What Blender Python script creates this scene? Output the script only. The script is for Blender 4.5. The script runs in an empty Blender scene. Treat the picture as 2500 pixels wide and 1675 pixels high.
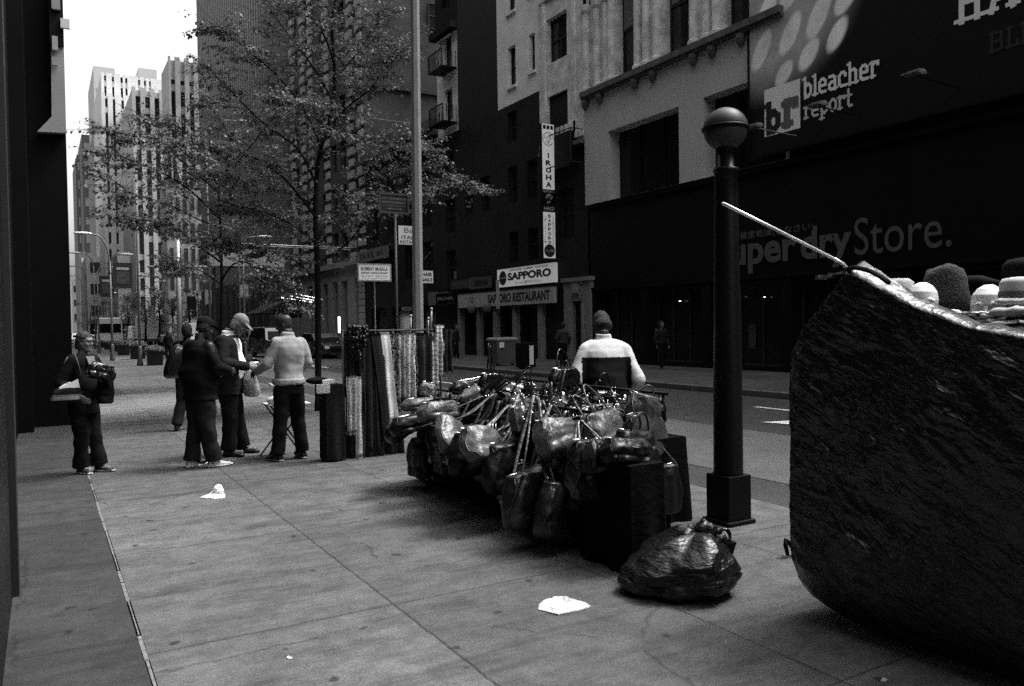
import bpy, bmesh, math, random
from mathutils import Vector, Matrix, noise
random.seed(7)
sc = bpy.context.scene
C = sc.collection
# ------------------------------------------------------------------ camera
CAMH, FPX, CX, CY = 1.62, 1944.0, 1250.0, 837.5
YAW, PITCH, ROLL = math.radians(30.479278), math.radians(-1.316371), -0.015
_f = Vector((math.sin(YAW)*math.cos(PITCH), math.cos(YAW)*math.cos(PITCH), math.sin(PITCH)))
_r = Vector((math.cos(YAW), -math.sin(YAW), 0)); _u = _r.cross(_f)
_r2 = math.cos(ROLL)*_r + math.sin(ROLL)*_u; _u2 = -math.sin(ROLL)*_r + math.cos(ROLL)*_u
CAM = Vector((0, 0, CAMH))
cd = bpy.data.cameras.new('camera'); cam = bpy.data.objects.new('camera', cd); C.objects.link(cam)
cd.sensor_fit = 'HORIZONTAL'; cd.sensor_width = 36; cd.lens = 36*FPX/2500
cd.clip_start = 0.05; cd.clip_end = 6000
cam.matrix_world = Matrix(((_r2.x, _u2.x, -_f.x, 0), (_r2.y, _u2.y, -_f.y, 0), (_r2.z, _u2.z, -_f.z, CAMH), (0, 0, 0, 1)))
sc.camera = cam
# ------------------------------------------------------------------ sky, sun, exposure
w = bpy.data.worlds.new('World'); sc.world = w; w.use_nodes = True
nt = w.node_tree; nt.nodes.clear()
SUN_EL, SUN_AZ = math.radians(61), math.radians(98)      # azimuth clockwise from +Y
sky = nt.nodes.new('ShaderNodeTexSky'); sky.sky_type = 'NISHITA'; sky.sun_disc = False
sky.sun_elevation = SUN_EL; sky.sun_rotation = SUN_AZ; sky.dust_density = 8.0; sky.air_density = 1.5
bw = nt.nodes.new('ShaderNodeRGBToBW'); bg = nt.nodes.new('ShaderNodeBackground'); wo = nt.nodes.new('ShaderNodeOutputWorld')
nt.links.new(sky.outputs[0], bw.inputs[0]); nt.links.new(bw.outputs[0], bg.inputs[0]); nt.links.new(bg.outputs[0], wo.inputs[0])
bg.inputs[1].default_value = 0.15
sd = bpy.data.lights.new('sun', 'SUN'); so = bpy.data.objects.new('sun', sd); C.objects.link(so)
sd.energy = 1.1; sd.angle = math.radians(16); sd.color = (1, 1, 1)
_sv = Vector((math.sin(SUN_AZ)*math.cos(SUN_EL), math.cos(SUN_AZ)*math.cos(SUN_EL), math.sin(SUN_EL)))
so.rotation_euler = _sv.to_track_quat('Z', 'Y').to_euler(); so.location = (10, -10, 60)
vs = sc.view_settings; vs.view_transform = 'Standard'; vs.look = 'None'; vs.gamma = 1; vs.use_curve_mapping = False
vs.exposure = 1.6
sc.cycles.use_denoising = False
# ------------------------------------------------------------------ turning photograph pixels (2340 wide) into points of the place
SC = 2500/2340.0
def ray(x, y): return _f + (x*SC-CX)/FPX*_r2 - (y*SC-CY)/FPX*_u2
def gr(x, y, z=0.0):
    d = ray(x, y); t = (z-CAMH)/d.z; return Vector((d.x*t, d.y*t, z))
def atx(x, y, X):
    d = ray(x, y); t = X/d.x; return Vector((X, d.y*t, CAMH+d.z*t))
def aty(x, y, Y):
    d = ray(x, y); t = Y/d.y; return Vector((d.x*t, Y, CAMH+d.z*t))
def nat(x, y): return x/SC, y/SC
# ------------------------------------------------------------------ materials
def M(name, v, rough=.8, var=.2, scale=2.0, bump=0.0, bscale=None, spec=.3, metal=0.0, detail=6, coat=0, stretch=(1,1,1), emit=0):
    m = bpy.data.materials.new(name); m.use_nodes = True; t = m.node_tree; p = t.nodes['Principled BSDF']
    p.inputs['Roughness'].default_value = rough; p.inputs['Metallic'].default_value = metal
    p.inputs['Specular IOR Level'].default_value = spec; p.inputs['Coat Weight'].default_value = coat
    tc = t.nodes.new('ShaderNodeTexCoord'); mp = t.nodes.new('ShaderNodeMapping'); mp.inputs['Scale'].default_value = stretch
    t.links.new(tc.outputs['Object'], mp.inputs[0])
    n = t.nodes.new('ShaderNodeTexNoise'); n.inputs['Scale'].default_value = scale; n.inputs['Detail'].default_value = detail
    n.inputs['Roughness'].default_value = .65
    t.links.new(mp.outputs[0], n.inputs['Vector'])
    r = t.nodes.new('ShaderNodeValToRGB'); a, b = max(0, v*(1-var)), v*(1+var)
    r.color_ramp.elements[0].position = .3; r.color_ramp.elements[1].position = .7
    r.color_ramp.elements[0].color = (a, a, a, 1); r.color_ramp.elements[1].color = (b, b, b, 1)
    t.links.new(n.outputs['Fac'], r.inputs[0]); t.links.new(r.outputs[0], p.inputs['Base Color'])
    if bump:
        n2 = t.nodes.new('ShaderNodeTexNoise'); n2.inputs['Scale'].default_value = bscale or scale*8; n2.inputs['Detail'].default_value = 5
        t.links.new(mp.outputs[0], n2.inputs['Vector'])
        bp = t.nodes.new('ShaderNodeBump'); bp.inputs['Strength'].default_value = min(1, bump); bp.inputs['Distance'].default_value = .02*max(1, bump)
        t.links.new(n2.outputs['Fac'], bp.inputs['Height']); t.links.new(bp.outputs[0], p.inputs['Normal'])
    if emit:
        p.inputs['Emission Color'].default_value = (1, 1, 1, 1); p.inputs['Emission Strength'].default_value = emit
    return m
class N_:
    """tiny node helper"""
    def __init__(s, m): s.t = m.node_tree; s.p = s.t.nodes['Principled BSDF']
    def n(s, k, **kw):
        x = s.t.nodes.new(k)
        for a, b in kw.items(): setattr(x, a, b)
        return x
    def l(s, a, b): s.t.links.new(a, b)
    def math(s, op, a, b=None, c=None):
        x = s.t.nodes.new('ShaderNodeMath'); x.operation = op
        for i, q in enumerate((a, b, c)):
            if q is None: continue
            if isinstance(q, (int, float)): x.inputs[i].default_value = q
            else: s.l(q, x.inputs[i])
        return x.outputs[0]
    def noise(s, vec, sc_, det=5, rough=.6):
        x = s.t.nodes.new('ShaderNodeTexNoise'); x.inputs['Scale'].default_value = sc_; x.inputs['Detail'].default_value = det
        x.inputs['Roughness'].default_value = rough; s.l(vec, x.inputs['Vector']); return x.outputs['Fac']
    def ramp(s, f, pts):
        x = s.t.nodes.new('ShaderNodeValToRGB'); e = x.color_ramp.elements
        while len(e) < len(pts): e.new(.5)
        for q, (a, v) in zip(e, pts): q.position = a; q.color = (v, v, v, 1)
        s.l(f, x.inputs[0]); return x.outputs[0]
    def mul(s, a, b):
        x = s.t.nodes.new('ShaderNodeMix'); x.data_type = 'RGBA'; x.blend_type = 'MULTIPLY'; x.inputs[0].default_value = 1
        s.l(a, x.inputs[6]); s.l(b, x.inputs[7]); return x.outputs[2]
def newmat(name):
    m = bpy.data.materials.new(name); m.use_nodes = True; return m
def pavement_mat(name, base, jx, jy0, jyp, wx=.012):
    """concrete flags: joint lines at the X values jx and every jyp metres of Y, gum spots, stains, scuffs"""
    m = newmat(name); h = N_(m); tc = h.n('ShaderNodeTexCoord'); v = tc.outputs['Object']
    sp = h.n('ShaderNodeSeparateXYZ'); h.l(v, sp.inputs[0]); x, y = sp.outputs[0], sp.outputs[1]
    big = h.ramp(h.noise(v, .45, 9, .75), [(.3, .66), (.7, 1.2)])
    fine = h.ramp(h.noise(v, 70, 3, .9), [(.25, .45), (.75, 1.5)])
    mid = h.ramp(h.noise(v, 4, 9, .8), [(.34, .55), (.62, 1.14)])
    mp = h.n('ShaderNodeMapping'); mp.inputs['Scale'].default_value = (.6, 3.5, 1); mp.inputs['Rotation'].default_value = (0, 0, .5); h.l(v, mp.inputs[0])
    smear = h.ramp(h.noise(mp.outputs[0], 1.6, 8, .75), [(.36, .62), (.52, 1.04)])
    wob = h.math('MULTIPLY', h.math('SUBTRACT', h.noise(v, 6, 6, .8), .5), .035)
    mask = None
    for q in jx:
        d = h.math('ABSOLUTE', h.math('SUBTRACT', h.math('ADD', x, wob), q)); s = h.math('SMOOTH_MIN', h.math('DIVIDE', d, wx), 1.0, .2)
        mask = s if mask is None else h.math('MULTIPLY', mask, s)
    if jyp:
        d = h.math('ABSOLUTE', h.math('SUBTRACT', h.math('PINGPONG', h.math('ADD', h.math('ADD', y, wob), -jy0+jyp*40), jyp/2*1.0), 0))
        s = h.math('SMOOTH_MIN', h.math('DIVIDE', d, wx), 1.0, .2); mask = h.math('MULTIPLY', mask, s)
    jr = h.ramp(mask, [(0, .32), (.95, 1)])
    vo = h.n('ShaderNodeTexVoronoi'); vo.inputs['Scale'].default_value = 3.4; vo.inputs['Randomness'].default_value = 1
    mpv = h.n('ShaderNodeMapping'); h.l(v, mpv.inputs[0]); wv = h.n('ShaderNodeVectorMath', operation='ADD')
    nz = h.n('ShaderNodeTexNoise'); nz.inputs['Scale'].default_value = 9; h.l(v, nz.inputs['Vector'])
    sv = h.n('ShaderNodeVectorMath', operation='SCALE'); sv.inputs['Scale'].default_value = .12; h.l(nz.outputs['Color'], sv.inputs[0])
    h.l(v, wv.inputs[0]); h.l(sv.outputs[0], wv.inputs[1]); h.l(wv.outputs[0], vo.inputs['Vector'])
    gum = h.ramp(vo.outputs['Distance'], [(.07, .28), (.12, 1)])
    ve = h.n('ShaderNodeTexVoronoi'); ve.feature = 'DISTANCE_TO_EDGE'; ve.inputs['Scale'].default_value = .42; h.l(wv.outputs[0], ve.inputs['Vector'])
    ck = h.math('ADD', ve.outputs['Distance'], h.math('MULTIPLY', h.math('GREATER_THAN', h.noise(v, .9, 2), .47), 1)); crk = h.ramp(ck, [(.0, .45), (.006, 1)])
    vd = h.n('ShaderNodeTexVoronoi'); vd.inputs['Scale'].default_value = 1.1; h.l(wv.outputs[0], vd.inputs['Vector']); drip = h.ramp(h.math('ADD', vd.outputs['Distance'], h.math('MULTIPLY', h.noise(v, 7, 5, .8), .22)), [(.13, .62), (.2, 1)])
    c = h.mul(h.mul(h.mul(h.mul(big, fine), h.mul(mid, smear)), h.mul(jr, gum)), h.mul(crk, drip))
    b = h.n('ShaderNodeRGB'); b.outputs[0].default_value = (base, base, base, 1)
    cell = h.math('ADD', h.math('FLOOR', h.math('DIVIDE', h.math('SUBTRACT', y, jy0), jyp or 2.0)), h.math('MULTIPLY', h.math('FLOOR', h.math('DIVIDE', h.math('SUBTRACT', x, jx[0]), 1.33)), 7.3))
    wn = h.n('ShaderNodeTexWhiteNoise'); wn.noise_dimensions = '1D'; h.l(cell, wn.inputs['W']); c = h.mul(c, h.ramp(wn.outputs['Value'], [(0, .78), (1, 1.12)]))
    h.l(h.mul(c, b.outputs[0]), h.p.inputs['Base Color']); h.p.inputs['Roughness'].default_value = .78; h.p.inputs['Specular IOR Level'].default_value = .3
    bp = h.n('ShaderNodeBump'); bp.inputs['Strength'].default_value = .45; bp.inputs['Distance'].default_value = .012
    h.l(h.math('ADD', h.math('MULTIPLY', h.noise(v, 70, 3, .7), .35), mask), bp.inputs['Height']); h.l(bp.outputs[0], h.p.inputs['Normal'])
    return m
def brick_mat(name, a, b, mortar, sx=1.0, plane='X'):
    m = newmat(name); h = N_(m); tc = h.n('ShaderNodeTexCoord'); sp = h.n('ShaderNodeSeparateXYZ'); h.l(tc.outputs['Object'], sp.inputs[0])
    cb = h.n('ShaderNodeCombineXYZ'); h.l(sp.outputs[1 if plane == 'X' else 0], cb.inputs[0]); h.l(sp.outputs[2], cb.inputs[1])
    br = h.n('ShaderNodeTexBrick'); br.inputs['Scale'].default_value = 4.2*sx; br.inputs['Mortar Size'].default_value = .02
    br.inputs['Color1'].default_value = (a, a, a, 1); br.inputs['Color2'].default_value = (b, b, b, 1); br.inputs['Mortar'].default_value = (mortar,)*3+(1,)
    h.l(cb.outputs[0], br.inputs['Vector'])
    st = h.ramp(h.noise(tc.outputs['Object'], .5, 8, .7), [(.3, .6), (.7, 1.35)])
    h.l(h.mul(br.outputs['Color'], st), h.p.inputs['Base Color']); h.p.inputs['Roughness'].default_value = .9; h.p.inputs['Specular IOR Level'].default_value = .15
    return m
# ------------------------------------------------------------------ mesh helpers
def wloc(o):
    v = Vector((0, 0, 0))
    while o is not None: v += Vector(o.location); o = o.parent
    return v
class MB:
    def __init__(s): s.v = []; s.f = []; s.m = []
    def add(s, vs_, fs, mi=0):
        b = len(s.v); s.v += [tuple(q) for q in vs_]; s.f += [tuple(i+b for i in f) for f in fs]; s.m += [mi]*len(fs); return s
    def box(s, x0, x1, y0, y1, z0, z1, mi=0):
        v = [(x0,y0,z0),(x1,y0,z0),(x1,y1,z0),(x0,y1,z0),(x0,y0,z1),(x1,y0,z1),(x1,y1,z1),(x0,y1,z1)]
        return s.add(v, [(0,3,2,1),(4,5,6,7),(0,1,5,4),(1,2,6,5),(2,3,7,6),(3,0,4,7)], mi)
    def obox(s, c, ex, ey, ez, mi=0):
        c = Vector(c); ex, ey, ez = Vector(ex), Vector(ey), Vector(ez)
        v = [c+a*ex+b*ey+d*ez for d in (-1, 1) for a, b in ((-1,-1),(1,-1),(1,1),(-1,1))]
        return s.add(v, [(0,3,2,1),(4,5,6,7),(0,1,5,4),(1,2,6,5),(2,3,7,6),(3,0,4,7)], mi)
    def quad(s, a, b, c, d, mi=0): return s.add([a, b, c, d], [(0, 1, 2, 3)], mi)
    def ring(s, c, ax, ay, n, e=1.0):
        out = []
        for i in range(n):
            t = 2*math.pi*i/n; ct, st = math.cos(t), math.sin(t)
            if e != 1: ct, st = math.copysign(abs(ct)**e, ct), math.copysign(abs(st)**e, st)
            out.append(Vector(c)+Vector(ax)*ct+Vector(ay)*st)
        return out
    def loft(s, rings, mi=0, cap=True, close=False):
        n = len(rings[0]); b = len(s.v)
        for r in rings: s.v += [tuple(q) for q in r]
        k = len(rings)
        for i in range(k-1 if not close else k):
            j = (i+1) % k
            for a in range(n):
                c = (a+1) % n; s.f.append((b+i*n+a, b+i*n+c, b+j*n+c, b+j*n+a)); s.m.append(mi)
        if cap and not close:
            s.f.append(tuple(b+a for a in range(n-1, -1, -1))); s.m.append(mi)
            s.f.append(tuple(b+(k-1)*n+a for a in range(n))); s.m.append(mi)
        return s
    def tube(s, pts, rad, n=8, mi=0, cap=True):
        pts = [Vector(p) for p in pts]; rings = []; up = None
        for i, p in enumerate(pts):
            d = (pts[min(i+1, len(pts)-1)]-pts[max(i-1, 0)])
            d = d.normalized() if d.length > 1e-9 else Vector((0, 0, 1))
            if up is None: up = Vector((0, 0, 1)) if abs(d.z) < .9 else Vector((1, 0, 0))
            a = d.cross(up)
            if a.length < 1e-6: a = d.cross(Vector((0, 1, 0)))
            a.normalize(); b = a.cross(d); up = b
            r = rad[i] if isinstance(rad, (list, tuple)) else rad
            rings.append(s.ring(p, a*r, b*r, n))
        return s.loft(rings, mi, cap)
    def lathe(s, c, prof, n=24, mi=0):
        return s.loft([s.ring((c[0], c[1], c[2]+z), (r, 0, 0), (0, r, 0), n) for r, z in prof], mi)
    def sphere(s, c, r, n=16, mi=0, sq=(1, 1, 1)):
        return s.loft([s.ring((c[0], c[1], c[2]+sq[2]*r*math.sin(t)), (sq[0]*r*math.cos(t), 0, 0), (0, sq[1]*r*math.cos(t), 0), n)
                       for t in [math.radians(-89+178*i/(n//2)) for i in range(n//2+1)]], mi)
    def build(s, name, mat, parent=None, smooth=False, bevel=0, mods=None):
        off = wloc(parent) if parent is not None else Vector((0, 0, 0))
        me = bpy.data.meshes.new(name)
        me.from_pydata([(a-off.x, b-off.y, c-off.z) for a, b, c in s.v], [], s.f)
        for m in (mat if isinstance(mat, (list, tuple)) else [mat]): me.materials.append(m)
        me.polygons.foreach_set('material_index', s.m)
        if smooth: me.polygons.foreach_set('use_smooth', [True]*len(s.f))
        me.update(); o = bpy.data.objects.new(name, me); C.objects.link(o)
        if parent is not None: o.parent = parent
        if bevel:
            b = o.modifiers.new('bevel', 'BEVEL'); b.width = bevel; b.segments = 2; b.limit_method = 'ANGLE'
        return o
def tag(o, label=None, cat=None, group=None, kind=None):
    if label: o['label'] = label
    if cat: o['category'] = cat
    if group: o['group'] = group
    if kind: o['kind'] = kind
    return o
def thing(name, loc, label, cat, group=None):
    o = bpy.data.objects.new(name, None); o.empty_display_size = .2; C.objects.link(o); o.location = loc
    return tag(o, label, cat, group)
def struct(mb, name, mat, **k): return tag(mb.build(name, mat, **k), kind='structure')
def copy_thing(root, loc, label=None, rz=None, group=None):
    r = root.copy(); C.objects.link(r); r.location = loc
    if rz is not None: r.rotation_euler = (0, 0, rz)
    if label: r['label'] = label
    if group: r['group'] = group
    for ch in [x for x in C.objects if x.parent is root]:
        c = ch.copy(); C.objects.link(c); c.parent = r
        for g in [x for x in C.objects if x.parent is ch]:
            d = g.copy(); C.objects.link(d); d.parent = c
    return r
def evald(o):
    """bake the modifiers of o into its mesh"""
    dg = bpy.context.evaluated_depsgraph_get(); dg.update()
    me = bpy.data.meshes.new_from_object(o.evaluated_get(dg)); old = o.data; o.modifiers.clear(); o.data = me
    me.name = o.name; bpy.data.meshes.remove(old); return o
FONT = None
def text_mb(s, bold=0.0, ext=.004, shear=0):
    cu = bpy.data.curves.new('t', 'FONT'); cu.body = s; cu.size = 1; cu.offset = bold; cu.extrude = 0; cu.resolution_u = 4; cu.shear = shear
    o = bpy.data.objects.new('t', cu); C.objects.link(o)
    dg = bpy.context.evaluated_depsgraph_get(); dg.update(); me = bpy.data.meshes.new_from_object(o.evaluated_get(dg))
    v = [(q.co.x, q.co.y) for q in me.vertices]; f = [tuple(p.vertices) for p in me.polygons]
    bpy.data.objects.remove(o); bpy.data.curves.remove(cu); bpy.data.meshes.remove(me)
    return v, f
def text(parent, s, O, R, U, wd, ht, mat, bold=0.0, name='lettering', shear=0, lift=.006):
    """letters s filling the box wd x ht whose lower-left corner is O, along R and U"""
    v, f = text_mb(s, bold, shear=shear)
    if not v: return None
    x0 = min(a for a, b in v); x1 = max(a for a, b in v); y0 = min(b for a, b in v); y1 = max(b for a, b in v)
    R, U = Vector(R), Vector(U); n = R.cross(U); mb = MB(); O = Vector(O)
    mb.add([O+R*((a-x0)/(x1-x0)*wd)+U*((b-y0)/(y1-y0)*ht)+n*lift for a, b in v], f)
    return mb.build(name, mat, parent)
def facade(mb, X, u0, u1, v0, v1, holes, depth=.3, axis='X', mi=0, sgn=1):
    """wall sheet on plane X (or Y) with true openings and their reveals; holes (u0,u1,v0,v1)"""
    us = sorted({u0, u1, *[h[0] for h in holes], *[h[1] for h in holes]}); vs_ = sorted({v0, v1, *[h[2] for h in holes], *[h[3] for h in holes]})
    us = [q for q in us if u0 <= q <= u1]; vs_ = [q for q in vs_ if v0 <= q <= v1]
    P = (lambda u, v, d=0: (X+d*sgn, u, v)) if axis == 'X' else (lambda u, v, d=0: (u, X+d*sgn, v))
    for i in range(len(us)-1):
        for j in range(len(vs_)-1):
            cu, cv = (us[i]+us[i+1])/2, (vs_[j]+vs_[j+1])/2
            if any(h[0] < cu < h[1] and h[2] < cv < h[3] for h in holes): continue
            mb.quad(P(us[i], vs_[j]), P(us[i], vs_[j+1]), P(us[i+1], vs_[j+1]), P(us[i+1], vs_[j]), mi)
    for a, b, c, d in holes:
        mb.quad(P(a, c), P(a, c, depth), P(a, d, depth), P(a, d), mi); mb.quad(P(b, c), P(b, d), P(b, d, depth), P(b, c, depth), mi)
        mb.quad(P(a, d), P(a, d, depth), P(b, d, depth), P(b, d), mi); mb.quad(P(a, c), P(b, c), P(b, c, depth), P(a, c, depth), mi)
def window(parent, X, h, depth=.25, axis='X', frame=True, bars=1, mull=0, mat=None, sill=None):
    a, b, c, d = h; P = (lambda u, v, q=0: (X+depth+q, u, v)) if axis == 'X' else (lambda u, v, q=0: (u, X+depth+q, v))
    mb = MB().quad(P(a, c), P(a, d), P(b, d), P(b, c)); wn = mb.build('window', mat or GLASS, parent)
    if frame:
        m = MB(); t = .05
        def bx(u0, u1, v0, v1):
            if axis == 'X': m.box(X+depth-.06, X+depth-.004, u0, u1, v0, v1)
            else: m.box(u0, u1, X+depth-.06, X+depth-.004, v0, v1)
        bx(a, a+t, c, d); bx(b-t, b, c, d); bx(a+t, b-t, d-t, d); bx(a+t, b-t, c, c+t)
        for i in range(bars): q = c+(d-c)*(i+1)/(bars+1); bx(a+t, b-t, q-.03, q+.03)
        for i in range(mull): q = a+(b-a)*(i+1)/(mull+1); bx(q-.025, q+.025, c+t, d-t) if bars == 0 else bx(q-.02, q+.02, c+t, c+(d-c)/2-.03)
        m.build('frame', FRAME, wn)
    if sill is not None:
        m = MB(); m.box(X-.1, X+.04, a-.08, b+.08, c-.12, c) if axis == 'X' else m.box(a-.08, b+.08, X-.1, X+.04, c-.12, c)
        m.build('sill', sill, wn)
    return wn
GLASS = M('window glass', .02, rough=.12, var=.5, scale=.6, spec=.5)
DARKGLASS = M('dark shop glass', .008, rough=.2, var=.4, scale=.5, spec=.25)
FRAME = M('window frame', .03, rough=.6)
BLACK = M('black painted metal', .004, spec=.12, rough=.55, var=.3, scale=4)
STEEL = M('galvanised steel', .42, rough=.45, var=.15, scale=5, metal=.6)
SHEETLIGHT = M('sign face white', .8, rough=.5, var=.05)
INK = M('sign ink black', .015, rough=.6)
INKGREY = M('sign ink grey', .1, rough=.6)
# ================================================================== ground
ASPH = M('asphalt', .036, rough=.85, var=.25, scale=1.2, bump=.3, bscale=120, detail=10)
CONCBUS = M('concrete bus lane', .085, rough=.8, var=.2, scale=1.5, bump=.2, bscale=90, detail=10)
PAVE = pavement_mat('pavement concrete', .095, [1.72, 3.05, 4.35], 6.35, 2.02)
PAVEL = pavement_mat('pavement concrete by the building', .036, [-.9, -2.2], 4.62, 1.55, .008)  # darker concrete tone, partly standing in for shade along the wall
PAVEN = pavement_mat('pale new concrete', .16, [1.72, 3.05], 6.35, 0)
PAVEF = pavement_mat('far pavement concrete', .075, [15.6, 17.1, 18.6], 6.35, 1.6)
KERBM = M('kerb stone', .10, rough=.8, var=.3, scale=3)
PAINT = M('road paint', .72, rough=.7, var=.3, scale=9, detail=8)
ZR = -.14
struct(MB().quad((-1500, -600, ZR), (1800, -600, ZR), (1800, 3000, ZR), (-1500, 3000, ZR)), 'road', ASPH)
struct(MB().box(.412, 5.38, -40, 620, ZR+.004, 0), 'pavement', PAVE)
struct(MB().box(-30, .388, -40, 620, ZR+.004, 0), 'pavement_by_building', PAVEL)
struct(MB().quad((.7, 15.6, .004), (4.6, 15.6, .004), (4.6, 22.3, .004), (.7, 22.3, .004)), 'pale_paving_slab', PAVEN)
struct(MB().box(14.42, 60, -40, 620, ZR+.004, 0), 'far_pavement', PAVEF)
struct(MB().box(5.383, 5.53, -40, 620, ZR+.002, .003), 'kerb', KERBM, bevel=.015)
struct(MB().box(14.27, 14.417, -40, 620, ZR+.002, .003), 'far_kerb', KERBM, bevel=.015)
struct(MB().quad((6.85, -40, ZR+.006), (9.75, -40, ZR+.006), (9.75, 300, ZR+.006), (6.85, 300, ZR+.006)), 'bus_lane', CONCBUS)
# seam with a broken pale edge between the two pavings
m = MB(); y = 3.0; random.seed(3)
while y < 13:
    l = random.uniform(.12, .5); wd = random.uniform(.003, .012)
    if random.random() < .93: m.box(.400-wd, .400+wd*.8, y, y+l, -.03, .004)
    y += l+random.uniform(-.02, .03)
struct(m, 'pavement_seam', M('pale mortar', .13, rough=.9, var=.7, scale=30))
m = MB()
a = gr(1700, 906, ZR); b = gr(1812, 912, ZR)
for X, y0, y1 in ((12.45, -2, 3), (12.45, 6, 11.5), (12.45, 15, 19)): m.quad((X, y0, ZR+.01), (X+.12, y0, ZR+.01), (X+.12, y1, ZR+.01), (X, y1, ZR+.01))
for k in range(9): m.quad((10.6, 20+k*7, ZR+.01), (10.72, 20+k*7, ZR+.01), (10.72, 23+k*7, ZR+.01), (10.6, 23+k*7, ZR+.01))
p = gr(1740, 966, ZR); q = gr(1815, 972, ZR); s = gr(1815, 962, ZR)
for t in (p, q, s): t.z = ZR+.012
m.add([p, q, s], [(0, 1, 2)])
struct(m, 'road_marking', PAINT)
# ================================================================== buildings
LIME = M('pale limestone', .78, rough=.9, var=.16, scale=1.2, bump=.3, bscale=20, detail=9)
ORNATE = M('carved pale stone', .66, rough=.9, var=.38, scale=2.2, bump=.6, bscale=8, detail=9)
STUCCO = M('grey stucco', .5, rough=.9, var=.07, scale=.8, bump=.1, bscale=60)
DBRICK = brick_mat('dark soot brick', .014, .026, .010)
MBRICK = brick_mat('brown brick', .045, .07, .035, plane='Y')
BBRICK = brick_mat('black brick', .003, .005, .002, plane='Y')
SHOPB = M('black shopfront', .005, rough=.6, var=.3, scale=.7, spec=.1)
XF = 20.1
def tower(label, x0, x1, ytop, Y, strips, mat, depth=35, spand=None, teeth=True, wtop=None, wbot=0, cat='skyscraper', glass=None, pitch=3.8, seed=1, shoulder=None, cap=.6, kind='tower', group='towers down the avenue'):
    rnd = random.Random(seed); A = aty(x0, ytop, Y); B = aty(x1, ytop, Y); Z = A.z
    t = thing('skyscraper', (A.x, Y, 0), label, cat, group)
    m = MB(); m.box(A.x, B.x, Y, Y+depth, 0, Z); m.box(A.x+.12*(B.x-A.x), B.x-.1*(B.x-A.x), Y+depth*.2, Y+depth*.8, Z, Z+depth*.05)
    zt = aty((x0+x1)/2, wtop, Y).z if wtop else Z-4; s_ = []
    ed = [A.x]
    for a, b in strips:
        xa, xb = aty(a, 500, Y).x, aty(b, 500, Y).x; s_.append((xa, xb)); ed += [xa, xb]
    ed.append(B.x); pj = .9
    for i in range(0, len(ed)-1, 2):
        if ed[i+1] > ed[i]:
            m.box(ed[i], ed[i+1], Y-pj, Y-.01, 0, Z+(cap if teeth else -.02))
    z = 5
    while z < zt-2:
        for xa, xb in s_:
            if rnd.random() < .75: m.box(xa, xb, Y-.5, Y-.02, z, z+pitch*.32)
        z += pitch
    for xa, xb in s_: m.box(xa, xb, Y-.6, Y-.02, zt, Z-.05)
    m.build('wall', mat, t)
    for xa, xb in s_: MB().quad((xa, Y-.22, 0), (xb, Y-.22, 0), (xb, Y-.22, zt), (xa, Y-.22, zt)).build('window_strip', glass or GLASS, t)
    return t
def zx(*a): return [(p/2.8/1.068376, q/2.8/1.068376) for p, q in a]
WHITEST = M('white stone far off', .5, rough=.9, var=.05, scale=.1)
TOWL = M('light tower stone', .66, rough=.9, var=.12, scale=.15)
TOWM = M('grey tower stone', .42, rough=.9, var=.15, scale=.15)
TOWD = M('dark tower steel', .12, rough=.7, var=.15, scale=.2)
FARGL = M('far windows', .045, rough=.4, var=.4, scale=.3)
# white block, light stone by itself, with haze also put into its colour
Y = 420; t = thing('skyscraper', aty(213, 500, Y)*1, 'white blank skyscraper rising behind the ribbed stone towers', 'skyscraper', 'towers down the avenue'); t.location.z = 0
m = MB(); a = aty(213, 150, Y); b = aty(262, 147, Y); c = aty(316, 150, Y); d = aty(358, 150, Y)
m.box(a.x, b.x, Y, Y+50, 0, a.z); m.box(b.x, c.x, Y+1, Y+50, 0, a.z-12); m.box(c.x, d.x, Y, Y+50, 0, a.z+2); m.build('wall', WHITEST, t)
m = MB(); z = 40
PFG = M('pale far glass', .36, rough=.5)
while z < a.z-8: MB().box(a.x+1, d.x-1, Y-.12, Y-.01, z, z+1.3).build('window_band', PFG, t); z += 4.6
tower('pale ribbed stone tower with long window slits, tallest of the light group', 230, 376, 172, 228, zx((735, 750), (788, 803), (846, 862), (878, 893), (965, 980), (1005, 1020), (1040, 1052)), TOWL, wtop=180, seed=2, pitch=4.2)
tower('pale ribbed tower shoulder stepping forward below the tallest light tower', 230.5, 300, 219, 221, zx((738, 756), (790, 807), (848, 866)), TOWL, wtop=229, seed=5, pitch=4.2, depth=5)
tower('grey stone tower with crenellated top in front of the pale tower', 300, 379, 206, 192, zx((945, 978), (1010, 1043), (1073, 1106)), TOWM, wtop=224, seed=3, pitch=4.0)
tower('light grey ribbed tower beside the striped black slab', 383, 470, 138, 157, zx((1187, 1217), (1250, 1281), (1311, 1342), (1372, 1384)), TOWM, wtop=188, seed=4, pitch=4.0, depth=9)
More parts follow.
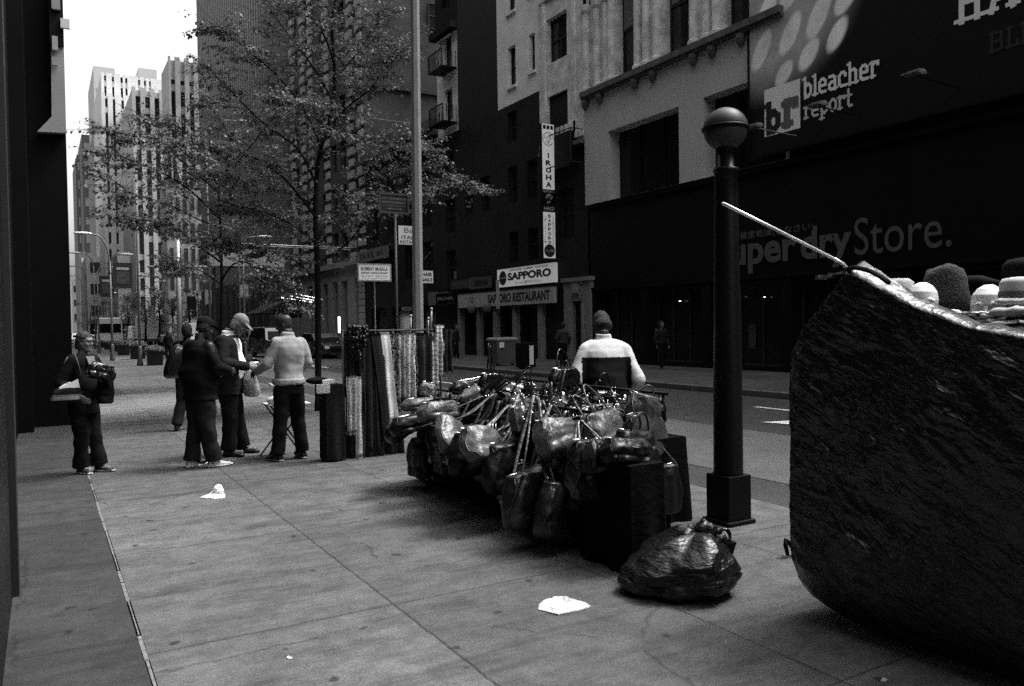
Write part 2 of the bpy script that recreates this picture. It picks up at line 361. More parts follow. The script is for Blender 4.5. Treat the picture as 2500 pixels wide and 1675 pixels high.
# left flank of that tower, dark steel blocks, street-level blocks
def block(label, xa, xb, yt, Y, mat, depth=40, bands=None, cat='office block', name='office_block'):
    A, B = aty(xa, yt, Y), aty(xb, yt, Y); t = thing(name, (A.x, Y, 0), label, cat); m = MB(); m.box(A.x, B.x, Y, Y+depth, 0, A.z); m.build('wall', mat, t)
    if bands:
        z = bands; bm2 = FARGL if mat is not TOWD else M('pale spandrel', .38, var=.1)  # pale floor bands on the dark steel towers
        while z < A.z-3: MB().box(A.x+1, B.x-1, Y-.25, Y-.02, z, z+bands*.45).build('window_band', bm2, t); z += bands
    return t
block('dark steel office tower with pale floor bands at the left of the towers', 186, 213.5, 307, 470, TOWD, 60, 9.5)
block('narrow dark tower at the left edge of the skyline', 172.5, 185.5, 361, 500, TOWD, 50, 10)
block('dark grey slab just left of the pale ribbed tower', 213.6, 229.5, 300, 300, M('dark grey slab stone', .2, var=.15), 40, 7)
block('low grey stone block at the foot of the grey tower', 268, 297, 575, 150, TOWM, 25, 5)
block('pale stone block low beside the avenue under the pale tower', 196, 236, 585, 250, TOWL, 40, 6)
block('dark distant block low down the avenue', 180, 196, 575, 420, TOWD, 50, 8)
block('white distant block at the end of the avenue', 163, 181, 640, 520, TOWL, 50, 8)
# lower storeys with wide windows, right of the grey tower
t = block('grey stone block with broad ribbed lower storeys beside the striped slab', 379, 466, 420, 148, TOWM, 8)
m = MB()
for k in range(5):
    xa, xb = aty(386+k*16.5, 500, 148).x, aty(395+k*16.5, 500, 148).x
    for q in range(7): 
        z = 4+q*4.4; wq = MB().quad((xa, 147.9, z), (xb, 147.9, z), (xb, 147.9, z+2.9), (xa, 147.9, z+2.9)); wq.build('window', FARGL, t)
# striped slab
ys0, ys1 = atx(615, 500, XF).y, atx(465, 500, XF).y
t = thing('striped_skyscraper', (XF, ys0, 0), 'tall black slab with thin vertical pale ribs behind the trees', 'skyscraper')
m = MB(); m.box(XF+.4, 60, ys0, ys1, 0, 170); m.build('wall', M('black glass wall', .02, rough=.35, var=.3, scale=.4), t)
m = MB(); n = 34
for i in range(n+1):
    y = ys0+(ys1-ys0)*i/n; m.box(XF-.25, XF+.4, y-.17, y+.17, 7, 170)
m.build('mullion', M('pale metal ribs', .24, rough=.6, var=.1), t)
ye = atx(641, 500, XF).y
m = MB(); m.box(XF-.3, 60, ye, ys0-.3, 0, 170); m.build('end_wall', M('grey stone end wall', .13, rough=.85, var=.15, scale=.3), t)
m = MB()
for i in range(12):
    y = ys0+.8+(ys1-ys0-1.6)*i/11; m.box(XF-.6, XF+.1, y-.5, y+.5, ZR, 7)
m.build('column', M('dark column stone', .06, rough=.6), t)
# hotel with quoins
yh0, yh1 = 54.6, atx(662, 500, XF).y
t = thing('hotel', (XF, yh0, 0), 'old stone and brick hotel with striped corner quoins behind the tree', 'hotel')
cols = [(676, 684), (700, 712), (735, 747), (757, 770), (778, 792), (810, 826)]; cols = [(atx(b, 400, XF).y, atx(a, 400, XF).y) for a, b in cols]
holes = []
for k in range(11):
    z = 6.9+k*3.45
    for a, b in cols: holes.append((a, b, z, z+2.15))
gh = [(a, b, .3, 5.2) for a, b in cols]
m = MB(); facade(m, XF, yh0, yh1, 6.2, 46, holes, .35, mi=0); m.box(XF+1, 50, yh0+.3, yh1, 0, 46, mi=0)
hb = brick_mat('hotel brick', .07, .10, .05); m.build('wall', hb, t)
m = MB(); facade(m, XF-.12, yh0, yh1, 0, 6.2, gh, .5); m.box(XF-.45, XF-.0, yh0, yh1, 6.2, 6.6)
for i in range(12):
    m.box(XF-.2, XF-.121, yh0, yh0+1.2, .3+i*.48, .3+i*.48+.42)
m.build('stone_base', M('rusticated base stone', .26, rough=.9, var=.2, scale=2), t)
QM = M('white quoin stone', .42, rough=.85, var=.2, scale=2); qs = [cols[-1][0]-1.05, cols[-1][1]+.1, cols[4][0]-.9, cols[2][1]+.1, cols[1][0]-.8, cols[0][0]-1.6, cols[0][1]+.1]
for i, q in enumerate([yh0, cols[-1][1], cols[3][1]+.2, cols[1][0]-.8, cols[1][1], cols[0][1]]):
    m = MB()
    for k in range(46):
        z = 6.65+k*.86; wq = 1.15 if k % 2 else .8
        m.box(XF-.16, XF+.1, q-.02, q+wq, z, z+.52)
    m.build('quoin', QM, t)
for h in holes: window(t, XF, h, .3, frame=False)
for h in gh: window(t, XF-.12, h, .45, frame=False, mat=DARKGLASS)
m = MB(); m.box(XF+.02, 48, yh0-.12, yh0+.28, 0, 50); m.build('side_wall', MBRICK, t)
zl = aty(900, 203, yh0).z; m = MB(); m.box(XF, 30, yh0-.3, yh0-.13, zl-.12, zl+.12); m.build('ledge', M('dark ledge', .02), t)
a = aty(976, 8, yh0); b = aty(998, 70, yh0)
window(t, yh0-.13, (a.x, b.x, b.z, a.z), -.02, axis='Y', frame=True)
m = MB(); p = aty(838, 271, yh0-.2); q = aty(945, 283, yh0-.2); m.tube([(p.x, yh0-.4, p.z), (q.x, yh0-.4, p.z)], .025, 6); m.build('pipe', M('dull pipe', .12), t)
# low building between hotel and tenement
t = thing('low_shop_building', (XF, 42.5, 0), 'low dark brick building with sloping cornice between hotel and tenement', 'building')
zc = 13.68; hs = []
for k in range(3):
    for j in range(4): hs.append((43.3+j*2.9, 44.6+j*2.9, 4.6+k*3, 6.7+k*3))
gs = [(43+j*3.9, 46+j*3.9, .3, 2.9) for j in range(3)]
m = MB(); facade(m, XF, 42.32, 54.3, 0, zc, hs+gs, .3); m.box(XF+.9, 40, 42.5, 54.3, 0, zc-.3); m.box(XF+.0, XF+1, 42.32, 54.3, zc, zc+.02); m.build('wall', DBRICK, t)
m = MB(); m.box(XF-.45, XF-.01, 42.32, 54.3, zc-.5, zc); m.box(XF-.3, XF-.012, 42.32, 54.3, zc-.9, zc-.5); m.build('cornice', M('worn cornice', .1, var=.3), t)
for h in hs: window(t, XF, h, .25, frame=True, mat=GLASS)
for h in gs: window(t, XF, h, .3, frame=False, mat=DARKGLASS)
# tenement with fire escape balconies
t = thing('tenement', (XF, 39.5, 0), 'narrow tenement with a pale stucco panel and iron balconies', 'building')
y0, y1 = 39.5, 42.3; hs = [(40.35, 41.35, 12.9+k*3.0+.3, 12.9+k*3.0+2.1) for k in range(2)]
top = [(40.35, 41.35, 19.6, 21.4), (40.35, 41.35, 23, 24.8)]
m = MB(); facade(m, XF, y0, y1, 12.45, 18, hs, .3); m.build('stucco_panel', LIME, t)
for h in hs+top: window(t, XF, h, .25)
m = MB(); facade(m, XF-.06, y0, y1, 18.0, 34, top, .3); m.box(XF-.5, XF-.07, y0, y1, 18.0, 18.4); m.box(XF+.9, 38, y0+.02, y1, 0, 34)
m.box(XF-.06, XF+.89, y0-.01, y0+.02, 12.45, 34)
m.build('wall', BBRICK, t)
m = MB(); facade(m, XF, y0+.001, y1, 0, 12.45, [(40.2, 41.5, 4+k*2.9, 5.9+k*2.9) for k in range(3)], .3); m.build('lower_wall', DBRICK, t)
for k in range(3): window(t, XF, (40.2, 41.5, 4+k*2.9, 5.9+k*2.9), .25)
for z in (12.9, 15.9):
    m = MB(); ya, yb = 39.7, 41.5; m.box(XF-.95, XF-.02, ya, yb, z-.05, z+.02); m.box(XF-.95, XF-.9, ya, yb, z+.9, z+.95)
    for i in range(11): y = ya+(yb-ya-.03)*i/10; m.box(XF-.94, XF-.91, y, y+.025, z+.02, z+.9)
    for i in range(5):
        x = XF-.9+.2*i; m.box(x, x+.025, ya, ya+.025, z+.02, z+.9); m.box(x, x+.025, yb-.025, yb, z+.02, z+.9)
    m.build('balcony', BLACK, t)
# pale stone building with ornate bay
t = thing('stone_building', (XF, 27.6, 0), 'pale stone building with ornate corner bay above the noodle restaurant', 'building')
y0, ym, y1 = 27.62, 31.0, 35.2; hs = []
for z0, z1 in ((13.3, 15.25), (16.9, 18.9), (20.5, 22.5)): hs += [(33.4, 34.15, z0, z1), (31.65, 32.15, z0+.2, z1+.0)]
m = MB(); facade(m, XF, ym, y1, 12.45, 26, hs, .3); m.build('wall', LIME, t)
hb_ = [(28.85, 30.45, 13.35, 15.35), (28.85, 30.45, 9.9, 11.9), (28.85, 30.45, 17, 19), (28.85, 30.45, 20.5, 22.5)]
m = MB(); facade(m, XF-.12, y0, ym, 9.3, 26, hb_, .35); m.box(XF-.12, XF, ym-.0, ym+.12, 9.3, 26)
for z in (9.6, 16.2, 19.8):
    m.box(XF-.24, XF-.121, y0, ym, z, z+.22)
    for i in range(9): m.box(XF-.2, XF-.121, y0+.2+i*.34, y0+.38+i*.34, z+.24, z+.75)
for ya in (28.3, 30.65): m.box(XF-.2, XF-.121, ya-.12, ya+.12, 9.9, 26)
m.build('ornate_bay', ORNATE, t)
for h in hs: window(t, XF, h, .26, sill=LIME)
for h in hb_: window(t, XF-.12, h, .3, mull=1)
lo = [(33.4, 34.3, 4.7, 6.2), (31.6, 32.5, 4.7, 6.2), (33.4, 34.3, 7.6, 9.4), (31.6, 32.5, 7.6, 9.4), (33.4, 34.3, 10.6, 12.1), (36.2, 37.2, 7.6, 9.4), (38, 39, 7.6, 9.4), (28.6, 29.9, 5.4, 7.6)]
sh = [(35.6, 36.9, .1, 2.5), (37.3, 39.2, .5, 2.5), (31.2, 33.2, .1, 2.5), (33.6, 35.2, .5, 2.5)]
m = MB(); facade(m, XF+.001, y0, 39.48, 0, 12.45, lo+sh, .3); m.box(XF+.95, 40, y0, y1, 0, 26); m.box(XF+.9, 40, y1, 39.49, 0, 12.4); m.box(XF+.02, XF+.9, y1-.02, y1+.0, 12.45, 26)
m.build('lower_wall', DBRICK, t)
for h in lo: window(t, XF, h, .26)
for h in sh: window(t, XF, h, .26, frame=True, bars=0, mull=1, mat=DARKGLASS)
m = MB(); m.box(XF-.35, XF, y0, ym, 9.28, 9.45); m.build('cornice', M('dirty cornice', .12), t)
m = MB(); m.box(19.6, XF-.13, 28.2, 30.2, 8.4, 9.9); m.build('sign_box', BLACK, t)
m = MB()
for z in (8.45, 9.85): m.box(19.3, 19.34, 27.7, 29.9, z, z+.04); m.box(19.3, XF-.14, 27.7, 27.74, z, z+.04)
m.box(19.3, 19.34, 27.7, 27.74, 8.45, 9.89); m.build('balcony_rail', FRAME, t)
SPM = M('grey shop pier', .22, var=.2, scale=2)
for ya in (35.25, 37.05, 39.25, 33.3, 31.0): MB().box(XF-.3, XF-.02, ya, ya+.28, 0, 2.6).build('shop_pier', SPM, t)
# grey stucco building with columned upper floor
t = thing('stucco_building', (XF, 18.4, 0), 'grey stucco building with columned upper storey above two black openings', 'building')
y0, y1 = 18.4, 27.56; op = [(21.8, 26.0, 6.9, 9.4), (17.0, 20.58, 6.9, 9.4)]
m = MB()
def stuccoZ(y): return 6.66
facade(m, XF-.15, 17.0, 27.56, 6.62, 11.1, [(21.8, 25.95, 6.62, 9.4), (17.0, 20.56, 6.62, 9.4)], .6)
m.box(XF+.9, 45, 17.0, 27.56, 0, 24); m.box(XF-.148, XF+.9, 27.54, 27.6, 6.62, 11.1)
m.build('wall', STUCCO, t)
for a, b in ((21.8, 25.95), (17.0, 20.56)):
    wn = MB().quad((XF+.42, a, 6.5), (XF+.42, a, 9.4), (XF+.42, b, 9.4), (XF+.42, b, 6.5)).build('window', DARKGLASS, t)
    g = MB()
    for q in (.33, .66): g.box(XF+.36, XF+.415, a+(b-a)*q-.03, a+(b-a)*q+.03, 6.62, 9.4)
    g.build('frame', BLACK, wn)
m = MB(); m.box(XF-.42, XF-.152, 17.0, 27.56, 11.1, 11.32); m.box(XF-.34, XF-.152, 17.0, 27.56, 11.0, 11.1); m.build('cornice', M('cornice dark stone', .10, var=.4, scale=3), t)
for q in (27.35, 26.35, 24.1, 23.05, 20.9, 20.0, 18.7):
    g = MB(); g.loft([g.ring((XF-.28, q, z), (.13*s_, 0, 0), (0, .13*s_, 0), 8) for z, s_ in ((10.98, 1.1), (10.85, 1.2), (10.7, .9), (10.55, .35))]); g.build('corbel', M('corbel stone', .07, var=.4), t)
wn = [(24.35, 25.55), (21.35, 22.75), (18.3, 19.7)]
m = MB(); facade(m, XF, 17.0, 27.56, 11.33, 24, [(a, b, 11.45, 15.2) for a, b in wn]+[(q, q+.46, 15.0, 15.6) for q in (26.85, 26.2)], .45)
m.box(XF-.25, XF-.01, 26.0, 27.56, 15.75, 16.1)
for q in (27.45, 26.7, 26.05, 25.75, 24.1, 23.6, 23.0, 21.05, 20.4, 19.95):
    m.loft([m.ring((XF-.08, q, z), (r, 0, 0), (0, r, 0), 12) for z, r in ((11.33, .24), (11.5, .24), (11.55, .18), (14.6, .16), (14.7, .23), (14.95, .27))])
for q in (26.4, 23.3, 20.6): m.box(XF-.04, XF-.005, q-.35, q+.35, 11.33, 14.9)
m.build('upper_wall', ORNATE, t)
for a, b in wn:
    w_ = window(t, XF, (a, b, 11.45, 15.2), .4, mull=0)
    g = MB().quad((XF+.37, a+.06, 13.2+random.uniform(-.4, .6)), (XF+.37, a+.06, 15.1), (XF+.37, b-.06, 15.1), (XF+.37, b-.06, 13.4)); g.build('blind', M('window blind', .16), w_)
for q in (27.1, 26.45, 25.7):
    g = MB(); P = [(XF-.03, q-.24+.48*i/12, 14.95+.62*math.sin(math.pi*i/12)) for i in range(13)]; g.add(P, [tuple(range(13))]); g.build('arch_window', DARKGLASS, t)
# black store with billboard
t = thing('clothing_store', (XF, 10, 0), 'long black shopfront with raised grey lettering under the billboard', 'store')
dw = [(24.2, 27.0, .15, 2.9), (20.9, 23.6, .15, 2.9), (17.4, 20.3, .15, 2.9), (13.8, 16.8, .15, 2.9), (9.6, 13.0, .15, 2.9)]
m = MB(); facade(m, XF+.01, -40, 27.5, 0, 6.62, dw, .5); m.box(XF+.95, 45, -40, 17.0, 0, 24); facade(m, XF+.01, -40, 17.0, 6.62, 24, [], .3)
m.box(XF-.1, XF, -40, 27.5, 6.45, 6.62); m.box(XF-.14, XF, -40, 27.5, 3.0, 3.12); m.box(XF-.12, XF, -40, 27.5, .0, .12)
for q in (27.3, 23.9, 20.6, 17.1, 13.4, 9.2): m.box(XF-.1, XF, q-.2, q+.2, .12, 3.0)
m.build('wall', SHOPB, t)
for h in dw: window(t, XF, h, .35, frame=True, bars=0, mull=2, mat=DARKGLASS)
SIG = M('dull grey sign letters', .10, rough=.5, var=.1)
R_, U_ = (0, -1, 0), (0, 0, 1)
text(t, 'Super', (XF-.03, 20.1, 3.18), R_, U_, 3.4, 1.3, SIG, .03)
text(t, 'dry', (XF-.03, 16.57, 3.17), R_, U_, 1.78, 1.29, SIG, .03)
text(t, 'Store.', (XF-.03, 14.70, 3.45), R_, U_, 2.83, 1.06, SIG, .0)
text(t, '\u6975\u5ea6\u4e7e\u71e5(\u3057\u306a\u3055\u3044)', (XF-.03, 19.03, 4.30), R_, U_, 2.93, .28, SIG, .01)
for yy, zz, s_ in ((23.5, 3.55, .1), (22.2, 2.4, .07), (20.8, 2.05, .06), (19.3, 2.45, .05), (18.2, 2.4, .05), (25.3, 4.1, .06), (16.9, 2.1, .06)):
    g = MB(); g.box(XF+.16, XF+.22, yy-s_*.4, yy+s_*.4, zz-s_*.15, zz+s_*.15); g.build('lit_lamp', M('small shop lamp', .8, emit=1.2), t)
for yy in (18.7, 19.9):
    g = MB(); g.box(XF+.3, XF+.33, yy, yy+.3, .7, 1.5)
    g.build('poster', M('dull poster', .05, var=.8, scale=9), t)
# ---- billboard
t = thing('billboard', (XF-.2, 12, 6.9), 'huge black billboard printed with bright spotlights and sports website lettering', 'billboard')
yL = 18.38
m = MB(); m.box(XF-.22, XF-.16, 2.0, yL, 6.9, 15.5); 
bm_ = newmat('billboard print'); h = N_(bm_); tc = h.n('ShaderNodeTexCoord'); sp = h.n('ShaderNodeSeparateXYZ'); h.l(tc.outputs['Object'], sp.inputs[0])
# object coords relative to (.,12,6.9): the print shows a bank of blurred stadium lamps
yy, zz = sp.outputs[1], sp.outputs[2]
def ell(cy, cz, ry, rz, soft=.25):
    a = h.math('DIVIDE', h.math('SUBTRACT', yy, cy-12), ry); b = h.math('DIVIDE', h.math('SUBTRACT', zz, cz-6.9), rz)
    d = h.math('SQRT', h.math('ADD', h.math('MULTIPLY', a, a), h.math('MULTIPLY', b, b)))
    x = h.n('ShaderNodeMapRange'); x.interpolation_type = 'SMOOTHSTEP'; h.l(d, x.inputs[0]); x.inputs[1].default_value = 1-soft; x.inputs[2].default_value = 1+soft; x.inputs[3].default_value = 1; x.inputs[4].default_value = 0
    return x.outputs[0]
PB = []
acc = h.math('MULTIPLY', ell(17.6, 11.6, 2.9, 2.6, .28), .42)
def blob_(cy, cz, ry, rz, tilt=.45):
    dz = h.math('SUBTRACT', zz, cz-6.9); a = h.math('DIVIDE', h.math('ADD', h.math('SUBTRACT', yy, cy-12), h.math('MULTIPLY', dz, tilt)), ry); b = h.math('DIVIDE', dz, rz)
    d = h.math('SQRT', h.math('ADD', h.math('MULTIPLY', a, a), h.math('MULTIPLY', b, b)))
    x = h.n('ShaderNodeMapRange'); x.interpolation_type = 'SMOOTHSTEP'; h.l(d, x.inputs[0]); x.inputs[1].default_value = .75; x.inputs[2].default_value = 1.35; x.inputs[3].default_value = 1; x.inputs[4].default_value = 0
    return x.outputs[0]
for e in ((17.62, 11.45, .33, .5), (17.88, 10.2, .34, .6), (16.76, 10.38, .34, .6), (15.72, 10.58, .36, .62), (16.08, 9.56, .32, .42), (15.1, 9.83, .28, .42), (14.82, 10.75, .32, .4), (16.75, 11.6, .36, .5), (17.0, 9.25, .3, .35)):
    acc = h.math('MAXIMUM', acc, h.math('MULTIPLY', blob_(*e), .85))
acc = h.math('MULTIPLY', acc, h.math('MULTIPLY', h.math('ADD', h.noise(tc.outputs['Object'], 1.5, 3), .55), 1.0))
acc = h.math('ADD', h.math('MULTIPLY', acc, 1.05), .006)
cc = h.n('ShaderNodeCombineColor')
for i in range(3): h.l(acc, cc.inputs[i])
h.l(cc.outputs[0], h.p.inputs['Base Color']); h.p.inputs['Roughness'].default_value = .6; h.p.inputs['Specular IOR Level'].default_value = .15
m.build('panel', bm_, t)
XB = XF-.22
# slab-serif letters drawn as strokes in a cell 0..w x 0..1 (x-height .72)
def arc(cx, cy, rx, ry, a0, a1, n=10): return [(cx+rx*math.cos(math.radians(a0+(a1-a0)*i/n)), cy+ry*math.sin(math.radians(a0+(a1-a0)*i/n))) for i in range(n+1)]
def rr(w_, h_, x0, y0):   # bowl: squarish ring of the slab lettering
    c = .16; return [(x0+c, y0), (x0+w_-c, y0), (x0+w_, y0+c), (x0+w_, y0+h_-c), (x0+w_-c, y0+h_), (x0+c, y0+h_), (x0, y0+h_-c), (x0, y0+c), (x0+c, y0)]
SL = {
 'b': (.62, [[(.16,0),(.16,1)], rr(.36,.62,.16,.05)], [(.02,.16,1)]),
 'l': (.36, [[(.18,0),(.18,1)]], [(.02,.18,1),(.02,.34,0)]),
 'e': (.58, [[(.1,.36),(.46,.36),(.46,.55),(.34,.67),(.22,.67),(.1,.55),(.1,.17),(.22,.05),(.46,.05)]], []),
 'a': (.62, [[(.12,.66),(.36,.66),(.46,.56),(.46,0)], [(.46,.38),(.22,.38),(.12,.3),(.12,.13),(.22,.05),(.46,.05)]], [(.44,.6,0)]),
 'c': (.56, [[(.46,.5),(.46,.56),(.36,.67),(.22,.67),(.1,.55),(.1,.17),(.22,.05),(.46,.05)]], []),
 'h': (.68, [[(.16,0),(.16,1)], [(.16,.6),(.38,.67),(.5,.56),(.5,0)]], [(.02,.16,1),(.02,.28,0),(.38,.64,0)]),
 'r': (.52, [[(.16,0),(.16,.7)], [(.16,.52),(.3,.66),(.46,.66),(.46,.54)]], [(.02,.16,.7),(.02,.32,0)]),
 'p': (.62, [[(.16,-.28),(.16,.7)], rr(.36,.62,.16,.05)], [(.02,.16,.7),(.02,.32,-.28)]),
 'o': (.58, [rr(.38,.62,.1,.05)], []),
 't': (.44, [[(.2,.95),(.2,.16),(.28,.05),(.42,.05)]], [(.04,.4,.68)]),
 'H': (.8, [[(.2,0),(.2,1)], [(.6,0),(.6,1)], [(.2,.5),(.6,.5)]], [(.04,.36,0),(.04,.36,1),(.44,.76,0),(.44,.76,1)]),
 'A': (.82, [[(.16,0),(.38,1),(.46,1),(.68,0)], [(.25,.3),(.6,.3)]], [(.02,.3,0),(.54,.82,0),(.26,.44,1)]),
 'S': (.68, [[(.58,.7),(.58,.82),(.46,.93),(.2,.93),(.1,.82),(.1,.65),(.2,.53),(.46,.47),(.58,.36),(.58,.18),(.46,.07),(.2,.07),(.1,.18),(.1,.3)]], []),
 'B': (.7, [[(.18,0),(.18,1)], [(.1,.94),(.5,.94),(.58,.84),(.58,.62),(.5,.52),(.18,.52)], [(.5,.52),(.6,.42),(.6,.16),(.5,.06),(.1,.06)]], []),
 'L': (.6, [[(.2,0),(.2,1)], [(.1,.05),(.54,.05),(.54,.3)]], [(.06,.36,1)]),
 'E': (.66, [[(.18,0),(.18,1)], [(.1,.94),(.56,.94),(.56,.76)], [(.18,.5),(.44,.5)], [(.1,.06),(.58,.06),(.58,.26)]], []),
}
def slab(parent, s, y, z, hgt, wd, mat, th=.15, name='lettering'):
    tot = sum(SL[c][0] for c in s); sx = wd/tot; x = 0; mb = MB(); lift = [0]
    def stroke(a, b, t_, k):
        ax, ay = a; bx_, by = b; dx, dy = (bx_-ax)*sx, (by-ay)*hgt; L = math.hypot(dx, dy) or 1e-6; nx, ny = -dy/L, dx/L; ex, ey = dx/L*t_/2*hgt*.8, dy/L*t_/2*hgt*.8
        q = []
        for (px_, py_, sg) in ((ax, ay, -1), (bx_, by, 1)):
            X0, Y0 = px_*sx+sg*ex, py_*hgt+sg*ey; q.append((X0, Y0))
        hw = t_*hgt/2; lift[0] += .00035; X_ = XB-.006-lift[0]
        P = [(q[0][0]+nx*hw, q[0][1]+ny*hw), (q[0][0]-nx*hw, q[0][1]-ny*hw), (q[1][0]-nx*hw, q[1][1]-ny*hw), (q[1][0]+nx*hw, q[1][1]+ny*hw)]
        mb.add([(X_, y-a_, z+b_) for a_, b_ in P], [(0, 1, 2, 3)])
    for c in s:
        wc, st, sf = SL[c]
        for p in st:
            for i in range(len(p)-1): stroke((p[i][0]+x, p[i][1]), (p[i+1][0]+x, p[i+1][1]), th, i)
        for a, b, yy_ in sf:
            yv = yy_-.05 if yy_ > .3 else yy_+.05
            stroke((a+x, yv), (b+x, yv), th*.72, 0)
        x += wc
    return mb.build(name, mat, parent)
PRW = M('printed white', .85, rough=.6, var=.06); PRG = M('printed grey', .60, rough=.6, var=.1); PRD = M('printed dark grey', .022, rough=.6); PRM = M('printed mid grey', .13, rough=.6)
g = MB(); g.box(XB-.004, XB, 16.40, 17.78, 7.44, 8.92); g.build('logo_panel', PRW, t)
def slab_dark(ch, y, z, hg, wd, mat): 
    o = slab(t, ch, y, z, hg, wd, mat, .24)
    for v in o.data.vertices: v.co.x -= .004
slab_dark('b', 17.76, 7.55, .88, .62, INK); slab_dark('r', 17.06, 7.62, 1.05, .55, PRM)
slab(t, 'bleacher', 16.30, 8.28, .60, 2.55, PRW); slab(t, 'report', 16.27, 7.66, .52, 1.68, PRG)
slab(t, 'HAS', 11.68, 8.97, .95, 2.2, PRW); slab(t, 'BLE', 10.86, 8.0, .48, 1.1, PRD)
g = MB(); g.box(XB-.05, XB+.02, 2.0, yL, 6.84, 6.9); g.box(XB-.05, XB+.02, yL, yL+.05, 6.84, 15.5); g.build('frame', BLACK, t)
for i, (lx, ly) in enumerate(((1745, 292), (1890, 243), (2112, 172))):
    hd = atx(lx-20, ly, XF-2.0); Yh, Zh = hd.y, hd.z
    f = thing('floodlight', (XF-.2, Yh, Zh), ['small billboard floodlight on a rod, partly behind the globe lamp', 'small billboard floodlight on a rod in front of the word report', 'small billboard floodlight on a rod nearest the top right letters'][i], 'floodlight', 'floodlights on arms below the billboard')
    g = MB(); g.tube([(XF-2.0, Yh, Zh), (XF-.2, Yh, Zh-.05)], .02, 6); g.build('arm', BLACK if i else STEEL, f)
    g = MB(); g.loft([[Vector((XF-2.0+a, Yh+b, Zh+c)) for a, b, c in ((-.1, -s_, zq), (.14, -s_, zq+.03), (.14, s_, zq+.03), (-.1, s_, zq))] for s_, zq in ((.2, -.03), (.2, .02), (.14, .11))]); g.build('lamp_head', M('grey floodlight housing', .15, rough=.4), f)
    g = MB(); g.box(XF-2.3, XF-2.1, Yh-.2, Yh+.2, Zh+.0, Zh+.02); g.build('visor', STEEL, f)
# stone doorway
t = thing('stone_doorway', (XF-.2, 28.5, 0), 'pale stone arched doorway between noodle restaurant and black store', 'doorway')
a = atx(1290, 640, XF-.15); b = atx(1350, 640, XF-.15); m = MB()
dy0, dy1 = b.y, a.y; c0, c1 = dy0+.62, dy1-.62
facade(m, XF-.2, dy0, dy1, 0, 3.6, [(c0, c1, 0, 2.6)], .25); m.box(XF-.2, XF, dy0-.01, dy0, 0, 3.6); m.box(XF-.2, XF, dy1, dy1+.01, 0, 3.6); m.box(XF-.3, XF, dy0-.1, dy1+.1, 3.45, 3.62)
m.box(XF-.26, XF-.2, c0-.2, c0-.02, 0, 2.5); m.box(XF-.26, XF-.2, c1+.02, c1+.2, 0, 2.5)
P = [((c0+c1)/2+(c1-c0)/2*math.cos(q*math.pi/10), 2.58+.42*math.sin(q*math.pi/10)) for q in range(11)]
for i in range(10):
    m.quad((XF-.27, P[i][0], P[i][1]), (XF-.27, P[i+1][0], P[i+1][1]), (XF-.27, P[i+1][0]*1.0+(P[i+1][0]-(c0+c1)/2)*.3, P[i+1][1]+.14), (XF-.27, P[i][0]+(P[i][0]-(c0+c1)/2)*.3, P[i][1]+.14))
m.box(XF-.34, XF-.2, (c0+c1)/2-.16, (c0+c1)/2+.16, 2.95, 3.35)
m.build('stone_surround', M('door stone', .22, rough=.9, var=.25, scale=2.5, bump=.4, bscale=12), t)
MB().quad((XF+.04, c0, 0), (XF+.04, c0, 2.62), (XF+.04, c1, 2.62), (XF+.04, c1, 0)).build('door', DARKGLASS, t)
g = MB(); g.box(XF-.3, XF+.0, c0-.75, c1+.75, 0, .1); g.build('step', KERBM, t)
# ---- signs
def sign_x(label, pts, X, mat, lines, name='shop_sign', th=.18, frame=True):
    """sign lying along the avenue; pts = ov px of upper-left and lower-right corners"""
    (xa, ya), (xb, yb) = pts; A, B = atx(xa, ya, X), atx(xb, yb, X)
    t = thing(name, (X, (A.y+B.y)/2, B.z), label, 'sign'); W_, H_ = A.y-B.y, A.z-B.z
    g = MB(); g.box(X, X+th, B.y, A.y, B.z, A.z); g.build('panel', mat, t)
    if frame: g = MB(); g.box(X-.02, X+th, B.y-.04, A.y+.04, A.z, A.z+.05); g.box(X-.02, X+th, B.y-.04, A.y+.04, B.z-.05, B.z); g.build('frame', BLACK, t)
    for s, u, v, wd, ht, mt, bo in lines: text(t, s, (X, A.y-u*W_, B.z+v*H_), (0, -1, 0), (0, 0, 1), wd*W_, ht*H_, mt, bo)
    return t, A, B, W_, H_
def sign_y(label, pts, Y, mat, lines, name='shop_sign', th=.12, border=None):
    (xa, ya), (xb, yb) = pts; A, B = aty(xa, ya, Y), aty(xb, yb, Y)
    t = thing(name, ((A.x+B.x)/2, Y, B.z), label, 'sign'); W_, H_ = B.x-A.x, A.z-B.z
    g = MB(); g.box(A.x, B.x, Y, Y+th, B.z, A.z); g.build('panel', mat, t)
    if border:
        g = MB(); e = .03
        for a in ((A.x-e, A.x, B.z-e, A.z+e), (B.x, B.x+e, B.z-e, A.z+e), (A.x, B.x, B.z-e, B.z), (A.x, B.x, A.z, A.z+e)): g.box(a[0], a[1], Y-.01, Y+th, a[2], a[3])
        g.build('border', border, t)
    for s, u, v, wd, ht, mt, bo in lines: text(t, s, (A.x+u*W_, Y, B.z+v*H_), (1, 0, 0), (0, 0, 1), wd*W_, ht*H_, mt, bo)
    return t, A, B, W_, H_
LIT = M('faintly glowing white sign', .75, rough=.5, var=.04, emit=.06)
DIMW = M('dirty white sign', .40, rough=.6, var=.15)
t, A, B, W_, H_ = sign_x('white backlit noodle restaurant sign reading SAPPORO beside round dark emblem', ((1136, 617), (1267, 645)), 19.75, LIT,
    [('SAPPORO', .2, .33, .75, .42, INK, .05), ('JAPANESE  RAMEN  NOODLE', .24, .8, .66, .14, INK, .02), ('\u30e9\u30fc\u30e1\u30f3\u2022\u9903\u5b50\u2022\u30ab\u30c4\u30ab\u30ec\u30fc', .34, .08, .46, .18, INK, .01)])
